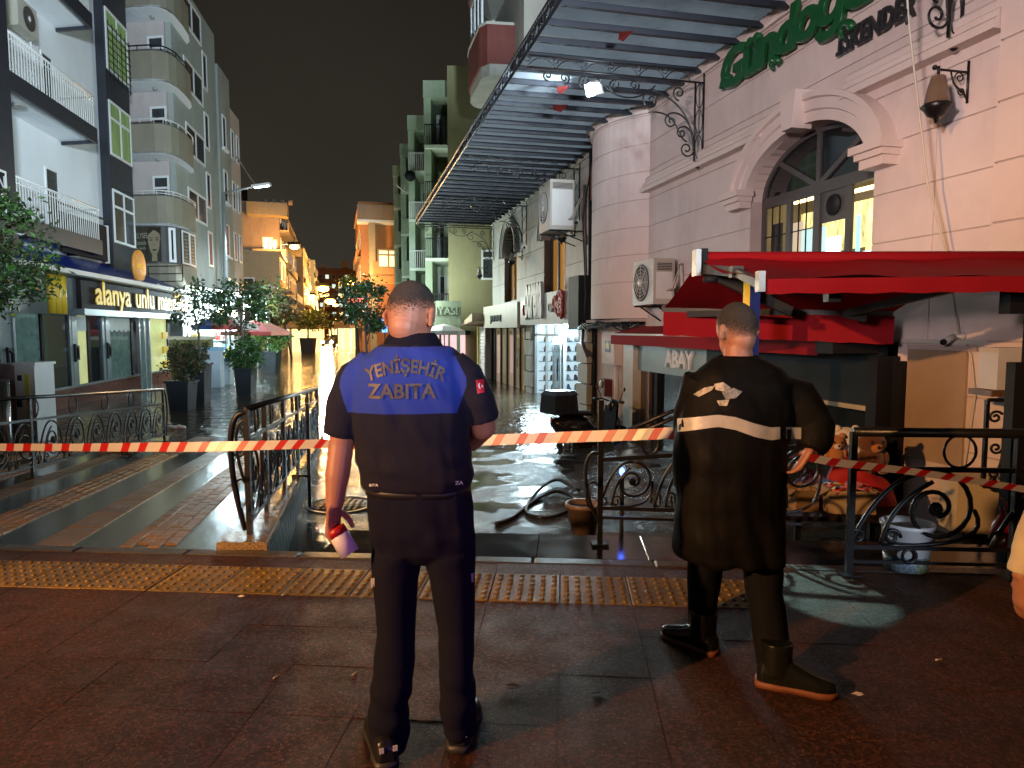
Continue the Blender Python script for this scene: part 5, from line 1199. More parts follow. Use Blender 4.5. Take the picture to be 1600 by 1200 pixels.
MB().fbox(fr, w*.55, w*.66, -6, -2, z+.25, z+2.6).build('lift_house', m_brn, t); MB().fbox(fr, w*.2, w*.27, -6, -2, z+.25, z+1.4).build('chimney', m_brn, t)
# right far: orange house
t, fr, w, z = house(566, 640, 58, 320, 14, 'orange house with a big lit window and a plant balcony under a flat roof', M('orange render', (.50, .22, .08), .75, vary=.08))
MB().fbox(fr, -.3, w+.2, .001, 1.5, z-1.6, z-1.4).build('top_slab', m_soff, t); MB().fbox(fr, -.3, w+.2, 1.35, 1.5, z-1.4, z-.2).build('top_fascia', m_brn, t)
zb = zt_(430, 600, 58); MB().fbox(fr, .9, w, .001, 1.5, zb-.15, zb).build('balcony_slab', m_or, t); MB().fbox(fr, .9, w, 1.38, 1.5, zb-.8, zb+1.0).build('balcony_parapet', M('orange render', (.50, .22, .08), .75), t)
window(fr, 2.0, 3.2, .005, zb+.2, zb+2.2, m_wlit, t, 1, fw=.12)
zc = zt_(418, 610, 56.5); MB().fbox(fr, .6, 1.1, .0, 1.45, -1, z-1.6).build('corner_pier', m_or, t)
window(fr, 1.25, 3.9, 1.502, zt_(418, 600, 56.5), zt_(388, 600, 56.5), m_warmwin, t, 3, .4, frame=m_brn, fw=.14)
MB().fbox(fr, 1.1, w, .0, 1.50, -1, zb-.8).build('bay', M('dark orange render', (.36, .13, .05), .75), t)
window(fr, .05, .45, .005, 2.0, 4.0, m_wlit, t, 1, fw=.08); 
for k in range(4): MB().fbox(WF(fr.o.x-.01, 58, 0), -.5, -.0, -3-k*2.5, -2-k*2.5, 3.0+k*2, 3.2+k*2).build('side_balcony', m_or, t)
# green apartment building with recessed balconies
m_grn = M('green render', (.33, .41, .28), .75, vary=.08, vscale=.9, dirt=.4, dirtcol=(.1, .15, .07)); m_olv = M('olive render', (.235, .22, .11), .75, vary=.08, dirt=.35, dirtcol=(.14, .13, .07)); m_gpale = M('pale green wall', (.58, .66, .52), .7, vary=.04)
GB = thing('apartment_building', (-3, 38, -.7), 'green apartment building with white soffit balconies beside the canopy end', 'building')
ZG = 13.6
steps = [(-3.05, 33.5, 35.0, 704), (-4.35, 35.0, 40.5, 668), (-5.95, 40.5, 46.5, 642), (-7.35, 46.5, 52.5, 630), (-8.85, 52.5, 57, 618)]
MB().fbox(WF(-3.05, 33.5), 0, 7, -10, 0, -1, ZG+.3).build('end_wall', m_olv, GB)
for i, (x, y0, y1, _) in enumerate(steps[1:]):
    xr = steps[i][0]
    # facade pier facing down the street
    MB().fbox(WF(x, y0), 0, .35, -(y1-y0), 0, -1, ZG+(-.3 if i % 2 else .1)).build('pier', m_grn, GB)
    MB().fbox(WF(x+.35, y0+2.6), 0, xr-x+1.2, -(y1-y0-2.6), 0, -1, ZG-.2).build('wall', m_grn, GB)
    f = WF(x+.35, y0)
    wd_ = xr-x-.35
    for k in range(5):
        zz = -.4+2.75*k
        if zz > .5: MB().fbox(f, -.3, wd_-.002, -2.6, .25+.1*(k % 2), zz-.16, zz).build('balcony_slab', m_gpale, GB)
        MB().fbox(f, .0, wd_-.003, -2.62, -2.55, zz, zz+2.58).build('back_wall', m_gpale, GB)
        window(f, .08*wd_, .45*wd_, -2.545, zz+.1, zz+2.1, m_dwin if (i+k) % 3 else m_grlit, GB, 1, fw=.07, name='balcony_door'); window(f, .55*wd_, .93*wd_, -2.545, zz+.1, zz+2.1, m_dwin, GB, 1, fw=.07, name='balcony_door')
        if k and i < 2:
            b = MB(); b.fbox(f, -.3, wd_-.005, .22, .25, zz+.95, zz+1.0); a = -.28
            while a < wd_: b.bar(f.w(a, .235, zz), f.w(a, .235, zz+.95), .03); a += .11
            b.build('balcony_railing', m_blk if i == 0 else m_white, GB)
        elif k: MB().fbox(f, -.3, wd_-.005, .15, .25, zz, zz+1.0).build('balcony_parapet', m_grn, GB)
    MB().fbox(f, -.34, wd_-.004, -2.6, .30, ZG-.75, ZG+.05).build('top_parapet', m_grn, GB)
f = WF(-3.05, 33.5)
x0 = at(752, 420, 33.4).x+3.05; window(f, x0, x0+1.1, .005, at(752, 437, 33.4).z, at(752, 390, 33.4).z, m_dwin, GB, 1, .35, fw=.09)
b = MB(); q = Vector((-6.1, 41, 9.4)); b.tube([q, q+Vector((-.6, -.3, .5))], .03, 5); b.tube([q+Vector((-.2, -.1, .17)), q+Vector((-.1, -.1, .5))], .02, 5); b.build('antenna', m_white, GB)
q = at(641, 275, 40); MB().lathe([(.3, -.1), (.3, .1), (0, .12)], q, 12, R=Matrix.Rotation(pi/2, 3, 'X')).build('fan', m_blk, GB)
# board with raised letters in front of the green building
t = thing('shop_board', at(680, 487, 31.5), 'pale green shop board with raised letters behind the officer', 'sign')
f = WF(at(640, 487, 31.5).x, 31.5); z0, z1 = at(700, 500, 31.5).z, at(700, 470, 31.5).z; ww = at(720, 487, 31.5).x-f.o.x
MB().fbox(f, 0, ww, -.2, 0, z0-.25, z1).build('board', M('pale green board', (.24, .29, .2), .5), t)
put_text('lettering', 'DÜNYASI', f.mat(.25, .03, z0+.25, 1), M('pale green letters', (.3, .36, .26), .5), t, size=.5, extrude=.03, offset=.01, fit=ww-.4)
MB().fbox(f, 0, .15, -.18, -.02, -1, z0-.25).build('post', m_grn, t); MB().fbox(f, ww-.2, ww-.05, -.18, -.02, -1, z0-.25).build('post', m_grn, t)
# upper storeys over the restaurant end, with the red rounded balcony
m_rbal = M('red balcony render', (.16, .035, .025), .6, vary=.15, dirt=.4, dirtcol=(.25, .12, .1)); m_pw = M('pale cream wall', (.48, .45, .38), .75, vary=.06, dirt=.3, dirtcol=(.3, .28, .22))
UB = thing('tower_building', W.w(28, -4, 6.4), 'tall cream block with a red rounded balcony rising behind the canopy', 'building')
MB().fbox(W, 25.2, 30.4, -9, 0, 6.43, 24).build('wall', m_pw, UB)
MB().fbox(W, 30.0, 30.5, .001, .35, 6.43, 24).build('white_pier', m_gpale, UB)
zA = W.hit(770, 100, .8)[1]; zB = W.hit(770, 38, .8)[1]
P2 = [(30.4, .36), (30.4, .7), (30.2, .95), (29.8, 1.15), (29.2, 1.22), (27.0, 1.22), (26.6, 1.0), (26.5, 0.0)]
for dz in (0, 3.4):
    b = MB(); b.prism([W.w(a, n, zA+dz) for a, n in P2]+[W.w(30.4, .0, zA+dz)], (0, 0, zB-zA)); b.build('balcony_parapet', m_rbal, UB)
    b = MB(); b.prism([W.w(a, n-.08, zA-.4+dz) for a, n in P2]+[W.w(30.4, -.0, zA-.4+dz)], (0, 0, .399)); b.build('balcony_slab', m_grey, UB)
    b = MB(); b.prism([W.w(a, n+.03, zB+dz) for a, n in P2]+[W.w(30.4, .0, zB+dz)], (0, 0, .1)); b.build('parapet_cap', m_pw, UB)
b = MB(); b.prism([W.w(a, n-.15, zB+.1) for a, n in P2[:6]]+[W.w(30.4, .0, zB+.1)], (0, 0, 1.6)); b.build('balcony_glazing', m_glass, UB)
b = MB()
for a, n in P2[:6]+[(28.4, 1.22), (27.7, 1.22)]: b.bar(W.w(a, n-.12, zB+.1), W.w(a, n-.12, zB+1.7), .07)
b.build('glazing_bar', m_upvc, UB)
# ================================================================== RAILINGS
def ramp_hit(px, py):
    d = ray(px, py); k = (-RD*4.72-EYE)/(d[2]-RD*d[1]); return Vector((d[0]*k, d[1]*k, EYE+d[2]*k))
Zv = Vector((0, 0, 1))
def rosette(c, ex, r):
    b = MB(); y = ex.cross(Zv).normalized()
    for k in range(10):
        t = 2*pi*k/10; e = ex*cos(t)+Zv*sin(t); b.ball(c+e*r*.55, r*.42, 6, 4, sc=(1, 1, 1))
    b.ball(c, r*.5, 8, 6); return b
def railing(t, P, Q, hz, mz, bz, unit, lower=None, posts=(), rings=True, flip=False, r=.011, hand=True, hr=.024, topslope=0., nr=None):
    """P, Q: base points; hz, mz, bz heights above the base of handrail, mid and bottom rails"""
    d = Q-P; l = d.length; ex = d/l
    exf = Vector((ex.x, ex.y, 0)).normalized()
    V = lambda s, z: P+ex*s+Zv*(z+topslope*s*(1 if z > bz+.05 else 0))
    if hand: MB().tube([V(0, hz), V(l, hz)], hr, 10).build('handrail', m_wiron, t)
    MB().bar(V(0, mz), V(l, mz), .022, .03).build('mid_rail', m_wiron, t)
    MB().bar(V(0, bz), V(l, bz), .022, .026).build('bottom_rail', m_wiron, t)
    if lower: MB().bar(V(0, lower), V(l, lower), .018, .02).build('bottom_rail', m_wiron, t)
    for s in posts:
        b = MB(); b.bar(V(s, -.03), V(s, hz), .038); b.box(V(s, .012), (.12, .12, .012)); b.build('post', m_wiron, t)
    n = max(1, round(l/unit)); u = l/n; h = mz-bz
    for k in range(n):
        s0 = k*u; b = MB()
        f = (lambda x, z: V(s0+(u-x if flip else x), bz+z)); sx = -1 if flip else 1
        cx, cz = u*.60, h*.50; R0 = min(h*.48, u*.38)
        sp = [f(cx+(R0*(1-.80*q/30))*cos(pi/2-2*pi*1.45*q/30), cz+(R0*(1-.80*q/30))*sin(pi/2-2*pi*1.45*q/30)) for q in range(31)]
        b.tube(bez(f(0, .01), f(u*.12, h*.5), f(u*.3, h*.99), f(cx, cz+R0), 12), r, 6); b.tube(sp, r, 6)
        b.tube(bez(f(u*.22, .02), f(u*.26, h*.35), f(u*.34, h*.62), f(cx-R0*.1, cz+R0*.72), 10), r*.9, 6)
        b.tube(bez(f(cx+R0*.95, cz), f(u*1.02, h*.1), f(cx+R0*.2, -.0+h*.02), f(u*.22, h*.03), 10), r*.9, 6)
        for (x, z, rr, tt, sg_) in ((u*.05, h*.13, h*.11, pi, -1), (u*.30, h*.13, h*.11, 0, 1)):
            b.tube([f(x+rr*(1-.75*q/16)*cos(tt+sg_*2*pi*1.2*q/16), z+rr*(1-.75*q/16)*sin(tt+sg_*2*pi*1.2*q/16)) for q in range(17)], r*.8, 5)
        o = b.build('scroll', m_wiron, t)
        rosette(f(cx, cz), exf, R0*.2).build('rosette', m_wiron, o)
    if rings and hand:
        rr = (hz-mz)/2-.012; m = nr or max(1, round(l/.95))
        for k in range(m):
            c = V((k+.5)*l/m, (hz+mz)/2); MB().tube([c+exf*rr*.92*cos(q*pi/10)+Zv*rr*sin(q*pi/10) for q in range(20)], .009, 5, closed=True).build('ring', m_wiron, t)
# left railing on the ramp
PA, PB = ramp_hit(52, 747), ramp_hit(258, 690)
dirL = (PB-PA).normalized(); P_ = PA-dirL*2.4; lL = (PB-P_).length
t = thing('railing', P_, 'long left wrought iron railing with scrolls along the flooded ramp', 'railing', None)
railing(t, P_, PB, .97, .70, .14, .62, posts=(0.0, 2.4, lL-.02), r=.012)
b = MB(); X = dirL
b.tube(bez(PB+Zv*.97, PB+X*.22+Zv*.9, PB+X*.2+Zv*.4, PB+X*.05+Zv*.1, 12), .018, 6); b.build('end_curve', m_wiron, t)
# middle railing on the ledge
PA, PB = ramp_hit(391, 846)+Zv*.03, ramp_hit(497, 696)+Zv*.05
lM = (PB-PA).length; X = (PB-PA).normalized()
t = thing('railing', PA, 'middle wrought iron railing on the blue tiled ledge left of the officer', 'railing', None)
railing(t, PA, PB, .96, .74, .12, .50, posts=(0, .9, 2.2, 3.6, 5.2, lM), r=.011, nr=8)
b = MB(); sd = Vector((-1, -.15, 0)).normalized()*.16
b.tube(bez(PA+Zv*.93, PA+sd+Zv*.98, PA+sd*.9+Zv*.5, PA+sd*.2+Zv*.06, 16), .022, 8)
b.tube(bez(PA+Zv*.88, PA+sd*.75+Zv*.9, PA+sd*.5+Zv*.55, PA+sd*.1+Zv*.4, 14), .012, 6)
b.tube([PA+sd*.4+Zv*(.72+0)+sd*.35*cos(q*pi/8)+Zv*.11*sin(q*pi/8) for q in range(16)], .009, 5, closed=True); b.tube([PA+sd*.35+Zv*.34+sd*.3*cos(q*pi/8)+Zv*.1*sin(q*pi/8) for q in range(16)], .009, 5, closed=True)
b.build('end_curve', m_wiron, t)
PC = PA+X*3.0+Vector((.22, -.1, -.32))
b = MB(); b.bar(PC, PC+Zv*1.2, .035); b.bar(PC+Zv*.36, PC+Zv*.36-Vector((.2, 0, 0)), .03); b.build('outer_post', m_wiron, t)
# right railing in front of the sunken shop yard
PA, PB = K.w(1.80, 4.42, 0), K.w(4.35, 4.42, 0)
t = thing('railing', PA, 'right wrought iron railing with big spirals in front of the shop yard', 'railing', None)
railing(t, PA, PB, .915, .685, .185, .92, lower=.09, posts=(.0, .98, 2.5), r=.015, nr=2, hr=.03)
MB().tube([K.w(2.16+.042*cos(q*pi/8), 4.41, .135+.042*sin(q*pi/8)) for q in range(16)], .010, 6, closed=True).build('ring', m_wiron, t)
PA, PB = K.w(.26, 4.93, 0), K.w(1.78, 4.86, 0)
t = thing('railing', PA, 'wet wrought iron railing by the sunken stair, partly behind the man in the raincoat', 'railing', None)
railing(t, PA, PB, 1.05, .62, .27, .42, lower=.20, posts=(0.0,), hand=False, rings=False, topslope=.09, r=.011)
b = MB()
for dz in (0, .055): b.tube([at(958, 694, 5.0)+Zv*dz, at(1060, 650, 5.0)+Zv*dz, at(1130, 640, 4.9)+Zv*dz], .016, 8)
b.build('handrail', m_wiron, t)
b = MB(); c = PA; b.tube(bez(c+Zv*.66, c+Vector((-.18, 0, .74)), c+Vector((-.10, 0, .3)), c+Vector((-.0, 0, .14)), 14), .013, 6)
b.tube([c+Vector((-.05+.05*cos(q*pi/8), 0, .36+.10*sin(q*pi/8))) for q in range(16)], .009, 5, closed=True)
for s in (.35, 1.0): MB().tube([c+CP*s+Vector((0, 0, .75))+CP*.06*cos(q*pi/8)+Zv*.09*sin(q*pi/8) for q in range(16)], .009, 5, closed=True).build('ring', m_wiron, t)
b.build('end_curve', m_wiron, t)
# ================================================================== PLANTS
m_leafd = M('dark green leaf', (.020, .040, .013), .4, vary=.6, vscale=7, spec=.5); m_leafg = M('bright green leaf', (.04, .11, .022), .4, vary=.5, vscale=7)
m_leafy = M('yellow green leaf', (.14, .15, .025), .45, vary=.5, vscale=7); m_leafr = M('reddish brown leaf', (.085, .045, .02), .5, vary=.5, vscale=7)
m_bark = M('bark', (.10, .075, .055), .85, vary=.3, bump=.4); m_plant = M('dark planter', (.035, .042, .05), .28, vary=.15, bump=.05)
def crown(name, c, rad, n, leaf, mats, par, seed, clumps=26, squash=1.):
    rg = random.Random(seed); b = MB(); c = Vector(c); cl = []
    for k in range(clumps):
        while True:
            p = Vector((rg.uniform(-1, 1), rg.uniform(-1, 1), rg.uniform(-1, 1)))
            if .25 < p.length < 1: break
        cl.append((Vector((p.x*rad[0], p.y*rad[1], p.z*rad[2])), rg.uniform(.16, .38)))
    for i in range(n):
        q, s = rg.choice(cl); p = c+q+Vector((rg.gauss(0, 1)*rad[0], rg.gauss(0, 1)*rad[1], rg.gauss(0, 1)*rad[2]))*s*.55
        d = Vector((rg.gauss(0, 1), rg.gauss(0, 1), rg.gauss(-.3, .7))).normalized(); w = d.cross(Vector((rg.gauss(0, 1), rg.gauss(0, 1), rg.gauss(0, 1)))).normalized()
        l = leaf*rg.uniform(.4, 1.45); v = d.cross(w)*l*.12
        b.add([p, p+d*l*.5+w*l*.24+v, p+d*l, p+d*l*.5-w*l*.24+v], [(0, 1, 2), (0, 2, 3)], rg.choice(range(len(mats))))
    o = b.build(name, mats, par, recalc=False); return tag(o, kind='stuff') if False else o
def tree(loc, h, c, rad, n, leaf, mats, label, seed, r=.05, lean=(0, 0), group=None, name='street_tree', clumps=26):
    loc = Vector(loc); t = thing(name, loc, label, 'tree', group); rg = random.Random(seed)
    c = Vector(c); b = MB(); top = Vector((c.x+lean[0], c.y+lean[1], c.z+rad[2]*.5))
    b.tube([loc, loc.lerp(top, .4)+Vector((rg.uniform(-.05, .05), 0, 0)), loc.lerp(top, .7)+Vector((rg.uniform(-.08, .08), 0, 0)), top], [r, r*.8, r*.6, r*.2], 8); b.build('trunk', m_bark, t)
    b = MB()
    for k in range(9):
        s = loc.lerp(top, rg.uniform(.45, .9)); e = c+Vector((rg.uniform(-.8, .8)*rad[0], rg.uniform(-.8, .8)*rad[1], rg.uniform(-.5, .8)*rad[2]))
        b.tube([s, s.lerp(e, .5)+Vector((0, 0, .1*rad[2])), e], [r*.45, r*.3, r*.1], 5)
    b.build('branches', m_bark, t)
    crown('crown', c, rad, n, leaf, mats, t, seed, clumps); return t
# big foliage reaching in from the left edge
c = at(-2, 398, 8.6)
tree((at(-75, 700, 8.4).x, 8.4, -.25), 3, c, (.52, .6, .76), 3000, .08, [m_leafd, m_leafd, m_leafg], 'large leafy tree reaching in at the left edge above the utility cabinet', 11, .07, name='street_tree', clumps=34)
def planter(px, yt, Y, w, label, plant, h=None):
    q = at(px, 515, Y); zt = at(px, yt, Y).z
    t = thing('planter', (q.x, Y, -.7), label, 'planter', None)
    b = MB(); hw = w/2; k = .78
    b.hexa([Vector((q.x+sx*hw*k, Y+sy*hw*k, -.75)) for sx, sy in ((-1, -1), (1, -1), (1, 1), (-1, 1))]+[Vector((q.x+sx*hw, Y+sy*hw, zt)) for sx, sy in ((-1, -1), (1, -1), (1, 1), (-1, 1))]); b.build('tub', m_plant, t)
    b = MB()
    b.box((q.x, Y-hw-.01, zt-.03), (w+.06, .05, .06)); b.box((q.x, Y+hw+.01, zt-.03), (w+.06, .05, .06)); b.box((q.x-hw-.01, Y, zt-.031), (.05, w+.06, .058)); b.box((q.x+hw+.01, Y, zt-.031), (.05, w+.06, .058)); b.build('rim', m_plant, t)
    MB().box((q.x, Y, zt-.04), (w-.06, w-.06, .03)).build('soil', m_joint, t)
    return Vector((q.x, Y, zt))
def bush(p, c, rad, n, leaf, mats, label, seed, name='bush'):
    t = thing(name, p, label, 'plant'); rg = random.Random(seed); b = MB()
    for k in range(7): b.tube([p, p.lerp(Vector(c), .5)+Vector((rg.uniform(-.1, .1), rg.uniform(-.1, .1), 0)), Vector(c)+Vector((rg.uniform(-.6, .6)*rad[0], rg.uniform(-.6, .6)*rad[1], rg.uniform(0, .6)*rad[2]))], [.02, .014, .006], 5)
    b.build('stem', m_bark, t); crown('foliage', c, rad, n, leaf, mats, t, seed); return t
p = planter(281, 594, 18.2, .58, 'tall dark planter nearest the left railing end, with a dense dark bush', 0)
bush(p, p+Vector((.05, 0, .45)), (.50, .4, .52), 2600, .085, [m_leafd, m_leafd, m_leafr], 'dense dark bush in the planter nearest the left railing', 21)
p = planter(309, 567, 20.0, .52, 'second tall dark planter, holding the thin bare sapling', 0)
tree(p, 2.4, p+Vector((-.05, 0, 1.7)), (.85, .6, .75), 700, .13, [m_leafd, m_leafd], 'thin sparse sapling in the second planter before the market lights', 22, .045, name='sapling')
bush(p, p+Vector((0, 0, .3)), (.36, .3, .30), 900, .085, [m_leafd, m_leafr], 'low dark bush around the foot of the thin sapling', 25)
p = planter(382, 574, 22.6, .56, 'dark planter with a bright green leafy bush and a small tree', 0)
bush(p, p+Vector((0, 0, .50)), (.55, .45, .62), 2400, .13, [m_leafd, m_leafg, m_leafg], 'leafy green bush in the planter in front of the market stall', 23)
tree(p, 2.2, p+Vector((-.25, 0, 2.05)), (1.1, .8, .75), 2400, .13, [m_leafd, m_leafd, m_leafg], 'dark bushy tree growing above the market stall', 24, .05)
p = planter(421, 549, 34.0, .85, 'blue grey planter farther along with a bright green bush', 0)
bush(p, p+Vector((0, 0, .7)), (.85, .6, .8), 2000, .2, [m_leafg, m_leafg, m_leafy], 'bright green bush in the farther blue grey planter', 26)
tree(p, 3, p+Vector((.0, 0, 2.5)), (.75, .6, .95), 700, .2, [m_leafg, m_leafy, m_leafr], 'thin upright tree above the bright green bush', 27, .05)
q = at(412, 520, 40); tree((q.x, 40, -.7), 3, at(412, 468, 40), (1.4, 1.2, 1.1), 2200, .25, [m_leafr, m_leafr, m_leafd], 'reddish dark tree in front of the low yellow shop house', 28, .09)
q = at(455, 520, 52); tree((q.x, 52, -.7), 3, at(440, 490, 52), (1.2, 1, 1.0), 1200, .25, [m_leafr, m_leafy], 'brownish tree under the first orange lamp', 29, .09)
p = planter(481, 528, 62.0, 1.2, 'pale planter far down the street under the yellow tree', 0)
tree(p, 3, at(482, 499, 62), (1.5, 1.2, .9), 1600, .28, [m_leafy, m_leafy, m_leafg], 'yellow green tree far down the street lit by the orange lamps', 30, .08)
q = at(520, 520, 85); tree((q.x, 85, -.7), 3, at(515, 500, 85), (1.9, 1.4, 1.0), 900, .35, [m_leafy, m_leafd], 'small far tree beside the bright headlights', 33, .1)
q = at(577, 520, 27.0); tree((q.x, 27, -.7), 3, at(570, 478, 27), (1.05, .9, .95), 3000, .15, [m_leafd, m_leafd, m_leafg], 'leafy street tree left of the officer\'s head', 31, .06)
q = at(560, 520, 60); tree((q.x, 60, -.7), 3, at(556, 452, 60), (1.6, 1.3, 1.3), 1400, .25, [m_leafd, m_leafg], 'dark tree under the orange house', 32, .1)
# ================================================================== MARKET STALL, UMBRELLAS, LAMPS
m_stall = M('white stall canvas', (.75, .78, .78), .6, vary=.08, bump=.2, bscale=8); m_cold = M('cold strip lamp', (.9, 1, 1), .4, vary=0, emit=40, ecol=(.72, .97, 1))
MS = thing('market_stall', L.w(31, 1.2, -.6), 'bright market stall under a white canopy with cold lamps past the bakery', 'stall')
b = MB(); N = 20
for j in range(4):
    for i in range(N+1):
        a = 29.5+8.5*i/N; v = j/3; b.v.append(L.w(a, .0+2.3*v, 3.45-.35*v-.06*sin(i*1.7)*v+.04*sin(i*.9)))
for j in range(3):
    for i in range(N): b.f.append([j*(N+1)+i, j*(N+1)+i+1, (j+1)*(N+1)+i+1, (j+1)*(N+1)+i]); b.m.append(0); b.s.append(True)
b.build('canopy', m_stall, MS)
for a in (29.6, 32.4, 35.2, 38): MB().bar(L.w(a, 2.2, -.8), L.w(a, 2.2, 3.1), .06).build('pole', m_alu, MS)
for a, n in ((30.6, .8), (32.4, 1.5), (34.2, .8), (36.2, 1.5)): MB().fbox(L, a-.6, a+.6, n-.05, n+.05, 2.72, 2.78).build('strip_lamp', m_cold, MS)
for a in (31.2, 33.6): MB().ball(L.w(a, 1.4, 2.3), .16, 10, 8).build('bulb', M('yellow bulb', (1, .9, .6), .4, vary=0, emit=20, ecol=(1, .85, .5)), MS)
rg = random.Random(9)
gcols = [('white goods', (.8, .82, .8)), ('pale blue goods', (.25, .5, .7)), ('yellow goods', (.75, .6, .15)), ('red goods', (.5, .05, .04)), ('cream goods', (.7, .62, .45)), ('blue sheet', (.05, .2, .5))]
MB().fbox(L, 29.6, 38, -.02, .05, -.9, 3.0).build('back_sheet', M('pale back sheet', (.65, .68, .66), .6, vary=.2), MS)
for r in range(3):
    MB().fbox(L, 29.8, 37.6, .1+.45*r, .5+.45*r, 1.0-.5*r, 1.05-.5*r).build('shelf', m_shelf, MS)
for r in range(3):
    a = 29.9
    while a < 37.2:
        w = rg.uniform(.25, .6); nm, cc = rg.choice(gcols); h = rg.uniform(.15, .42)
        g_ = tag(MB().fbox(L, a, a+w, .15+.45*r, .45+.45*r, 1.052-.5*r, 1.052-.5*r+h).build('goods_box', M(nm, cc, .5, vary=.15)), nm.replace('sheet', 'goods')+' packed on the '+('top', 'middle', 'lowest')[r]+' shelf of the bright market stall', 'goods', nm+' on the '+('top', 'middle', 'lowest')[r]+' stall shelf')
        a += w+rg.uniform(.03, .12)
for k, (px, py, Y, w, col) in enumerate(((300, 528, 26, 1.5, 'cream goods'), (346, 562, 27, .8, 'blue sheet'), (330, 545, 25.5, .8, 'pale blue goods'))):
    q = at(px, py, Y); t = thing('goods_table', q, ['cream covered table of goods behind the thin sapling', 'blue plastic sheet over a low table in the water', 'pale blue crate table beside the blue sheet'][k], 'table')
    b = MB(); b.box(q, (w, .8, .12), rot=.2); b.build('cover', MATS[col], t)
    MB().box((q.x, q.y, (q.z-.06-.9)/2), (w*.9, .7, q.z-.06+.9), rot=.2).build('skirt', [M('olive skirt', (.2, .2, .05), .6), M('pale skirt', (.5, .6, .68), .6), M('pale skirt', (.5, .6, .68), .6)][k], t)
def umbrella(px, py, Y, R, cols, label):
    q = at(px, py, Y); t = thing('market_umbrella', (q.x, Y, -.6), label, 'umbrella')
    b = MB(); n = 8
    for k in range(n):
        a0, a1 = 2*pi*k/n, 2*pi*(k+1)/n; e = [Vector((R*cos(a), R*sin(a), -.55*R*.6)) for a in (a0, a1)]
        for s in range(3): pass
        b.add([q, q+e[0]*.5+Zv*.05*R, q+e[1]*.5+Zv*.05*R, q+e[0], q+e[1], q+e[0]-Zv*.16, q+e[1]-Zv*.16], [(0, 1, 2), (1, 3, 4, 2), (3, 5, 6, 4)], k % len(cols))
    b.build('canopy', cols, t); MB().tube([(q.x, Y, -.8), q], .03, 6).build('pole', m_alu, t)
umbrella(352, 492, 27.5, 1.3, [M('red umbrella cloth', (.55, .06, .05), .6), M('white umbrella cloth', (.75, .75, .75), .6), M('blue umbrella cloth', (.04, .12, .5), .6)], 'red, white and blue market umbrella behind the bushy tree')
umbrella(398, 500, 30, 1.5, [M('red umbrella cloth', (.55, .06, .05), .6), M('salmon umbrella cloth', (.6, .22, .16), .6)], 'salmon red market umbrella right of the bushy tree')
umbrella(694, 506, 30, .9, [M('white umbrella cloth', (.75, .75, .75), .6)], 'white umbrella just right of the officer\'s ear')
m_sod = M('sodium lamp glass', (1, .6, .15), .4, vary=0, emit=60, ecol=(1, .46, .07))
def sodium(px, py, Y, r, power, label, pole=True, arm=1.2):
    q = at(px, py, Y); t = thing('orange_street_lamp', (q.x-arm, Y, -.7), label, 'street lamp', None)
    MB().ball(q-Zv*r*.3, r, 12, 8, sc=(1.2, 1, .6)).build('bulb', m_sod, t); MB().box(q+Zv*r*.55, (r*3, r*1.8, r*.7)).build('hood', m_blk, t)
    MB().tube([(q.x-arm, Y, -.8), (q.x-arm, Y, q.z+.1), q+Zv*r*.6], .07, 6).build('pole', m_wiron if Y > 80 else M('galvanised steel', (.42, .46, .48), .4, .5), t)
    lamp('lamp_light', 'POINT', q-Zv*(r*1.1+.25), power, (1, .5, .13), size=.25)
sodium(460, 384, 60, .33, 2600, 'nearest orange street lamp, high beside the ochre houses')
sodium(505, 449, 105, .7, 14000, 'second orange street lamp down the street')
sodium(516, 469, 130, .8, 16000, 'third orange street lamp, lower and farther'); sodium(524, 476, 150, .45, 800, 'orange street lamp right of the third one'); sodium(508, 462, 150, .35, 500, 'small far orange lamp between the second and third')
lamp('house_lamp_light', 'POINT', at(560, 440, 54.5), 1300, (1, .58, .22), size=.2)
for a in (30.4, 32.6, 34.8, 37): lamp('market_light', 'POINT', L.w(a, 1.7, 2.45), 520, (.72, .95, 1), size=.18)
lamp('green_block_fill', 'POINT', (-4.6, 31.2, 3.0), 900, (.85, 1, .9), size=.3)  # point light added near the kiosk to brighten the green building
for k, (x0, x1, Y, n_, lab) in enumerate(((455, 474, 76, 5, 'added row of warm glowing panes beyond the yellow tree'), (474, 492, 100, 5, 'small added row of warm glowing panes far down on the left'), (528, 556, 75, 6, 'added row of warm glowing panes on the right under the dark tree'), (497, 507, 130, 3, 'tiny added glowing front at the street end left of the headlights'), (514, 527, 125, 3, 'tiny added glowing front at the street end right of the headlights'))):  # glowing fronts added to widen the gold reflection on the water
    xa, xb = at(x0, 515, Y).x, at(x1, 515, Y).x; t = thing('glowing_front', ((xa+xb)/2, Y, -.8), lab, 'shop'); f = WF(xa, Y, .2 if x0 < 520 else -.1); wd_ = (xb-xa)/n_
    for i in range(n_): MB().fbox(f, i*wd_, (i+.78)*wd_, -.1, 0, -.9, 1.7).build('lit_pane', m_warmwin if (i+k) % 3 else m_coolwin, t)
    MB().fbox(f, -.2, xb-xa+.2, -.6, .3, 1.7, 2.4).build('fascia', m_or, t)
sodium(548, 440, 92, .5, 9000, 'added orange street lamp on the right side in front of the far dark block', arm=-1.2); sodium(487, 462, 118, .5, 8000, 'added orange street lamp by the grey far house')  # two lamps added for more orange glow and reflection down the street
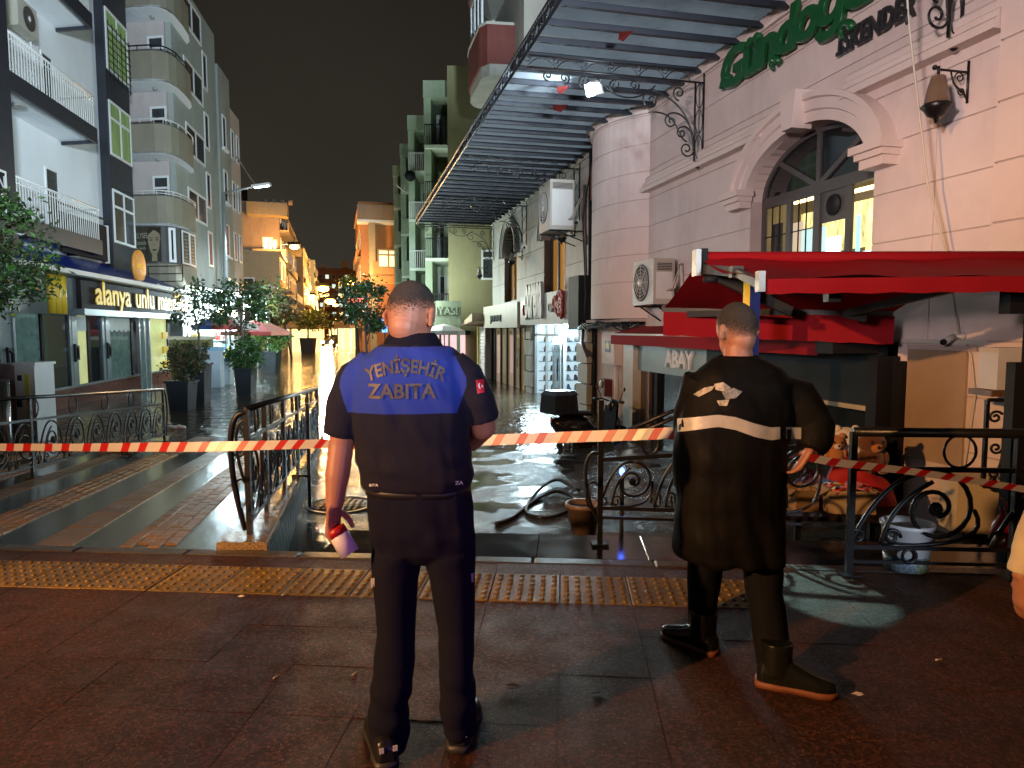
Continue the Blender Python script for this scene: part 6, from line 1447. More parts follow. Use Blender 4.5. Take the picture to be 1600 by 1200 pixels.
# far car with headlights on
q = at(511, 527, 88); t = thing('parked_car', (q.x, 88, -.9), 'far car facing the camera with dazzling white headlights in the flooded street', 'car')
x, Y = q.x, 88
b = MB(); rg_ = []
for yy, w, z0, z1 in ((0, .78, -.25, .12), (.15, .86, -.3, .2), (1.1, .88, -.3, .32), (1.7, .8, -.3, .85), (3.2, .78, -.3, .9), (4.0, .84, -.3, .35), (4.2, .8, -.25, .3)):
    rg_.append([Vector((x+sx*w, Y+yy, z)) for sx, z in ((-1, z0), (1, z0), (1, (z0+z1)/2), (.86, z1), (-.86, z1), (-1, (z0+z1)/2))])
b.loft(rg_); b.build('body', M('dark car paint', (.03, .03, .035), .25, coat=1), t)
MB().fbox(WF(x-.66, Y+1.05), 0, 1.32, -.5, -.45, .36, .82).build('windscreen', m_glass, t)
for s in (-1, 1):
    MB().ball((x+s*.6, Y-.03, -.02), .17, 12, 8, sc=(1.2, .5, 1)).build('headlight', M('headlight glow', (1, .95, .85), .3, vary=0, emit=260, ecol=(1, .92, .72)), t)
    MB().lathe([(.3, -.1), (.3, .1)], (x+s*.75, Y+.8, -.55), 14, R=Matrix.Rotation(pi/2, 3, 'Y')).build('wheel', m_blk, t)
lamp('headlight_beam', 'SPOT', (x, Y-.4, .1), 3500, (1, .9, .7), (x-.5, 30, -.3), .15, spot=70, blend=.8)
t = thing('neon_sign', at(545, 468, 44), 'red glowing neon letters in the leafy trees left of the officer', 'sign')
m_neon = M('red neon', (1, .2, .1), .4, vary=0, emit=3.2, ecol=(1, .14, .06))
f = WF(at(540, 468, 44).x, 44); f2 = at(540, 474, 44).z
MB().fbox(f, -.1, 1.35, -.1, -.01, f2-.1, f2+.62).build('board', m_blk, t); put_text('lettering', 'SHOOT', f.mat(.05, .02, f2+.05, 1), m_neon, t, size=.4, extrude=.01, fit=1.1)
MB().bar(f.w(.6, -.06, f2-.1), f.w(.6, -.06, -1), .08).build('post', m_blk, t)
t = thing('glowing_front', at(462, 545, 70), 'pale lit shop windows at the end of the yellow houses', 'shop')
q = at(440, 540, 66); f = WF(q.x, 66)
for k in range(4): MB().fbox(f, k*1.0, k*1.0+.75, -.1, 0, -.8, 1.6).build('lit_pane', m_warmwin, t)
MB().fbox(f, -.3, 4.2, -.6, .05, 1.6, 2.3).build('fascia', m_or, t)
t = thing('blue_shop_sign', at(601, 510, 40), 'small blue lit sign left of the officer\'s collar', 'sign')
q = at(601, 507, 40); MB().box(q, (.3, .08, .9)).build('board', M('blue lit sign', (.1, .3, .9), .4, emit=2.2, ecol=(.15, .4, 1)), t); MB().bar((q.x, q.y+.05, -.8), (q.x, q.y+.05, q.z), .06).build('post', m_blk, t)
# shops along the right side far away (lit)
t = thing('lit_kiosk', at(690, 530, 35), 'pale pink lit kiosk front behind the officer', 'shop')
f = WF(at(676, 530, 33.2).x, 33.2)
for k in range(4): MB().fbox(f, k*.42, k*.42+.3, -.1, 0, -.8, 1.3).build('lit_pane', M('pink lit pane', (.8, .5, .5), .5, vary=.4, emit=1.0, ecol=(1, .65, .68)), t)
MB().fbox(f, -.2, 1.8, -.3, .05, 1.3, 1.5).build('fascia', m_blk, t)
# ================================================================== UTILITY CABINET, PILLARS
t = thing('utility_cabinet', at(25, 620, 13), 'white and mauve utility cabinet with stickers before the bakery windows', 'cabinet')
f = WF(at(-30, 600, 12.6).x, 12.6); w1 = at(26, 600, 12.6).x-f.o.x; w2 = at(57, 600, 12.6).x-f.o.x; zt = at(20, 569, 12.6).z
MB().fbox(f, 0, w1, -.5, .0, -.9, zt).build('mauve_body', M('mauve metal', (.26, .18, .19), .5, vary=.1), t)
MB().fbox(f, w1+.002, w2, -.5, .04, -.9, zt-.02).build('white_door', m_white, t)
MB().fbox(f, w1-.03, w2+.03, -.52, .06, zt-.019, zt+.03).build('lid', m_white, t)
MB().fbox(f, w1+.18, w1+.26, .041, .05, zt-.62, zt-.18).build('sticker', M('yellow sticker', (.6, .5, .05), .4), t); MB().fbox(f, w1+.05, w1+.13, .041, .05, zt-.3, zt-.2).build('sticker', m_greens, t)
MB().fbox(f, w1+.03, w1+.11, .041, .07, zt-.78, zt-.6).build('lock', m_blk, t); MB().fbox(f, w1-.22, w1-.04, .001, .02, -.2, zt-.1).build('panel', m_mauve if False else M('mauve metal', (.26, .18, .19), .5), t)
q = at(7, 640, 11.5); t = thing('steel_bollard', (q.x, q.y, -.5), 'shiny steel post in front of the utility cabinet', 'bollard')
MB().tube([(q.x, q.y, -.9), (q.x, q.y, at(7, 594, 11.5).z)], .09, 14).build('tube', M('polished steel', (.5, .55, .6), .2, .9), t)
# ================================================================== SCOOTER
q = at(926, 690, 13.0); t = thing('scooter', (q.x, 13.0, -.78), 'black motor scooter with a big top case standing wheel deep in the flood', 'scooter')
yw = radians(33); Rz = Matrix.Rotation(yw, 3, 'Z'); O = Vector((q.x, 13.0, -.78)); T = lambda x, y, z: O+Rz@Vector((x*.97, y*1.2, z*.97))
m_sc = M('black scooter plastic', (.014, .014, .016), .25, vary=.2, coat=.4); m_tyre = M('tyre rubber', (.015, .015, .015), .7)
Rw = Rz@Matrix.Rotation(pi/2, 3, 'X')
for x in (-.62, .66):
    w = MB().tube([T(x+.19*cos(k*pi/12), 0, .25+.19*sin(k*pi/12)) for k in range(24)], .06, 8, closed=True).build('wheel', m_tyre, t); b = MB()
    for k in range(6): b.bar(T(x, 0, .25), T(x+.15*cos(k*pi/3), 0, .25+.15*sin(k*pi/3)), .03)
    b.lathe([(.05, -.05), (.05, .05)], T(x, 0, .25), 10, R=Rw); b.build('rim', m_alu, w)
def body(secs, name, mat, par=t):
    b = MB(); b.loft([[T(x, w*cos(k*2*pi/12), zc+h*sin(k*2*pi/12)) for k in range(12)] for x, w, zc, h in secs]); return b.build(name, mat, par)
body([(-.98, .05, .66, .04), (-.92, .13, .64, .10), (-.7, .18, .54, .26), (-.25, .19, .46, .28), (-.05, .17, .36, .2), (.2, .14, .30, .14), (.36, .1, .30, .1)], 'rear_body', m_sc)
body([(-.8, .10, .80, .03), (-.7, .15, .82, .05), (-.4, .16, .81, .06), (-.15, .14, .79, .06), (-.05, .09, .76, .03)], 'seat', M('black seat vinyl', (.02, .02, .02), .45, bump=.1))
b = MB(); b.hexa([T(x, y, z) for z in (.27, .33) for x, y in ((-.2, -.16), (.36, -.16), (.36, .16), (-.2, .16))]); b.build('floorboard', m_sc, t)
b = MB(); b.loft([[T(.36+.10*u, y, .3+.6*u) for y in (-.17+.03*u, .17-.03*u)]+[T(.42+.12*u, y, .3+.6*u) for y in (.15-.03*u, -.15+.03*u)] for u in (0, .33, .66, 1)], smooth=False); b.build('leg_shield', m_sc, t)
body([(.42, .03, .88, .1), (.47, .1, .90, .13), (.56, .09, .90, .12), (.62, .04, .88, .06)], 'headset', m_sc)
b = MB(); b.tube([T(.66, -.07, .25), T(.6, -.06, .6), T(.48, 0, .92)], .022, 6); b.tube([T(.66, .07, .25), T(.6, .06, .6), T(.48, 0, .92)], .022, 6); b.build('fork', m_alu, t)
body([(.5, .07, .46, .02), (.62, .09, .50, .025), (.8, .08, .44, .02), (.86, .05, .36, .02)], 'front_mudguard', m_sc)
b = MB(); b.tube([T(.40, -.36, 1.0), T(.44, -.2, 1.02), T(.47, 0, .98), T(.44, .2, 1.02), T(.40, .36, 1.0)], .016, 6); b.build('handlebar', m_blk, t)
b = MB()
for s in (-1, 1): b.tube([T(.38, s*.37, 1.0), T(.38, s*.24, 1.01)], .024, 8)
b.build('grip', m_tyre, t)
for s in (-1, 1):
    b = MB(); b.tube([T(.45, s*.22, 1.02), T(.44, s*.30, 1.22)], .008, 5); b.ball(T(.44, s*.33, 1.25), .055, 10, 6, sc=(.35, 1.2, .8)); b.build('mirror', m_blk, t)
b = MB(); b.hexa([T(x, y, z) for z, g in ((.84, 0), (1.18, .02)) for x, y in ((-1.1+g, -.2+g), (-.55-g, -.2+g), (-.55-g, .2-g), (-1.1+g, .2-g))]); b.build('top_case', M('blue grey top case', (.02, .03, .045), .3), t)
b = MB(); b.hexa([T(x, y, z) for z, g in ((1.182, .01), (1.26, .07)) for x, y in ((-1.1+g, -.21+g), (-.53-g, -.21+g), (-.53-g, .21-g), (-1.1+g, .21-g))]); b.build('case_lid', M('blue grey top case', (.02, .03, .045), .3), t)
for s in (-.9, -.75): MB().tube([T(s, -.215, .9), T(s, -.19, 1.18), T(s+.02, 0, 1.26), T(s, .19, 1.18)], .012, 4).build('strap', m_joint, t)
MB().ball(T(-1.0, 0, .72), .05, 8, 6, sc=(.5, 2, 1)).build('tail_light', M('red lens', (.3, .01, .01), .2), t); MB().ball(T(.60, 0, .92), .06, 8, 6, sc=(.5, 1.2, 1)).build('headlight', m_glass, t)
# ================================================================== BARRIER TAPE
m_tw = M('white barrier film', (.50, .48, .48), .35, vary=.04); m_tr = M('red barrier film', (.40, .012, .016), .35, vary=.05)
def tape(pts, width, label, twist=lambda s: 0., period=.25):
    pts = [Vector(p) for p in pts]; seg = [0]
    for a, b_ in zip(pts[:-1], pts[1:]): seg.append(seg[-1]+(b_-a).length)
    Lt = seg[-1]
    def pos(s):
        s = max(0, min(Lt, s))
        for i in range(len(seg)-1):
            if s <= seg[i+1] or i == len(seg)-2: u = (s-seg[i])/(seg[i+1]-seg[i]); return pts[i].lerp(pts[i+1], u)
    b = MB(); s = 0; edges = []; k = 0
    while s < Lt+.1:
        for o, m in ((0, 1), (.05, 0), (.11, 1), (.16, 0)): edges.append((s+o, m))
        s += period
    fine = []
    for (s0, m), (s1, _) in zip(edges[:-1], edges[1:]):
        q = max(1, int((s1-s0)/.03))
        for i in range(q): fine.append((s0+(s1-s0)*i/q, m))
    A = []
    for s, m in fine:
        c0, c1 = pos(s-.016), pos(s+.016); c = pos(s); d = (c1-c0).normalized() if (c1-c0).length > 1e-6 else Vector((1, 0, 0))
        w = Vector((0, 0, 1)); n = d.cross(w); th = twist(s); w = w*cos(th)+n*sin(th)
        A.append((pos(s+.016)+w*width/2, pos(s-.016)-w*width/2))
    for i in range(len(A)-1): b.add([A[i][0], A[i+1][0], A[i+1][1], A[i][1]], [(0, 1, 2, 3)], fine[i][1], True)
    t = thing('barrier_tape', pts[0], label, 'barrier tape'); b.build('film', [m_tw, m_tr], t, recalc=False); return t
pp = [at(px, py, Y) for px, py, Y in ((-560, 696, 4.45), (-60, 699, 4.3), (150, 699, 4.25), (330, 698, 4.2), (520, 693, 4.1), (700, 690, 3.95), (860, 684, 3.75), (1000, 679, 3.55), (1062, 676, 3.42))]
tape(pp, .060, 'red and white barrier tape stretched across behind the officer to the man in the raincoat', lambda s: .5*sin(s*.9)+.25*sin(s*2.3+1))
pp = [at(px, py, Y) for px, py, Y in ((1262, 714, 2.95), (1300, 722, 2.98), (1420, 736, 3.1), (1540, 754, 3.2), (1680, 778, 3.3))]
tape(pp, .036, 'shorter length of red and white tape running right from the raincoat man\'s hand', lambda s: .4*sin(s*1.6))
q = pp0 = at(-560, 696, 4.45); t = thing('tape_post', (q.x, q.y, 0), 'dark steel post outside the left edge that holds the barrier tape', 'post')
MB().tube([(q.x, q.y, 0), (q.x, q.y, 1.05)], .04, 10).build('tube', m_wiron, t); MB().lathe([(.12, 0), (.12, .015), (.05, .02)], (q.x, q.y, 0), 14).build('foot', m_wiron, t)
# ================================================================== YARD GOODS, BUCKET, BAG
yz = -.60
t = thing('display_table', at(1310, 800, 6.4), 'dark low display table loaded with goods behind the right railing', 'table')
p = at(1315, 790, 6.45); MB().box(p+Vector((0, .1, -.06)), (1.15, .75, .05), rot=-.12).build('top', m_dk, t)
for sx, sy in ((-.5, -.2), (.5, -.2), (-.5, .4), (.5, .4)): MB().box((p.x+sx, p.y+sy, (p.z-.6)/2-.06), (.05, .05, p.z+.6)).build('leg', m_blk, t)
tz = p.z-.03
m_card = M('brown cardboard', (.33, .21, .10), .8, vary=.12); m_cardl = M('pale cardboard', (.45, .33, .2), .8, vary=.12)
def carton(x, y, z, d, rot, label, mat):
    t = thing('cardboard_box', (x, y, z), label, 'box'); w, l, h = d; th = .008; b = MB(); Rr = Matrix.Rotation(rot, 3, 'Z'); c = Vector((x, y, z))
    b.box(c+Rr@Vector((0, 0, .006)), (w, l, .012), R=Rr)
    for s in (-1, 1): b.box(c+Rr@Vector((s*(w/2-th/2), 0, h/2+.012)), (th, l, h), R=Rr); b.box(c+Rr@Vector((0, s*(l/2-th/2), h/2+.0125)), (w-2*th, th, h), R=Rr)
    b.build('carton', mat, t)
    for s in (-1, 1): MB().box(c+Rr@Vector((s*(w/2+.04), 0, h+.0)), (.1, l*.96, .006), R=Rr@Matrix.Rotation(s*.5, 3, 'Y')).build('flap', mat, t)
    return t
X0 = p.x
carton(X0-.42, p.y+.02, tz, (.26, .3, .19), .3, 'brown cardboard box left on the goods table', m_card)
carton(X0+.02, p.y-.05, tz, (.42, .3, .2), -.1, 'wide pale carton full of small coloured packets in the middle of the table', m_cardl)
b = MB(); rg = random.Random(4)
cm = [M('packet '+n, c, .35) for n, c in (('red', (.5, .04, .03)), ('yellow', (.6, .4, .04)), ('pink', (.6, .2, .25)), ('blue', (.05, .15, .5)), ('white', (.7, .7, .65)))]
for k in range(40):
    pm_ = rg.choice(cm); tag(MB().box((X0+.02+rg.uniform(-.18, .18), p.y-.05+rg.uniform(-.12, .12), tz+.19+rg.uniform(0, .06)), (.07, .05, .012), R=Matrix.Rotation(rg.uniform(0, 3), 3, 'Z')@Matrix.Rotation(rg.uniform(-.9, .9), 3, 'X')).build('sweet_packet', pm_), 'small shiny '+pm_.name.split()[1]+' packet heaped in the wide pale carton', 'packet', pm_.name.split()[1]+' packets heaped in the carton')
def cloth_heap(c, r, h, mat, label, seed, name='cloth_heap'):
    b = MB(); n, m = 26, 10; c = Vector(c)
    for j in range(m+1):
        for i in range(n):
            a = 2*pi*i/n; f = j/m; rr = f*(1+.28*noise.noise((cos(a)*2+seed, sin(a)*2, f*2)))
            z = h*(1-f**1.7)*(1+.3*noise.noise((cos(a)*2, sin(a)*2+seed, f*3)))
            b.v.append(c+Vector((r[0]*rr*cos(a), r[1]*rr*sin(a), z)))
    for j in range(m):
        for i in range(n): b.f.append([j*n+i, j*n+(i+1) % n, (j+1)*n+(i+1) % n, (j+1)*n+i]); b.m.append(0); b.s.append(True)
    t = thing(name, c, label, 'cloth'); b.build('cloth', mat, t); return t
cloth_heap((X0+.26, p.y+.32, tz), (.42, .28), .42, M('red cloth', (.42, .012, .02), .7, bump=.3, bscale=14), 'crumpled bright red cloth heaped at the back of the goods table', 1)
cloth_heap((X0-.15, p.y+.3, tz), (.26, .22), .28, M('purple cloth', (.14, .05, .16), .5, bump=.3, bscale=14), 'crumpled purple cloth left of the red heap', 5)
m_pb = M('brown plush', (.13, .045, .02), .95, sheen=.6, bump=.4, bscale=120); m_pw_ = M('white plush', (.72, .66, .58), .95, sheen=.5, bump=.4, bscale=120); m_po = M('orange plush', (.5, .2, .06), .95, sheen=.5, bump=.4, bscale=120)
def plush(px, py, Y, r, mat, muz, label):
    c = at(px, py, Y); t = thing('plush_toy', c-Zv*r*2, label, 'plush toy')
    b = MB(); b.ball(c, r, 14, 10, sc=(1.1, .95, .95)); b.ball(c-Zv*r*1.35, r*1.05, 14, 10, sc=(1, .9, 1))
    for s in (-1, 1): b.ball(c+Vector((s*r*.8, 0, r*.78)), r*.36, 8, 6); b.ball(c+Vector((s*r*.95, -r*.3, -r*1.2)), r*.4, 8, 6, sc=(.8, .8, 1.4)); b.ball(c+Vector((s*r*.6, -r*.6, -r*2.0)), r*.42, 8, 6, sc=(1, 1.4, .9))
    b.build('body', mat, t); MB().ball(c+Vector((0, -r*.8, -r*.28)), r*.42, 10, 8, sc=(1.1, .8, .85)).build('muzzle', muz, t)
    for s in (-1, 1): MB().ball(c+Vector((s*r*.4, -r*.82, r*.18)), r*.15, 8, 6).build('eye', m_cab, t)
    MB().ball(c+Vector((0, -r*1.1, -r*.2)), r*.13, 8, 6).build('nose', m_cab, t)
plush(1362, 692, 6.75, .125, m_pb, m_po, 'large brown plush bear sitting on the red cloth')
plush(1322, 684, 6.95, .115, m_pw_, m_pw_, 'white plush bear between the brown and orange ones'); plush(1304, 692, 6.85, .09, m_po, m_pw_, 'small orange plush bear left of the white one')
t = thing('pale_box', at(1533, 790, 6.0), 'large pale box standing behind the spiral of the right railing', 'box')
pb = at(1535, 790, 6.1); MB().box(pb+Vector((0, .1, 0)), (.46, .3, .5), rot=-.1).build('box', M('cream painted box', (.55, .46, .3), .6, vary=.06), t); MB().box(pb+Vector((0, .1, .26)), (.48, .32, .02), rot=-.1).build('lid', M('cream painted box', (.55, .46, .3), .6), t)
MB().box((pb.x, pb.y+.1, (pb.z-.25-.75)/2), (.3, .2, pb.z-.25+.75), rot=-.1).build('stand', m_blk, t)
# bucket on the kerb
q = K.w(2.215, 4.565, .0); q.z = .01
t = thing('plastic_bucket', q, 'white plastic bucket with a colourful printed band behind the right railing', 'bucket')
MB().lathe([(.128, 0), (.136, .10)], q, 28).build('printed_band', [wet_mat('printed band', (.10, .25, .70), (.50, .52, .10), .3, .0, 10)], t)
MB().lathe([(.136, .10), (.150, .275), (.160, .277), (.162, .30), (.150, .303), (.146, .28), (.125, .02), (0, .02)], q, 28).build('bucket', M('white bucket plastic', (.82, .82, .82), .35, vary=.05, spec=.5), t)
MB().tube([q+Vector((.157*cos(a), .03*sin(a)-.155*abs(sin(a))*.9, .27-.13*abs(sin(a)))) for a in [pi*k/14 for k in range(15)]], .004, 5).build('handle', m_white, t)
# red bag hanging on the railing
q = at(1568, 800, 4.36); t = thing('plastic_bag', q, 'red plastic bag tied to the right railing near the edge', 'bag')
b = MB(); R = []
for j, (z, r) in enumerate(((0, .012), (-.03, .03), (-.07, .055), (-.13, .075), (-.19, .07), (-.235, .05), (-.25, .01))):
    R.append([q+Vector((r*(1+.25*noise.noise((k*.9, z*18, 2)))*cos(2*pi*k/14), r*.7*sin(2*pi*k/14), z)) for k in range(14)])
b.loft(R); b.build('bag', M('red plastic film', (.50, .012, .02), .28, vary=.1, bump=.5, bscale=35, spec=.6), t)
b = MB(); b.tube([q, q+Vector((.02, 0, .05)), q+Vector((-.01, .02, .09))], .007, 5); b.tube([q, q+Vector((-.03, -.01, .03))], .008, 5); b.build('knot', M('red plastic film', (.50, .012, .02), .28), t)
# hoses, pot and drift on the lower street
t = thing('black_hose', ground(830, 790, -.52), 'black hose lying in loops on the wet lower street', 'hose')
hp = [ground(px, py, -.505)+Zv*.02 for px, py in ((905, 768), (870, 752), (842, 768), (822, 800), (850, 812), (888, 800), (900, 782), (868, 770), (835, 785), (800, 812), (772, 822))]
sm = []
for i in range(len(hp)-1):
    p0 = hp[max(0, i-1)]; p1 = hp[i]; p2 = hp[i+1]; p3 = hp[min(len(hp)-1, i+2)]
    for k in range(6): u = k/6; sm.append(.5*((2*p1)+(p2-p0)*u+(2*p0-5*p1+4*p2-p3)*u*u+(3*p1-p0-3*p2+p3)*u**3))
MB().tube(sm, .022, 7).build('hose', M('black hose rubber', (.012, .012, .012), .25), t)
q = ground(912, 838, -.50); t = thing('flower_pot', q, 'brown plastic pot standing in the wet beside the stair railing', 'pot')
MB().lathe([(.11, 0), (.17, .30), (.185, .30), (.185, .34), (.165, .34), (.15, .28), (0, .27)], q, 20).build('pot', M('brown pot plastic', (.13, .085, .06), .4, vary=.2), t)
MB().lathe([(.155, 0), (0, .02)], q+Zv*.285, 16).build('soil', m_joint, t)
t = thing('blue_lamp', at(972, 735, 5.6), 'small blue glowing lamp behind the stair railing', 'lamp')
q = at(972, 737, 5.7); MB().ball(q, .022, 10, 8, sc=(1, 1, 1.6)).build('bulb', M('blue glow', (.1, .2, 1), .4, vary=0, emit=12, ecol=(.06, .14, 1)), t); MB().tube([(q.x, q.y, -.6), q-Zv*.03], .02, 6).build('stem', m_blk, t)
t = thing('white_rag', ramp_hit(272, 669), 'white rag floating by the end of the left railing', 'rag'); q = ground(272, 670, WZ); b = MB()
for k in range(5): b.ball(q+Vector((-.18+.09*k, .03*(k % 2), .03)), .07, 8, 6, sc=(1.2, .8, .6+.2*(k % 2)))
b.build('cloth', m_white, t)
t = thing('fallen_branch', ramp_hit(185, 712), 'brown wet branch with leaves lying on the ramp', 'branch'); q = ramp_hit(185, 712)+Zv*.02
b = MB(); b.tube([q+Vector((-.3, 0, 0)), q+Vector((0, .05, .03)), q+Vector((.28, -.05, .01))], [.02, .015, .006], 5); b.build('stick', m_bark, t)
crown('leaves', q+Zv*.03, (.3, .1, .03), 60, .07, [m_leafr], t, 3, 8)
m_butt = M('cigarette paper', (.62, .55, .48), .7, vary=.1); m_filt = M('filter', (.4, .22, .08), .7)
for px, py, a, lab in ((1462, 1031, .2, 'white cigarette end alone on the right of the pavement'), (550, 1055, 1.0, 'cigarette end left of the officer\'s leg'), (440, 930, .7, 'cigarette end just below the tactile strip'), (427, 1060, 1.1, 'cigarette end in a paving joint left of the officer'), (925, 1082, .05, 'brown cigarette end right of the officer in the shade')):
    q = ground(px, py, .005); t = thing('cigarette_end', q, lab, 'litter'); d = Vector((cos(a), sin(a), 0)); MB().tube([q, q+d*.022], .0042, 6).build('paper', m_butt, t); MB().tube([q+d*.022, q+d*.034], .0041, 6).build('filter', m_filt, t)
for px, py, r, lab in ((585, 988, .022, 'dark green leaf scrap by the officer'), (800, 1073, .03, 'wet green leaf right of the officer\'s shoe'), (376, 932, .016, 'pinkish paper scrap below the tactile strip'), (1340, 1085, .018, 'pale scrap beyond the boot')):
    q = ground(px, py, .006); t = thing('leaf_scrap', q, lab, 'litter'); b = MB(); b.add([q+Vector((r*1.6*cos(k*pi/4), r*.7*sin(k*pi/4), .003*(k % 3))) for k in range(8)], [tuple(range(8))]); b.build('leaf', m_joint if r > .02 else m_butt, t)
# ================================================================== PEOPLE
from mathutils.bvhtree import BVHTree
m_skin = M('skin', (.38, .17, .105), .5, vary=.08, vscale=9, bump=.08, bscale=180); m_hair = M('short dark hair', (.035, .027, .022), .75, vary=.4, vscale=60, bump=.8, bscale=260)
def fade_hair(name, par, hc, R_, u_, r, lim_f, n=44, m=18):
    b = MB(); vals = []
    for j in range(m+1):
        for i in range(n):
            ph = 2*pi*i/n; th = lim_f(ph)*j/m
            d = Vector((sin(th)*cos(ph)*.865, sin(th)*sin(ph)*1.088, cos(th)*1.148)); p = hc+u_*.012+R_@(d*(r+.0015-.0022*(j/m)**3))
            b.v.append(p+(p-hc).normalized()*.0018*noise.noise(p*90)); vals.append(1-j/m)
    for j in range(m):
        for i in range(n): b.f.append([j*n+i, (j+1)*n+i, (j+1)*n+(i+1) % n, j*n+(i+1) % n]); b.m.append(0); b.s.append(True)
    o = b.build(name, m_fhair, par, recalc=False); at_ = o.data.attributes.new('fade', 'FLOAT', 'POINT')
    at_.data.foreach_set('value', vals); return o
m_fhair = M('cropped hair', (.035, .027, .022), .8, vary=.4, vscale=60, bump=.8, bscale=260)
t_ = m_fhair.node_tree; nd = t_.nodes; a_ = nd.new('ShaderNodeAttribute'); a_.attribute_name = 'fade'; n_ = nd.new('ShaderNodeTexNoise'); n_.inputs['Scale'].default_value = 420; n_.inputs['Detail'].default_value = 2
tc_ = nd.new('ShaderNodeTexCoord'); t_.links.new(tc_.outputs['Object'], n_.inputs['Vector'])
m1_ = nd.new('ShaderNodeMath'); m1_.operation = 'MULTIPLY_ADD'; m1_.inputs[1].default_value = .95; m1_.inputs[2].default_value = .22; t_.links.new(a_.outputs['Fac'], m1_.inputs[0])
m2_ = nd.new('ShaderNodeMath'); m2_.operation = 'LESS_THAN'; t_.links.new(n_.outputs['Fac'], m2_.inputs[0]); t_.links.new(m1_.outputs[0], m2_.inputs[1]); t_.links.new(m2_.outputs[0], nd['Principled BSDF'].inputs['Alpha'])
def solid(name, b, voxel, mats, parent, smooth=6, disp=None, fac=.5):
    me = b.mesh('tmp', mats); o = bpy.data.objects.new('tmp', me); COL.objects.link(o)
    r = o.modifiers.new('r', 'REMESH'); r.mode = 'VOXEL'; r.voxel_size = voxel; r.use_smooth_shade = True
    if smooth: s = o.modifiers.new('s', 'SMOOTH'); s.iterations = smooth; s.factor = fac
    dg = bpy.context.evaluated_depsgraph_get(); m2 = bpy.data.meshes.new_from_object(o.evaluated_get(dg)); bpy.data.objects.remove(o)
    m2.materials.clear()
    for m in (mats if isinstance(mats, (list, tuple)) else [mats]): m2.materials.append(m)
    if disp:
        nr = [v.normal.copy() for v in m2.vertices]
        for v, n in zip(m2.vertices, nr): v.co += n*disp(v.co, n)
    off = wloc(parent)
    for v in m2.vertices: v.co -= off
    m2.polygons.foreach_set('use_smooth', [True]*len(m2.polygons)); m2.update()
    q = bpy.data.objects.new(name, m2); q.parent = parent; COL.objects.link(q); return q
def ring(c, w, d, n=24, e=2.0, rz=0., tilt=0.):
    out = []
    for k in range(n):
        t = 2*pi*k/n; x = abs(cos(t))**(2/e)*(1 if cos(t) > 0 else -1)*w; y = abs(sin(t))**(2/e)*(1 if sin(t) > 0 else -1)*d
        out.append(Vector(c)+Vector((x*cos(rz)-y*sin(rz), x*sin(rz)+y*cos(rz), x*tilt)))
    return out
def limb(b, pts, rs, seg=14): b.tube(pts, rs, seg)
def pring(pl, pr, py, d, Y, e=2.2, dy=0., grow=0.):
    A = at(pl, py, Y); B = at(pr, py, Y); c = (A+B)/2; c.y += dy; return ring(c, (B-A).length/2+grow, d+grow, e=e)
def bvh_of(*objs):
    vs = []; fs = []
    for o in objs:
        off = wloc(o.parent); k = len(vs); vs += [v.co+off for v in o.data.vertices]; fs += [[i+k for i in p.vertices] for p in o.data.polygons]
    return BVHTree.FromPolygons(vs, fs)
EYEP = Vector((0, 0, EYE))
def decal(name, bvh, quad, mats, parent, nx=8, ny=6, off=.004, mi=None, thick=0.):
    """a flat patch draped on a garment: quad = px corners tl,tr,br,bl"""
    b = MB(); tl, tr, br_, bl = [Vector(q) for q in quad]
    for j in range(ny+1):
        for i in range(nx+1):
            u, v = i/nx, j/ny; p = tl.lerp(tr, u).lerp(bl.lerp(br_, u), v); d = Vector(ray(p.x, p.y)).normalized()
            h = bvh.ray_cast(EYEP, d)[0]
            b.v.append((h if h is not None else EYEP+d*3)-d*off)
    for j in range(ny):
        for i in range(nx): b.f.append([j*(nx+1)+i, j*(nx+1)+i+1, (j+1)*(nx+1)+i+1, (j+1)*(nx+1)+i]); b.m.append(mi(i/nx, j/ny) if mi else 0); b.s.append(True)
    return b.build(name, mats, parent, recalc=False)
def hand(b, wrist, down, out, side, L_=.185, curl=.6, spread=.2):
    """wrist point, 'down' along the fingers, 'out' = palm normal, 'side' = thumb side; fingers bent towards the palm"""
    down = down.normalized(); out = out.normalized(); side = side.normalized(); s = L_/.185
    pc = wrist+down*.045*s
    for k in range(5): b.ball(wrist+down*(.012+.018*k)*s, .034*s, 10, 8, sc=(1, 1, 1), R=Matrix((side*1.12, out*.55, down)).transposed())
    kn = wrist+down*.092*s
    for k, (o_, l) in enumerate(((.031, .070), (.011, .078), (-.010, .073), (-.029, .058))):
        p0 = kn+side*o_*s-down*.02*s; a = curl*(.55+.08*k); p1 = p0+(down*cos(a*.5)+out*sin(a*.5)+side*o_*spread)*(.02+l*.45)*s
        p2 = p1+(down*cos(a*1.5)+out*sin(a*1.5))*l*.38*s; p3 = p2+(down*cos(a*2.5)+out*sin(a*2.5))*l*.27*s
        b.tube([p0, p1, p2, p3], [.0095*s, .0092*s, .0083*s, .0070*s], 8)
        b.ball(p3, .0072*s, 8, 6)
    t0 = wrist+down*.022*s+side*.024*s; t1 = t0+(side*.75+down*.6+out*.35).normalized()*.036*s; t2 = t1+(side*.25+down*.8+out*.5).normalized()*.030*s; t3 = t2+(down*.85+out*.55-side*.12).normalized()*.024*s
    b.tube([t0, t1, t2, t3], [.0135*s, .0115*s, .0105*s, .0085*s], 8); b.ball(t3, .0087*s, 8, 6)
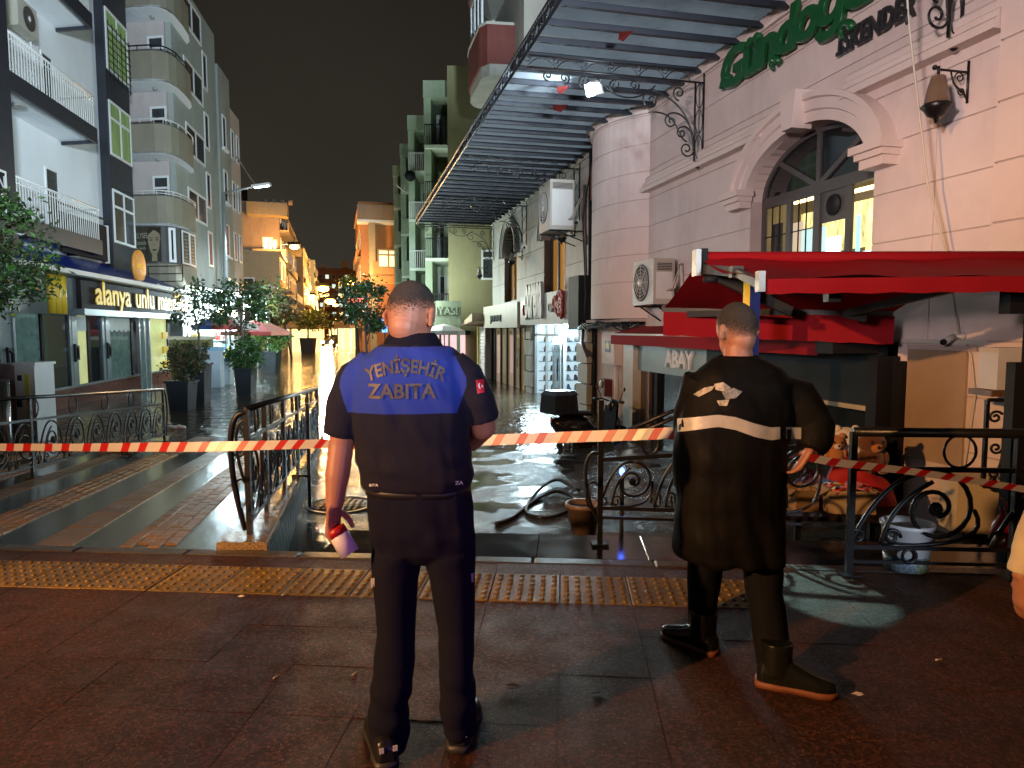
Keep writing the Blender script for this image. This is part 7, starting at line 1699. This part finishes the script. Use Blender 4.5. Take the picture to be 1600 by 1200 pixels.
def head_shape(b, c, face, r=.092, up=Zv):
    """skull, jaw, nose, ears; c = centre of the skull, face = direction it looks"""
    f = face.normalized(); s = f.cross(up).normalized(); u = s.cross(f)
    R = Matrix((s, f, u)).transposed()
    b.ball(c+u*.012, r, 20, 14, sc=(.86, 1.08, 1.14), R=R)
    b.ball(c+f*.028-u*.062, r*.74, 16, 12, sc=(.84, .95, 1.0), R=R)
    b.ball(c+f*.052-u*.105, r*.40, 12, 8, sc=(1, .8, .7), R=R)
    b.ball(c-f*.03-u*.045, r*.78, 16, 10, sc=(.84, .9, .9), R=R)
    b.tube([c+f*.098-u*.005, c+f*.115-u*.035, c+f*.10-u*.043], [.008, .013, .012], 8)
    for q in (-1, 1):
        e = c+s*q*r*.86-f*.006-u*.022
        b.tube([e+u*.034+f*.01, e+u*.038-f*.012+s*q*.010, e+u*.012-f*.022+s*q*.014, e-u*.022-f*.006+s*q*.007], [.006, .0085, .0095, .007], 8); b.ball(e+s*q*.003, .016, 8, 6, sc=(.4, 1, 1.7), R=R)
    return R, f, s, u
# ------------------------------------------------------------------ the officer
Y0 = 2.45
OF = thing('person', (-.33, 2.44, 0), 'man seen from behind in a navy uniform shirt with bright blue back panel and lettering', 'person')
hc = at(643, 492, Y0+.02)
face = Vector((.42, 1, -.22))
b = MB(); R_, f_, s_, u_ = head_shape(b, hc, face, .094)
limb(b, [at(643, 520, Y0), at(646, 548, Y0), at(648, 585, Y0)], [.060, .066, .085])
b.loft([pring(l+8, r-8, y, d, Y0) for l, r, y, d in ((600, 690, 550, .07), (565, 715, 580, .11), (560, 722, 650, .11), (572, 722, 720, .10), (592, 722, 800, .085), (600, 725, 860, .085))])
aL = [at(580, 592, Y0), at(545, 630, Y0-.02), at(533, 695, Y0-.02), at(527, 745, Y0-.05), at(522, 793, Y0-.07)]
limb(b, aL, [.048, .052, .045, .043, .030])
aR = [at(710, 592, Y0), at(746, 630, Y0+.0), at(754, 668, Y0+.03), at(735, 690, Y0+.22), at(700, 700, Y0+.36)]
limb(b, aR[:3], [.048, .052, .046]); limb(b, [aR[2]+Vector((0, -.0, .0)), aR[3], aR[4]], [.046, .042, .03]); b.ball(aR[2], .047, 12, 10)
for (px0, px1) in ((618, 606), (706, 715)):
    limb(b, [at(px0+4, 860, Y0), at(px0, 1010, Y0+.02), at(px1, 1150, Y0+.05)], [.06, .045, .035])
wr = aL[-1]; hand(b, wr-Vector((0, 0, -.005)), Vector((-.10, .10, -1)), Vector((1, .25, .05)), Vector((.25, 1, 0)), .200, .85, .5)
hand(b, aR[4], Vector((-.8, .5, .1)), Vector((0, .3, -1)), Vector((.2, .8, .2)), .185, .7)
body_ = solid('body', b, .0042, m_skin, OF, 4)
for q in (-1, 1):
    e = hc+f_*.090+s_*q*.033+u_*.012; MB().ball(e, .0125, 10, 8).build('eye', m_white, body_); MB().ball(e+f_*.008, .0065, 8, 6).build('pupil', m_cab, body_)
MB().ball(hc+f_*.092-u_*.075, .02, 10, 6, sc=(1.1, .35, .3), R=R_).build('lips', M('lips', (.3, .11, .09), .5), OF)
# cropped hair that fades into the neck
fade_hair('hair', OF, hc, R_, u_, .0955, lambda ph: 1.92+.30*max(0, -sin(ph))-.1*abs(cos(ph))-.5*max(0, sin(ph)))
# shirt with the printed back panel
def shirt_mat():
    m = bpy.data.materials.new('navy shirt with blue yoke'); m.use_nodes = True; t = m.node_tree; nd = t.nodes; lk = t.links.new; p = nd['Principled BSDF']
    g = nd.new('ShaderNodeTexCoord'); sx = nd.new('ShaderNodeSeparateXYZ'); lk(g.outputs['Object'], sx.inputs[0])
    def mth(op, a, b_=None, c=None):
        n = nd.new('ShaderNodeMath'); n.operation = op
        for i, q in enumerate((a, b_, c)):
            if q is None: continue
            if isinstance(q, (int, float)): n.inputs[i].default_value = q
            else: lk(q, n.inputs[i])
        return n.outputs[0]
    X, Yc, Z = sx.outputs
    zb = at(640, 640, Y0).z; xl = at(552, 640, Y0).x+.33; xr = at(717, 640, Y0).x+.33
    dz = mth('SUBTRACT', Z, zb)
    a = mth('GREATER_THAN', dz, 0)
    xc = (xl+xr)/2; hw = (xr-xl)/2
    lim = mth('ADD', mth('ADD', hw, mth('MULTIPLY', mth('MINIMUM', dz, .09), .35)), mth('MULTIPLY', mth('MAXIMUM', mth('SUBTRACT', dz, .12), 0), -.55))
    bmask = mth('LESS_THAN', mth('ABSOLUTE', mth('SUBTRACT', X, xc)), lim)
    back = mth('LESS_THAN', Yc, .07)
    top = mth('LESS_THAN', Z, at(640, 541, Y0).z)
    mk = mth('MULTIPLY', mth('MULTIPLY', a, bmask), mth('MULTIPLY', back, top))
    mx = nd.new('ShaderNodeMixRGB'); lk(mk, mx.inputs[0]); mx.inputs[1].default_value = (.007, .007, .018, 1); mx.inputs[2].default_value = (.02, .045, .30, 1); lk(mx.outputs[0], p.inputs['Base Color'])
    p.inputs['Roughness'].default_value = .85; p.inputs['Sheen Weight'].default_value = .03; p.inputs['Specular IOR Level'].default_value = .3
    n = nd.new('ShaderNodeTexNoise'); n.inputs['Scale'].default_value = 350; lk(g.outputs['Object'], n.inputs['Vector']); bp = nd.new('ShaderNodeBump'); bp.inputs['Strength'].default_value = .15; bp.inputs['Distance'].default_value = .003; lk(n.outputs['Fac'], bp.inputs['Height']); lk(bp.outputs[0], p.inputs['Normal'])
    return m
m_shirt = shirt_mat()
b = MB()
b.loft([pring(l, r, y, d, Y0, e=2.3, dy=o) for l, r, y, d, o in ((606, 682, 535, .085, .01), (585, 705, 546, .105, .01), (560, 724, 562, .125, .012), (549, 732, 590, .138, .01), (547, 735, 640, .148, .01), (552, 733, 690, .145, .012), (556, 738, 725, .150, .012), (560, 740, 745, .150, .012), (566, 735, 757, .138, .012), (574, 733, 762, .12, .012))])
limb(b, [at(584, 572, Y0), at(561, 590, Y0), at(546, 628, Y0-.01), at(534, 681, Y0-.02)], [.066, .073, .069, .063], 18)
limb(b, [at(704, 572, Y0), at(727, 590, Y0), at(744, 628, Y0+.0), at(752, 657, Y0+.01)], [.066, .073, .069, .063], 18)
def fold_shirt(c, n):
    w = max(0, 1-abs(c.z-at(640, 735, Y0).z)/.16)
    a = noise.noise((c.x*9, c.y*5, c.z*16))*.006*w+noise.noise((c.x*5+3, c.y*4, c.z*5))*.011
    d = noise.noise((c.x*14+c.z*9, c.y*6, c.z*5-c.x*6+7)); a += .016*(max(0, d)**1.1)+.009*w*sin(c.z*55+6*noise.noise((c.x*4, c.y*4, c.z*3)))*max(0, noise.noise((c.x*6+9, c.y*3, c.z*2))+.35)
    s = max(0, .62-abs(c.x+.33)); 
    return a
shirt = solid('shirt', b, .007, m_shirt, OF, 4, fold_shirt)
m_navy2 = M('navy knit', (.006, .006, .015), .9, vary=.15, spec=.2)
b = MB(); cc = at(644, 530, Y0+.005); R1 = []
for z, w, d, tl_ in ((-.035, .104, .092, 0), (.005, .083, .080, 0), (.022, .078, .074, 0), (.015, .086, .082, 0), (-.03, .112, .10, 0)):
    R1.append(ring(cc+Vector((.0, .012, z)), w, d, 28))
b.loft(R1, caps=False); b.build('collar', m_navy2, OF)
for (p0, p1) in (((594, 551), (562, 570)), ((694, 551), (727, 570))):
    A_, B_ = at(*p0, Y0+.0), at(*p1, Y0+.0); MB().bar(A_+Zv*.012, B_+Zv*.018, .06, .008).build('epaulette', m_navy2, OF)
bv = bvh_of(shirt)
mlt = M('worn brown lettering', (.075, .058, .058), .5, vary=.35, vscale=25)
def on_back(bx, bz, off=.005):
    h = bv.ray_cast(Vector((bx, 0, bz)), Vector((0, 1, 0)))[0]; return Vector((bx, (h.y if h else Y0-.15)-off, bz))
def arc_text(body, px0, px1, pyc, rise, size_px, name):
    p0, p1 = at(px0, pyc, Y0-.13), at(px1, pyc, Y0-.13); hgt = (at(640, pyc-size_px, Y0-.13)-at(640, pyc, Y0-.13)).z; w = p1.x-p0.x
    me = text_mesh(body, 1, 0, offset=.03, res=2); xs = [v.co.x for v in me.vertices]; x0, x1 = min(xs), max(xs); hh = .73
    bm = bmesh.new(); bm.from_mesh(me); bmesh.ops.triangulate(bm, faces=bm.faces); bmesh.ops.subdivide_edges(bm, edges=[e for e in bm.edges if e.calc_length() > .12], cuts=2); bm.to_mesh(me); bm.free()
    for v in me.vertices:
        u = (v.co.x-x0)/(x1-x0)*2-1; th = u*rise*1.0; zz = v.co.y/hh*hgt
        r = rise*w*.5 if rise else 0
        x = (p0.x+p1.x)/2+u*w/2+(sin(th)*zz*.9); z = p0.z+zz*cos(th)-(rise*w*.30)*u*u
        v.co = on_back(x, z)-wloc(OF)
    me.materials.clear(); me.materials.append(mlt); o = bpy.data.objects.new(name, me); o.parent = OF; COL.objects.link(o)
arc_text('YENİŞEHİR', 572, 692, 582, .42, 21, 'back_lettering'); arc_text('ZABITA', 573, 681, 622, 0, 23, 'back_lettering')
decal('flag_patch', bv, ((743, 594), (756, 592), (757, 613), (746, 615)), [M('flag red', (.5, .01, .03), .5), M('flag white', (.8, .8, .8), .5)], OF, 12, 12, mi=lambda u, v: 1 if (hypot(u-.45, v-.42) < .24 and hypot(u-.54, v-.42) > .19) or hypot(u-.72, v-.45) < .08 else 0)
# trousers
m_trs = M('black navy trousers', (.008, .009, .021), .9, vary=.2, vscale=3, bump=.12, bscale=220, spec=.15)
b = MB()
b.loft([pring(l, r, y, d, Y0, e=2.4, dy=.012) for l, r, y, d in ((573, 733, 752, .118), (573, 738, 790, .128), (576, 742, 830, .132), (584, 742, 858, .110), (600, 730, 876, .07))])
def leg(b, rows):
    b.loft([pring(l, r, y, d, Y0, e=2.1, dy=o) for l, r, y, d, o in rows])
leg(b, ((580, 662, 860, .105, .01), (582, 652, 905, .10, .01), (586, 648, 985, .088, .0), (584, 645, 1060, .082, -.02), (579, 640, 1110, .080, -.02), (577, 638, 1150, .078, -.01), (579, 636, 1166, .076, -.005)))
leg(b, ((660, 745, 860, .105, .01), (672, 744, 905, .10, .01), (683, 743, 985, .088, .01), (687, 744, 1060, .082, .0), (688, 747, 1100, .080, .01), (690, 746, 1135, .072, .035), (692, 744, 1150, .066, .045)))
def fold_trs(c, n):
    a = noise.noise((c.x*12, c.y*10, c.z*3.2))*.011; lo = max(0, 1-c.z/.5)
    return a+lo*noise.noise((c.x*8, c.y*8, c.z*18))*.018+max(0, 1-abs(c.z-.80)/.16)*noise.noise((c.x*14, c.y*9, c.z*12+5))*.014
trs = solid('trousers', b, .0075, m_trs, OF, 4, fold_trs)
bt2 = bvh_of(trs, shirt)
MB().loft([pring(l, r, y, d, Y0, e=2.4, dy=.012) for l, r, y, d in ((571, 735, 757, .123), (571, 736, 769, .126))]).build('belt', M('black belt', (.012, .012, .014), .5), OF)
def flat_text(body, px, py, hpx, name, mat, parent, bvh_, wpx):
    me = text_mesh(body, 1, 0, offset=.02, res=2); xs = [v.co.x for v in me.vertices]; x0, x1 = min(xs), max(xs)
    for v in me.vertices:
        qx = px+(v.co.x-x0)/(x1-x0)*wpx; qy = py-v.co.y/.73*hpx; d = Vector(ray(qx, qy)).normalized(); h = bvh_.ray_cast(EYEP, d)[0]
        v.co = (h if h else EYEP+d*Y0)-d*.006-wloc(parent)
    me.materials.clear(); me.materials.append(mat); o = bpy.data.objects.new(name, me); o.parent = parent; COL.objects.link(o)
m_rw = M('white print', (.8, .8, .82), .4, vary=0)
btb = bvh_of(trs, shirt)
flat_text('ZA', 711, 757, 5.5, 'waist_lettering', m_rw, OF, btb, 13); flat_text('BITA', 577, 760, 4, 'waist_lettering', m_rw, OF, btb, 14)
for px, py in ((740, 903), (583, 911)):
    decal('pocket_mark', bt2, ((px-4, py-7), (px+2, py-8), (px+2, py+6), (px-3, py+7)), [M('pale mark', (.45, .45, .6), .5)], OF, 2, 2)
b = MB()
b.tube([at(628, 790, Y0-.13), at(632, 840, Y0-.135)], .004, 5)
# shoes
m_shoe = M('black trainer', (.014, .014, .016), .3, vary=.2, bump=.1); m_sole = M('shoe sole', (.03, .03, .032), .5); m_wm = M('pale shoe mark', (.6, .6, .65), .3)
def shoe(p, ang_, L2=.29, par=OF, up=m_shoe, so=m_sole, h=.085, boot=0., w=.05):
    d = Vector((sin(ang_), cos(ang_), 0)); s = Vector((cos(ang_), -sin(ang_), 0)); p = Vector(p)
    secs = [(-.02, .55, .0, .6), (0, .78, .0, .95), (.06, .86, 0, 1.05), (.12, .86, 0, .92), (.17, .92, 0, .70), (.22, .98, 0, .55), (.26, .85, 0, .46), (.285, .5, 0, .36)]
    b = MB(); k = L2/.29; prof = lambda ww, hh: [(-ww, .0), (-ww*1.0, hh*.45), (-ww*.8, hh*.85), (-ww*.35, hh), (ww*.35, hh), (ww*.8, hh*.85), (ww, hh*.45), (ww, 0)]
    b.loft([[p+d*x*k+s*a+Zv*(.022+z) for a, z in prof(w*q, h*hh)] for x, q, _, hh in secs])
    if boot: b.loft([ring(p+d*(.055+.0*z)*k+Zv*z, .052+.008*z/.3, .062+.01*z/.3, 18, rz=-ang_) for z in (.06, .12, .2, boot)])
    u_ = solid('shoe' if not boot else 'rubber_boot', b, .005, up, par, 5)
    b = MB(); b.loft([[p+d*x*k+s*a*w*q*1.06+Zv*z for a, z in ((-1, .0), (1, .0), (1.02, .026), (-1.02, .026))] for x, q in ((-.028, .45), (-.015, .8), (.06, .9), (.1, .8), (.15, .85), (.22, 1.0), (.265, .85), (.292, .45))]); b.build('sole', so, u_); return u_
for px, py, a in ((604, 1198, -.35), (716, 1172, .12)):
    q = ground(px, py, 0); u_ = shoe(q, a)
    d = Vector((sin(a), cos(a), 0)); s = Vector((cos(a), -sin(a), 0))
    for o in (-.02, .028): MB().box(q-d*.021+s*o+Zv*.075, (.016, .006, .018), rot=-a).build('heel_mark', m_wm, u_)
# roll of tape held in the left hand
rc = at(535, 845, Y0-.075); t = thing('tape_roll', rc, 'roll of red and white barrier tape held in the officer\'s lowered left hand', 'tape roll')
ax = Vector((.50, -.12, -.82)).normalized(); q1 = ax.cross(Zv).normalized(); Rr = Matrix((q1, ax.cross(q1), ax)).transposed()
b = MB(); b.lathe([(.012, -.052), (.034, -.052), (.034, .052), (.012, .052), (.012, -.052)], rc, 28, R=Rr); b.build('roll', M('white tape roll', (.75, .72, .78), .35, vary=.04), t)
b = MB(); b.lathe([(.0344, -.0525), (.0344, -.022)], rc, 28, R=Rr); b.build('red_print', m_tr, t)
# ------------------------------------------------------------------ man in the dark raincoat
Y1 = 3.12
WK = thing('person', (1.05, 3.1, 0), 'man in a long wet black raincoat with a pale reflective band, seen from behind', 'person')
m_coat = M('wet black raincoat', (.0055, .005, .0042), .62, vary=.25, vscale=5, bump=.35, bscale=16, spec=.12, rvary=.1)
hc2 = at(1151, 515, Y1+.02); face2 = Vector((-.35, 1, -.1))
b = MB(); R2, f2_, s2, u2 = head_shape(b, hc2, face2, .094)
limb(b, [at(1152, 540, Y1), at(1154, 560, Y1), at(1156, 600, Y1)], [.06, .066, .09])
b.loft([pring(l, r, y, d, Y1) for l, r, y, d in ((1110, 1200, 565, .08), (1085, 1225, 600, .11), (1080, 1215, 700, .11), (1080, 1205, 800, .11), (1080, 1205, 850, .11))])
limb(b, [at(1095, 610, Y1), at(1078, 670, Y1+.06), at(1095, 690, Y1+.26)], [.06, .05, .035]); 
wA = [at(1212, 612, Y1), at(1266, 652, Y1-.06), at(1276, 690, Y1-.05), at(1262, 704, Y1-.02)]
limb(b, [wA[0], wA[1]], [.045, .045]); limb(b, [at(1285, 668, Y1-.06), at(1266, 708, Y1-.10)], [.045, .03])
hand(b, at(1266, 703, Y1-.11), Vector((-.35, .15, -.7)), Vector((-.8, .2, .3)), Vector((.3, .9, .2)), .18, .9)
hand(b, at(1095, 690, Y1+.26), Vector((.5, .6, .2)), Vector((0, .2, -1)), Vector((-.6, .6, .2)), .18, .8)
limb(b, [at(1105, 850, Y1+.02), at(1098, 940, Y1+.14), at(1095, 1005, Y1+.20)], [.075, .055, .045]); limb(b, [at(1190, 850, Y1), at(1200, 960, Y1-.1), at(1209, 1040, Y1-.19)], [.075, .055, .04])
solid('body', b, .0065, m_skin, WK, 5)
fade_hair('hair', WK, hc2, R2, u2, .0965, lambda ph: 2.25+.35*max(0, -sin(ph))-.85*max(0, sin(ph)))
b = MB()
b.loft([pring(l, r, y, d, Y1, e=2.2, dy=o) for l, r, y, d, o in ((1112, 1196, 560, .10, .0), (1092, 1222, 574, .125, .0), (1074, 1240, 598, .15, .0), (1062, 1240, 640, .165, .0), (1057, 1226, 690, .17, .0), (1057, 1220, 760, .175, .0), (1058, 1222, 820, .18, .0), (1060, 1224, 862, .185, .0), (1064, 1222, 868, .18, 0))])
limb(b, [at(1200, 602, Y1), at(1246, 622, Y1-.02), at(1268, 655, Y1-.05), at(1280, 668, Y1-.06)], [.08, .09, .085, .075], 16)
limb(b, [at(1278, 655, Y1-.06), at(1274, 684, Y1-.09), at(1267, 702, Y1-.10)], [.08, .07, .058], 16)
limb(b, [at(1098, 592, Y1), at(1078, 640, Y1+.04), at(1078, 680, Y1+.10)], [.08, .075, .07], 16); limb(b, [at(1080, 675, Y1+.08), at(1098, 690, Y1+.22)], [.07, .05], 16)
def fold_coat(c, n):
    lo = max(0, min(1, (1.15-c.z)/.5)); a = (.5+.5*sin(c.x*38+2*noise.noise((c.x*3, c.y*3, c.z*2))*3))*.016*lo
    return a+noise.noise((c.x*7, c.y*7, c.z*9))*.010+max(0, noise.noise((c.x*9+c.z*4, c.y*6, c.z*3)))*.018
coat = solid('raincoat', b, .0085, m_coat, WK, 4, fold_coat)
b = MB(); cc = at(1154, 566, Y1); b.loft([ring(cc+Vector((0, .0, z)), w, d, 24) for z, w, d in ((-.03, .13, .115), (.012, .10, .095), (.03, .092, .088), (.02, .1, .097), (-.035, .14, .125))], caps=False); b.build('collar', m_coat, WK)
bw = bvh_of(coat)
m_refl = M('reflective band', (.52, .49, .42), .35, vary=.2, vscale=14, bump=.2, bscale=40)
b = MB(); N = 26
def bandpt(px, py, off=.006):
    d = Vector(ray(px, py)).normalized(); h = bw.ray_cast(EYEP, d)[0]; return (h if h is not None else EYEP+d*(Y1-.1))-d*off
path = [(1058, 654, 675), (1085, 652, 672), (1122, 648, 667), (1150, 652, 672), (1180, 662, 683), (1205, 668, 688), (1219, 667, 686)]
A = []; B = []
for i in range(N+1):
    u = i/N*(len(path)-1); k = min(int(u), len(path)-2); v = u-k; p = [path[k][q]+(path[k+1][q]-path[k][q])*v for q in range(3)]
    A.append(bandpt(p[0], p[1])); B.append(bandpt(p[0], p[2]))
MID = [(x+y)/2 for x, y in zip(A, B)]
b.strip(A, B, smooth=True); b.build('reflective_band', m_refl, WK, recalc=False)
A = [bandpt(x, 667+(x-1226)*.05) for x in (1228, 1236, 1245, 1252)]; B = [bandpt(x, 685+(x-1226)*.05) for x in (1228, 1236, 1245, 1252)]
MB().strip(A, B, smooth=True).build('sleeve_band', M('grey band', (.25, .26, .27), .4), WK)
b = MB()   # crumpled pale emblem on the back
for poly in (((1083, 616), (1100, 606), (1118, 602), (1112, 610), (1092, 620)), ((1116, 600), (1130, 597), (1142, 606), (1132, 612), (1118, 609)), ((1128, 613), (1146, 606), (1160, 612), (1150, 622), (1134, 624)), ((1120, 626), (1140, 624), (1136, 634), (1124, 634))):
    b.add([bandpt(x, y, .008) for x, y in poly], [tuple(range(len(poly)))])
b.build('back_emblem', M('worn silver emblem', (.30, .275, .225), .4, .2, vary=.7, vscale=40, bump=.5, bscale=60), WK, recalc=False)
m_wt = M('dark work trousers', (.006, .0065, .009), .8, vary=.2, bump=.1, spec=.12)
b = MB(); 
b.loft([ring(at(px, y, Y1+o), w, d, 18) for px, y, w, d, o in ((1106, 850, .085, .095, .03), (1100, 900, .08, .085, .08), (1098, 950, .068, .075, .14), (1096, 992, .066, .07, .18))])
b.loft([ring(at(px, y, Y1+o), w, d, 18) for px, y, w, d, o in ((1188, 850, .09, .095, 0), (1193, 920, .085, .088, -.06), (1202, 985, .078, .08, -.12), (1209, 1030, .075, .078, -.18), (1210, 1044, .073, .076, -.19))])
solid('trousers', b, .008, m_wt, WK, 3, lambda c, n: noise.noise((c.x*14, c.y*12, c.z*9))*.007)
m_boot = M('black rubber boot', (.008, .009, .008), .22, vary=.15); m_bs = M('orange boot sole', (.20, .07, .035), .6)
q = ground(1113, 1022, 0); shoe(q, -.75, .28, WK, m_boot, m_bs, .10, .20, .052)
q = ground(1190, 1068, 0); shoe(q, 1.95, .30, WK, m_boot, m_bs, .11, .20, .054)
# ------------------------------------------------------------------ passer-by cut by the right edge
Y2 = 2.35
PB_ = thing('person', (2.02, 2.35, 0), 'person in a pale yellow jacket mostly outside the right edge, one hand showing', 'person')
m_jk = M('pale yellow jacket', (.58, .52, .38), .7, vary=.2, bump=.3, bscale=30)
hx = 2.17; b = MB(); hcx = Vector((hx, Y2, 1.60)); head_shape(b, hcx, Vector((-.5, 1, -.1)), .094)
limb(b, [Vector((hx, Y2, 1.55)), Vector((hx, Y2, 1.40))], [.06, .075])
b.loft([ring(Vector((hx, Y2, z)), w, d) for z, w, d in ((1.42, .12, .08), (1.36, .19, .10), (1.15, .17, .11), (.95, .165, .11), (.82, .17, .11))])
hw_ = at(1595, 905, Y2)
limb(b, [Vector((hx-.19, Y2, 1.36)), Vector((hx-.27, Y2-.02, 1.08)), hw_+Vector((.03, 0, .10)), hw_], [.06, .05, .036, .03])
limb(b, [Vector((hx+.19, Y2, 1.36)), Vector((hx+.25, Y2, 1.08)), Vector((hx+.26, Y2+.05, .86))], [.06, .05, .03])
hand(b, hw_, Vector((.12, .1, -1)), Vector((1, .2, 0)), Vector((0, 1, 0)), .18, .5); hand(b, Vector((hx+.26, Y2+.05, .86)), Vector((0, .1, -1)), Vector((-1, .2, 0)), Vector((0, 1, 0)), .18, .5)
for s in (-1, 1): limb(b, [Vector((hx+s*.09, Y2, .84)), Vector((hx+s*.1, Y2, .45)), Vector((hx+s*.1, Y2-.03, .08))], [.08, .058, .045])
solid('body', b, .008, m_skin, PB_, 4)
b = MB(); b.loft([ring(Vector((hx, Y2, z)), w, d) for z, w, d in ((1.46, .09, .08), (1.42, .16, .11), (1.36, .22, .13), (1.1, .20, .14), (.8, .21, .15))])
limb(b, [Vector((hx-.18, Y2, 1.37)), Vector((hx-.27, Y2-.02, 1.08)), hw_+Vector((.035, 0, .13)), hw_+Vector((.004, 0, .015))], [.075, .068, .058, .05]); limb(b, [Vector((hx+.18, Y2, 1.37)), Vector((hx+.25, Y2, 1.08)), Vector((hx+.26, Y2+.05, .90))], [.075, .066, .05])
solid('jacket', b, .009, m_jk, PB_, 3, lambda c, n: noise.noise((c.x*14, c.y*12, c.z*20))*.009)
b = MB()
for s in (-1, 1): limb(b, [Vector((hx+s*.09, Y2, .86)), Vector((hx+s*.1, Y2, .45)), Vector((hx+s*.1, Y2-.03, .06))], [.1, .078, .07])
solid('trousers', b, .01, m_wt, PB_, 3)
for s in (-1, 1): shoe(Vector((hx+s*.1, Y2-.1, 0)), 0, .28, PB_)
MB().ball(hcx+Vector((.02, -.02, .04)), .1, 16, 10, sc=(.9, 1.0, 1.05)).build('hair', m_hair, PB_)
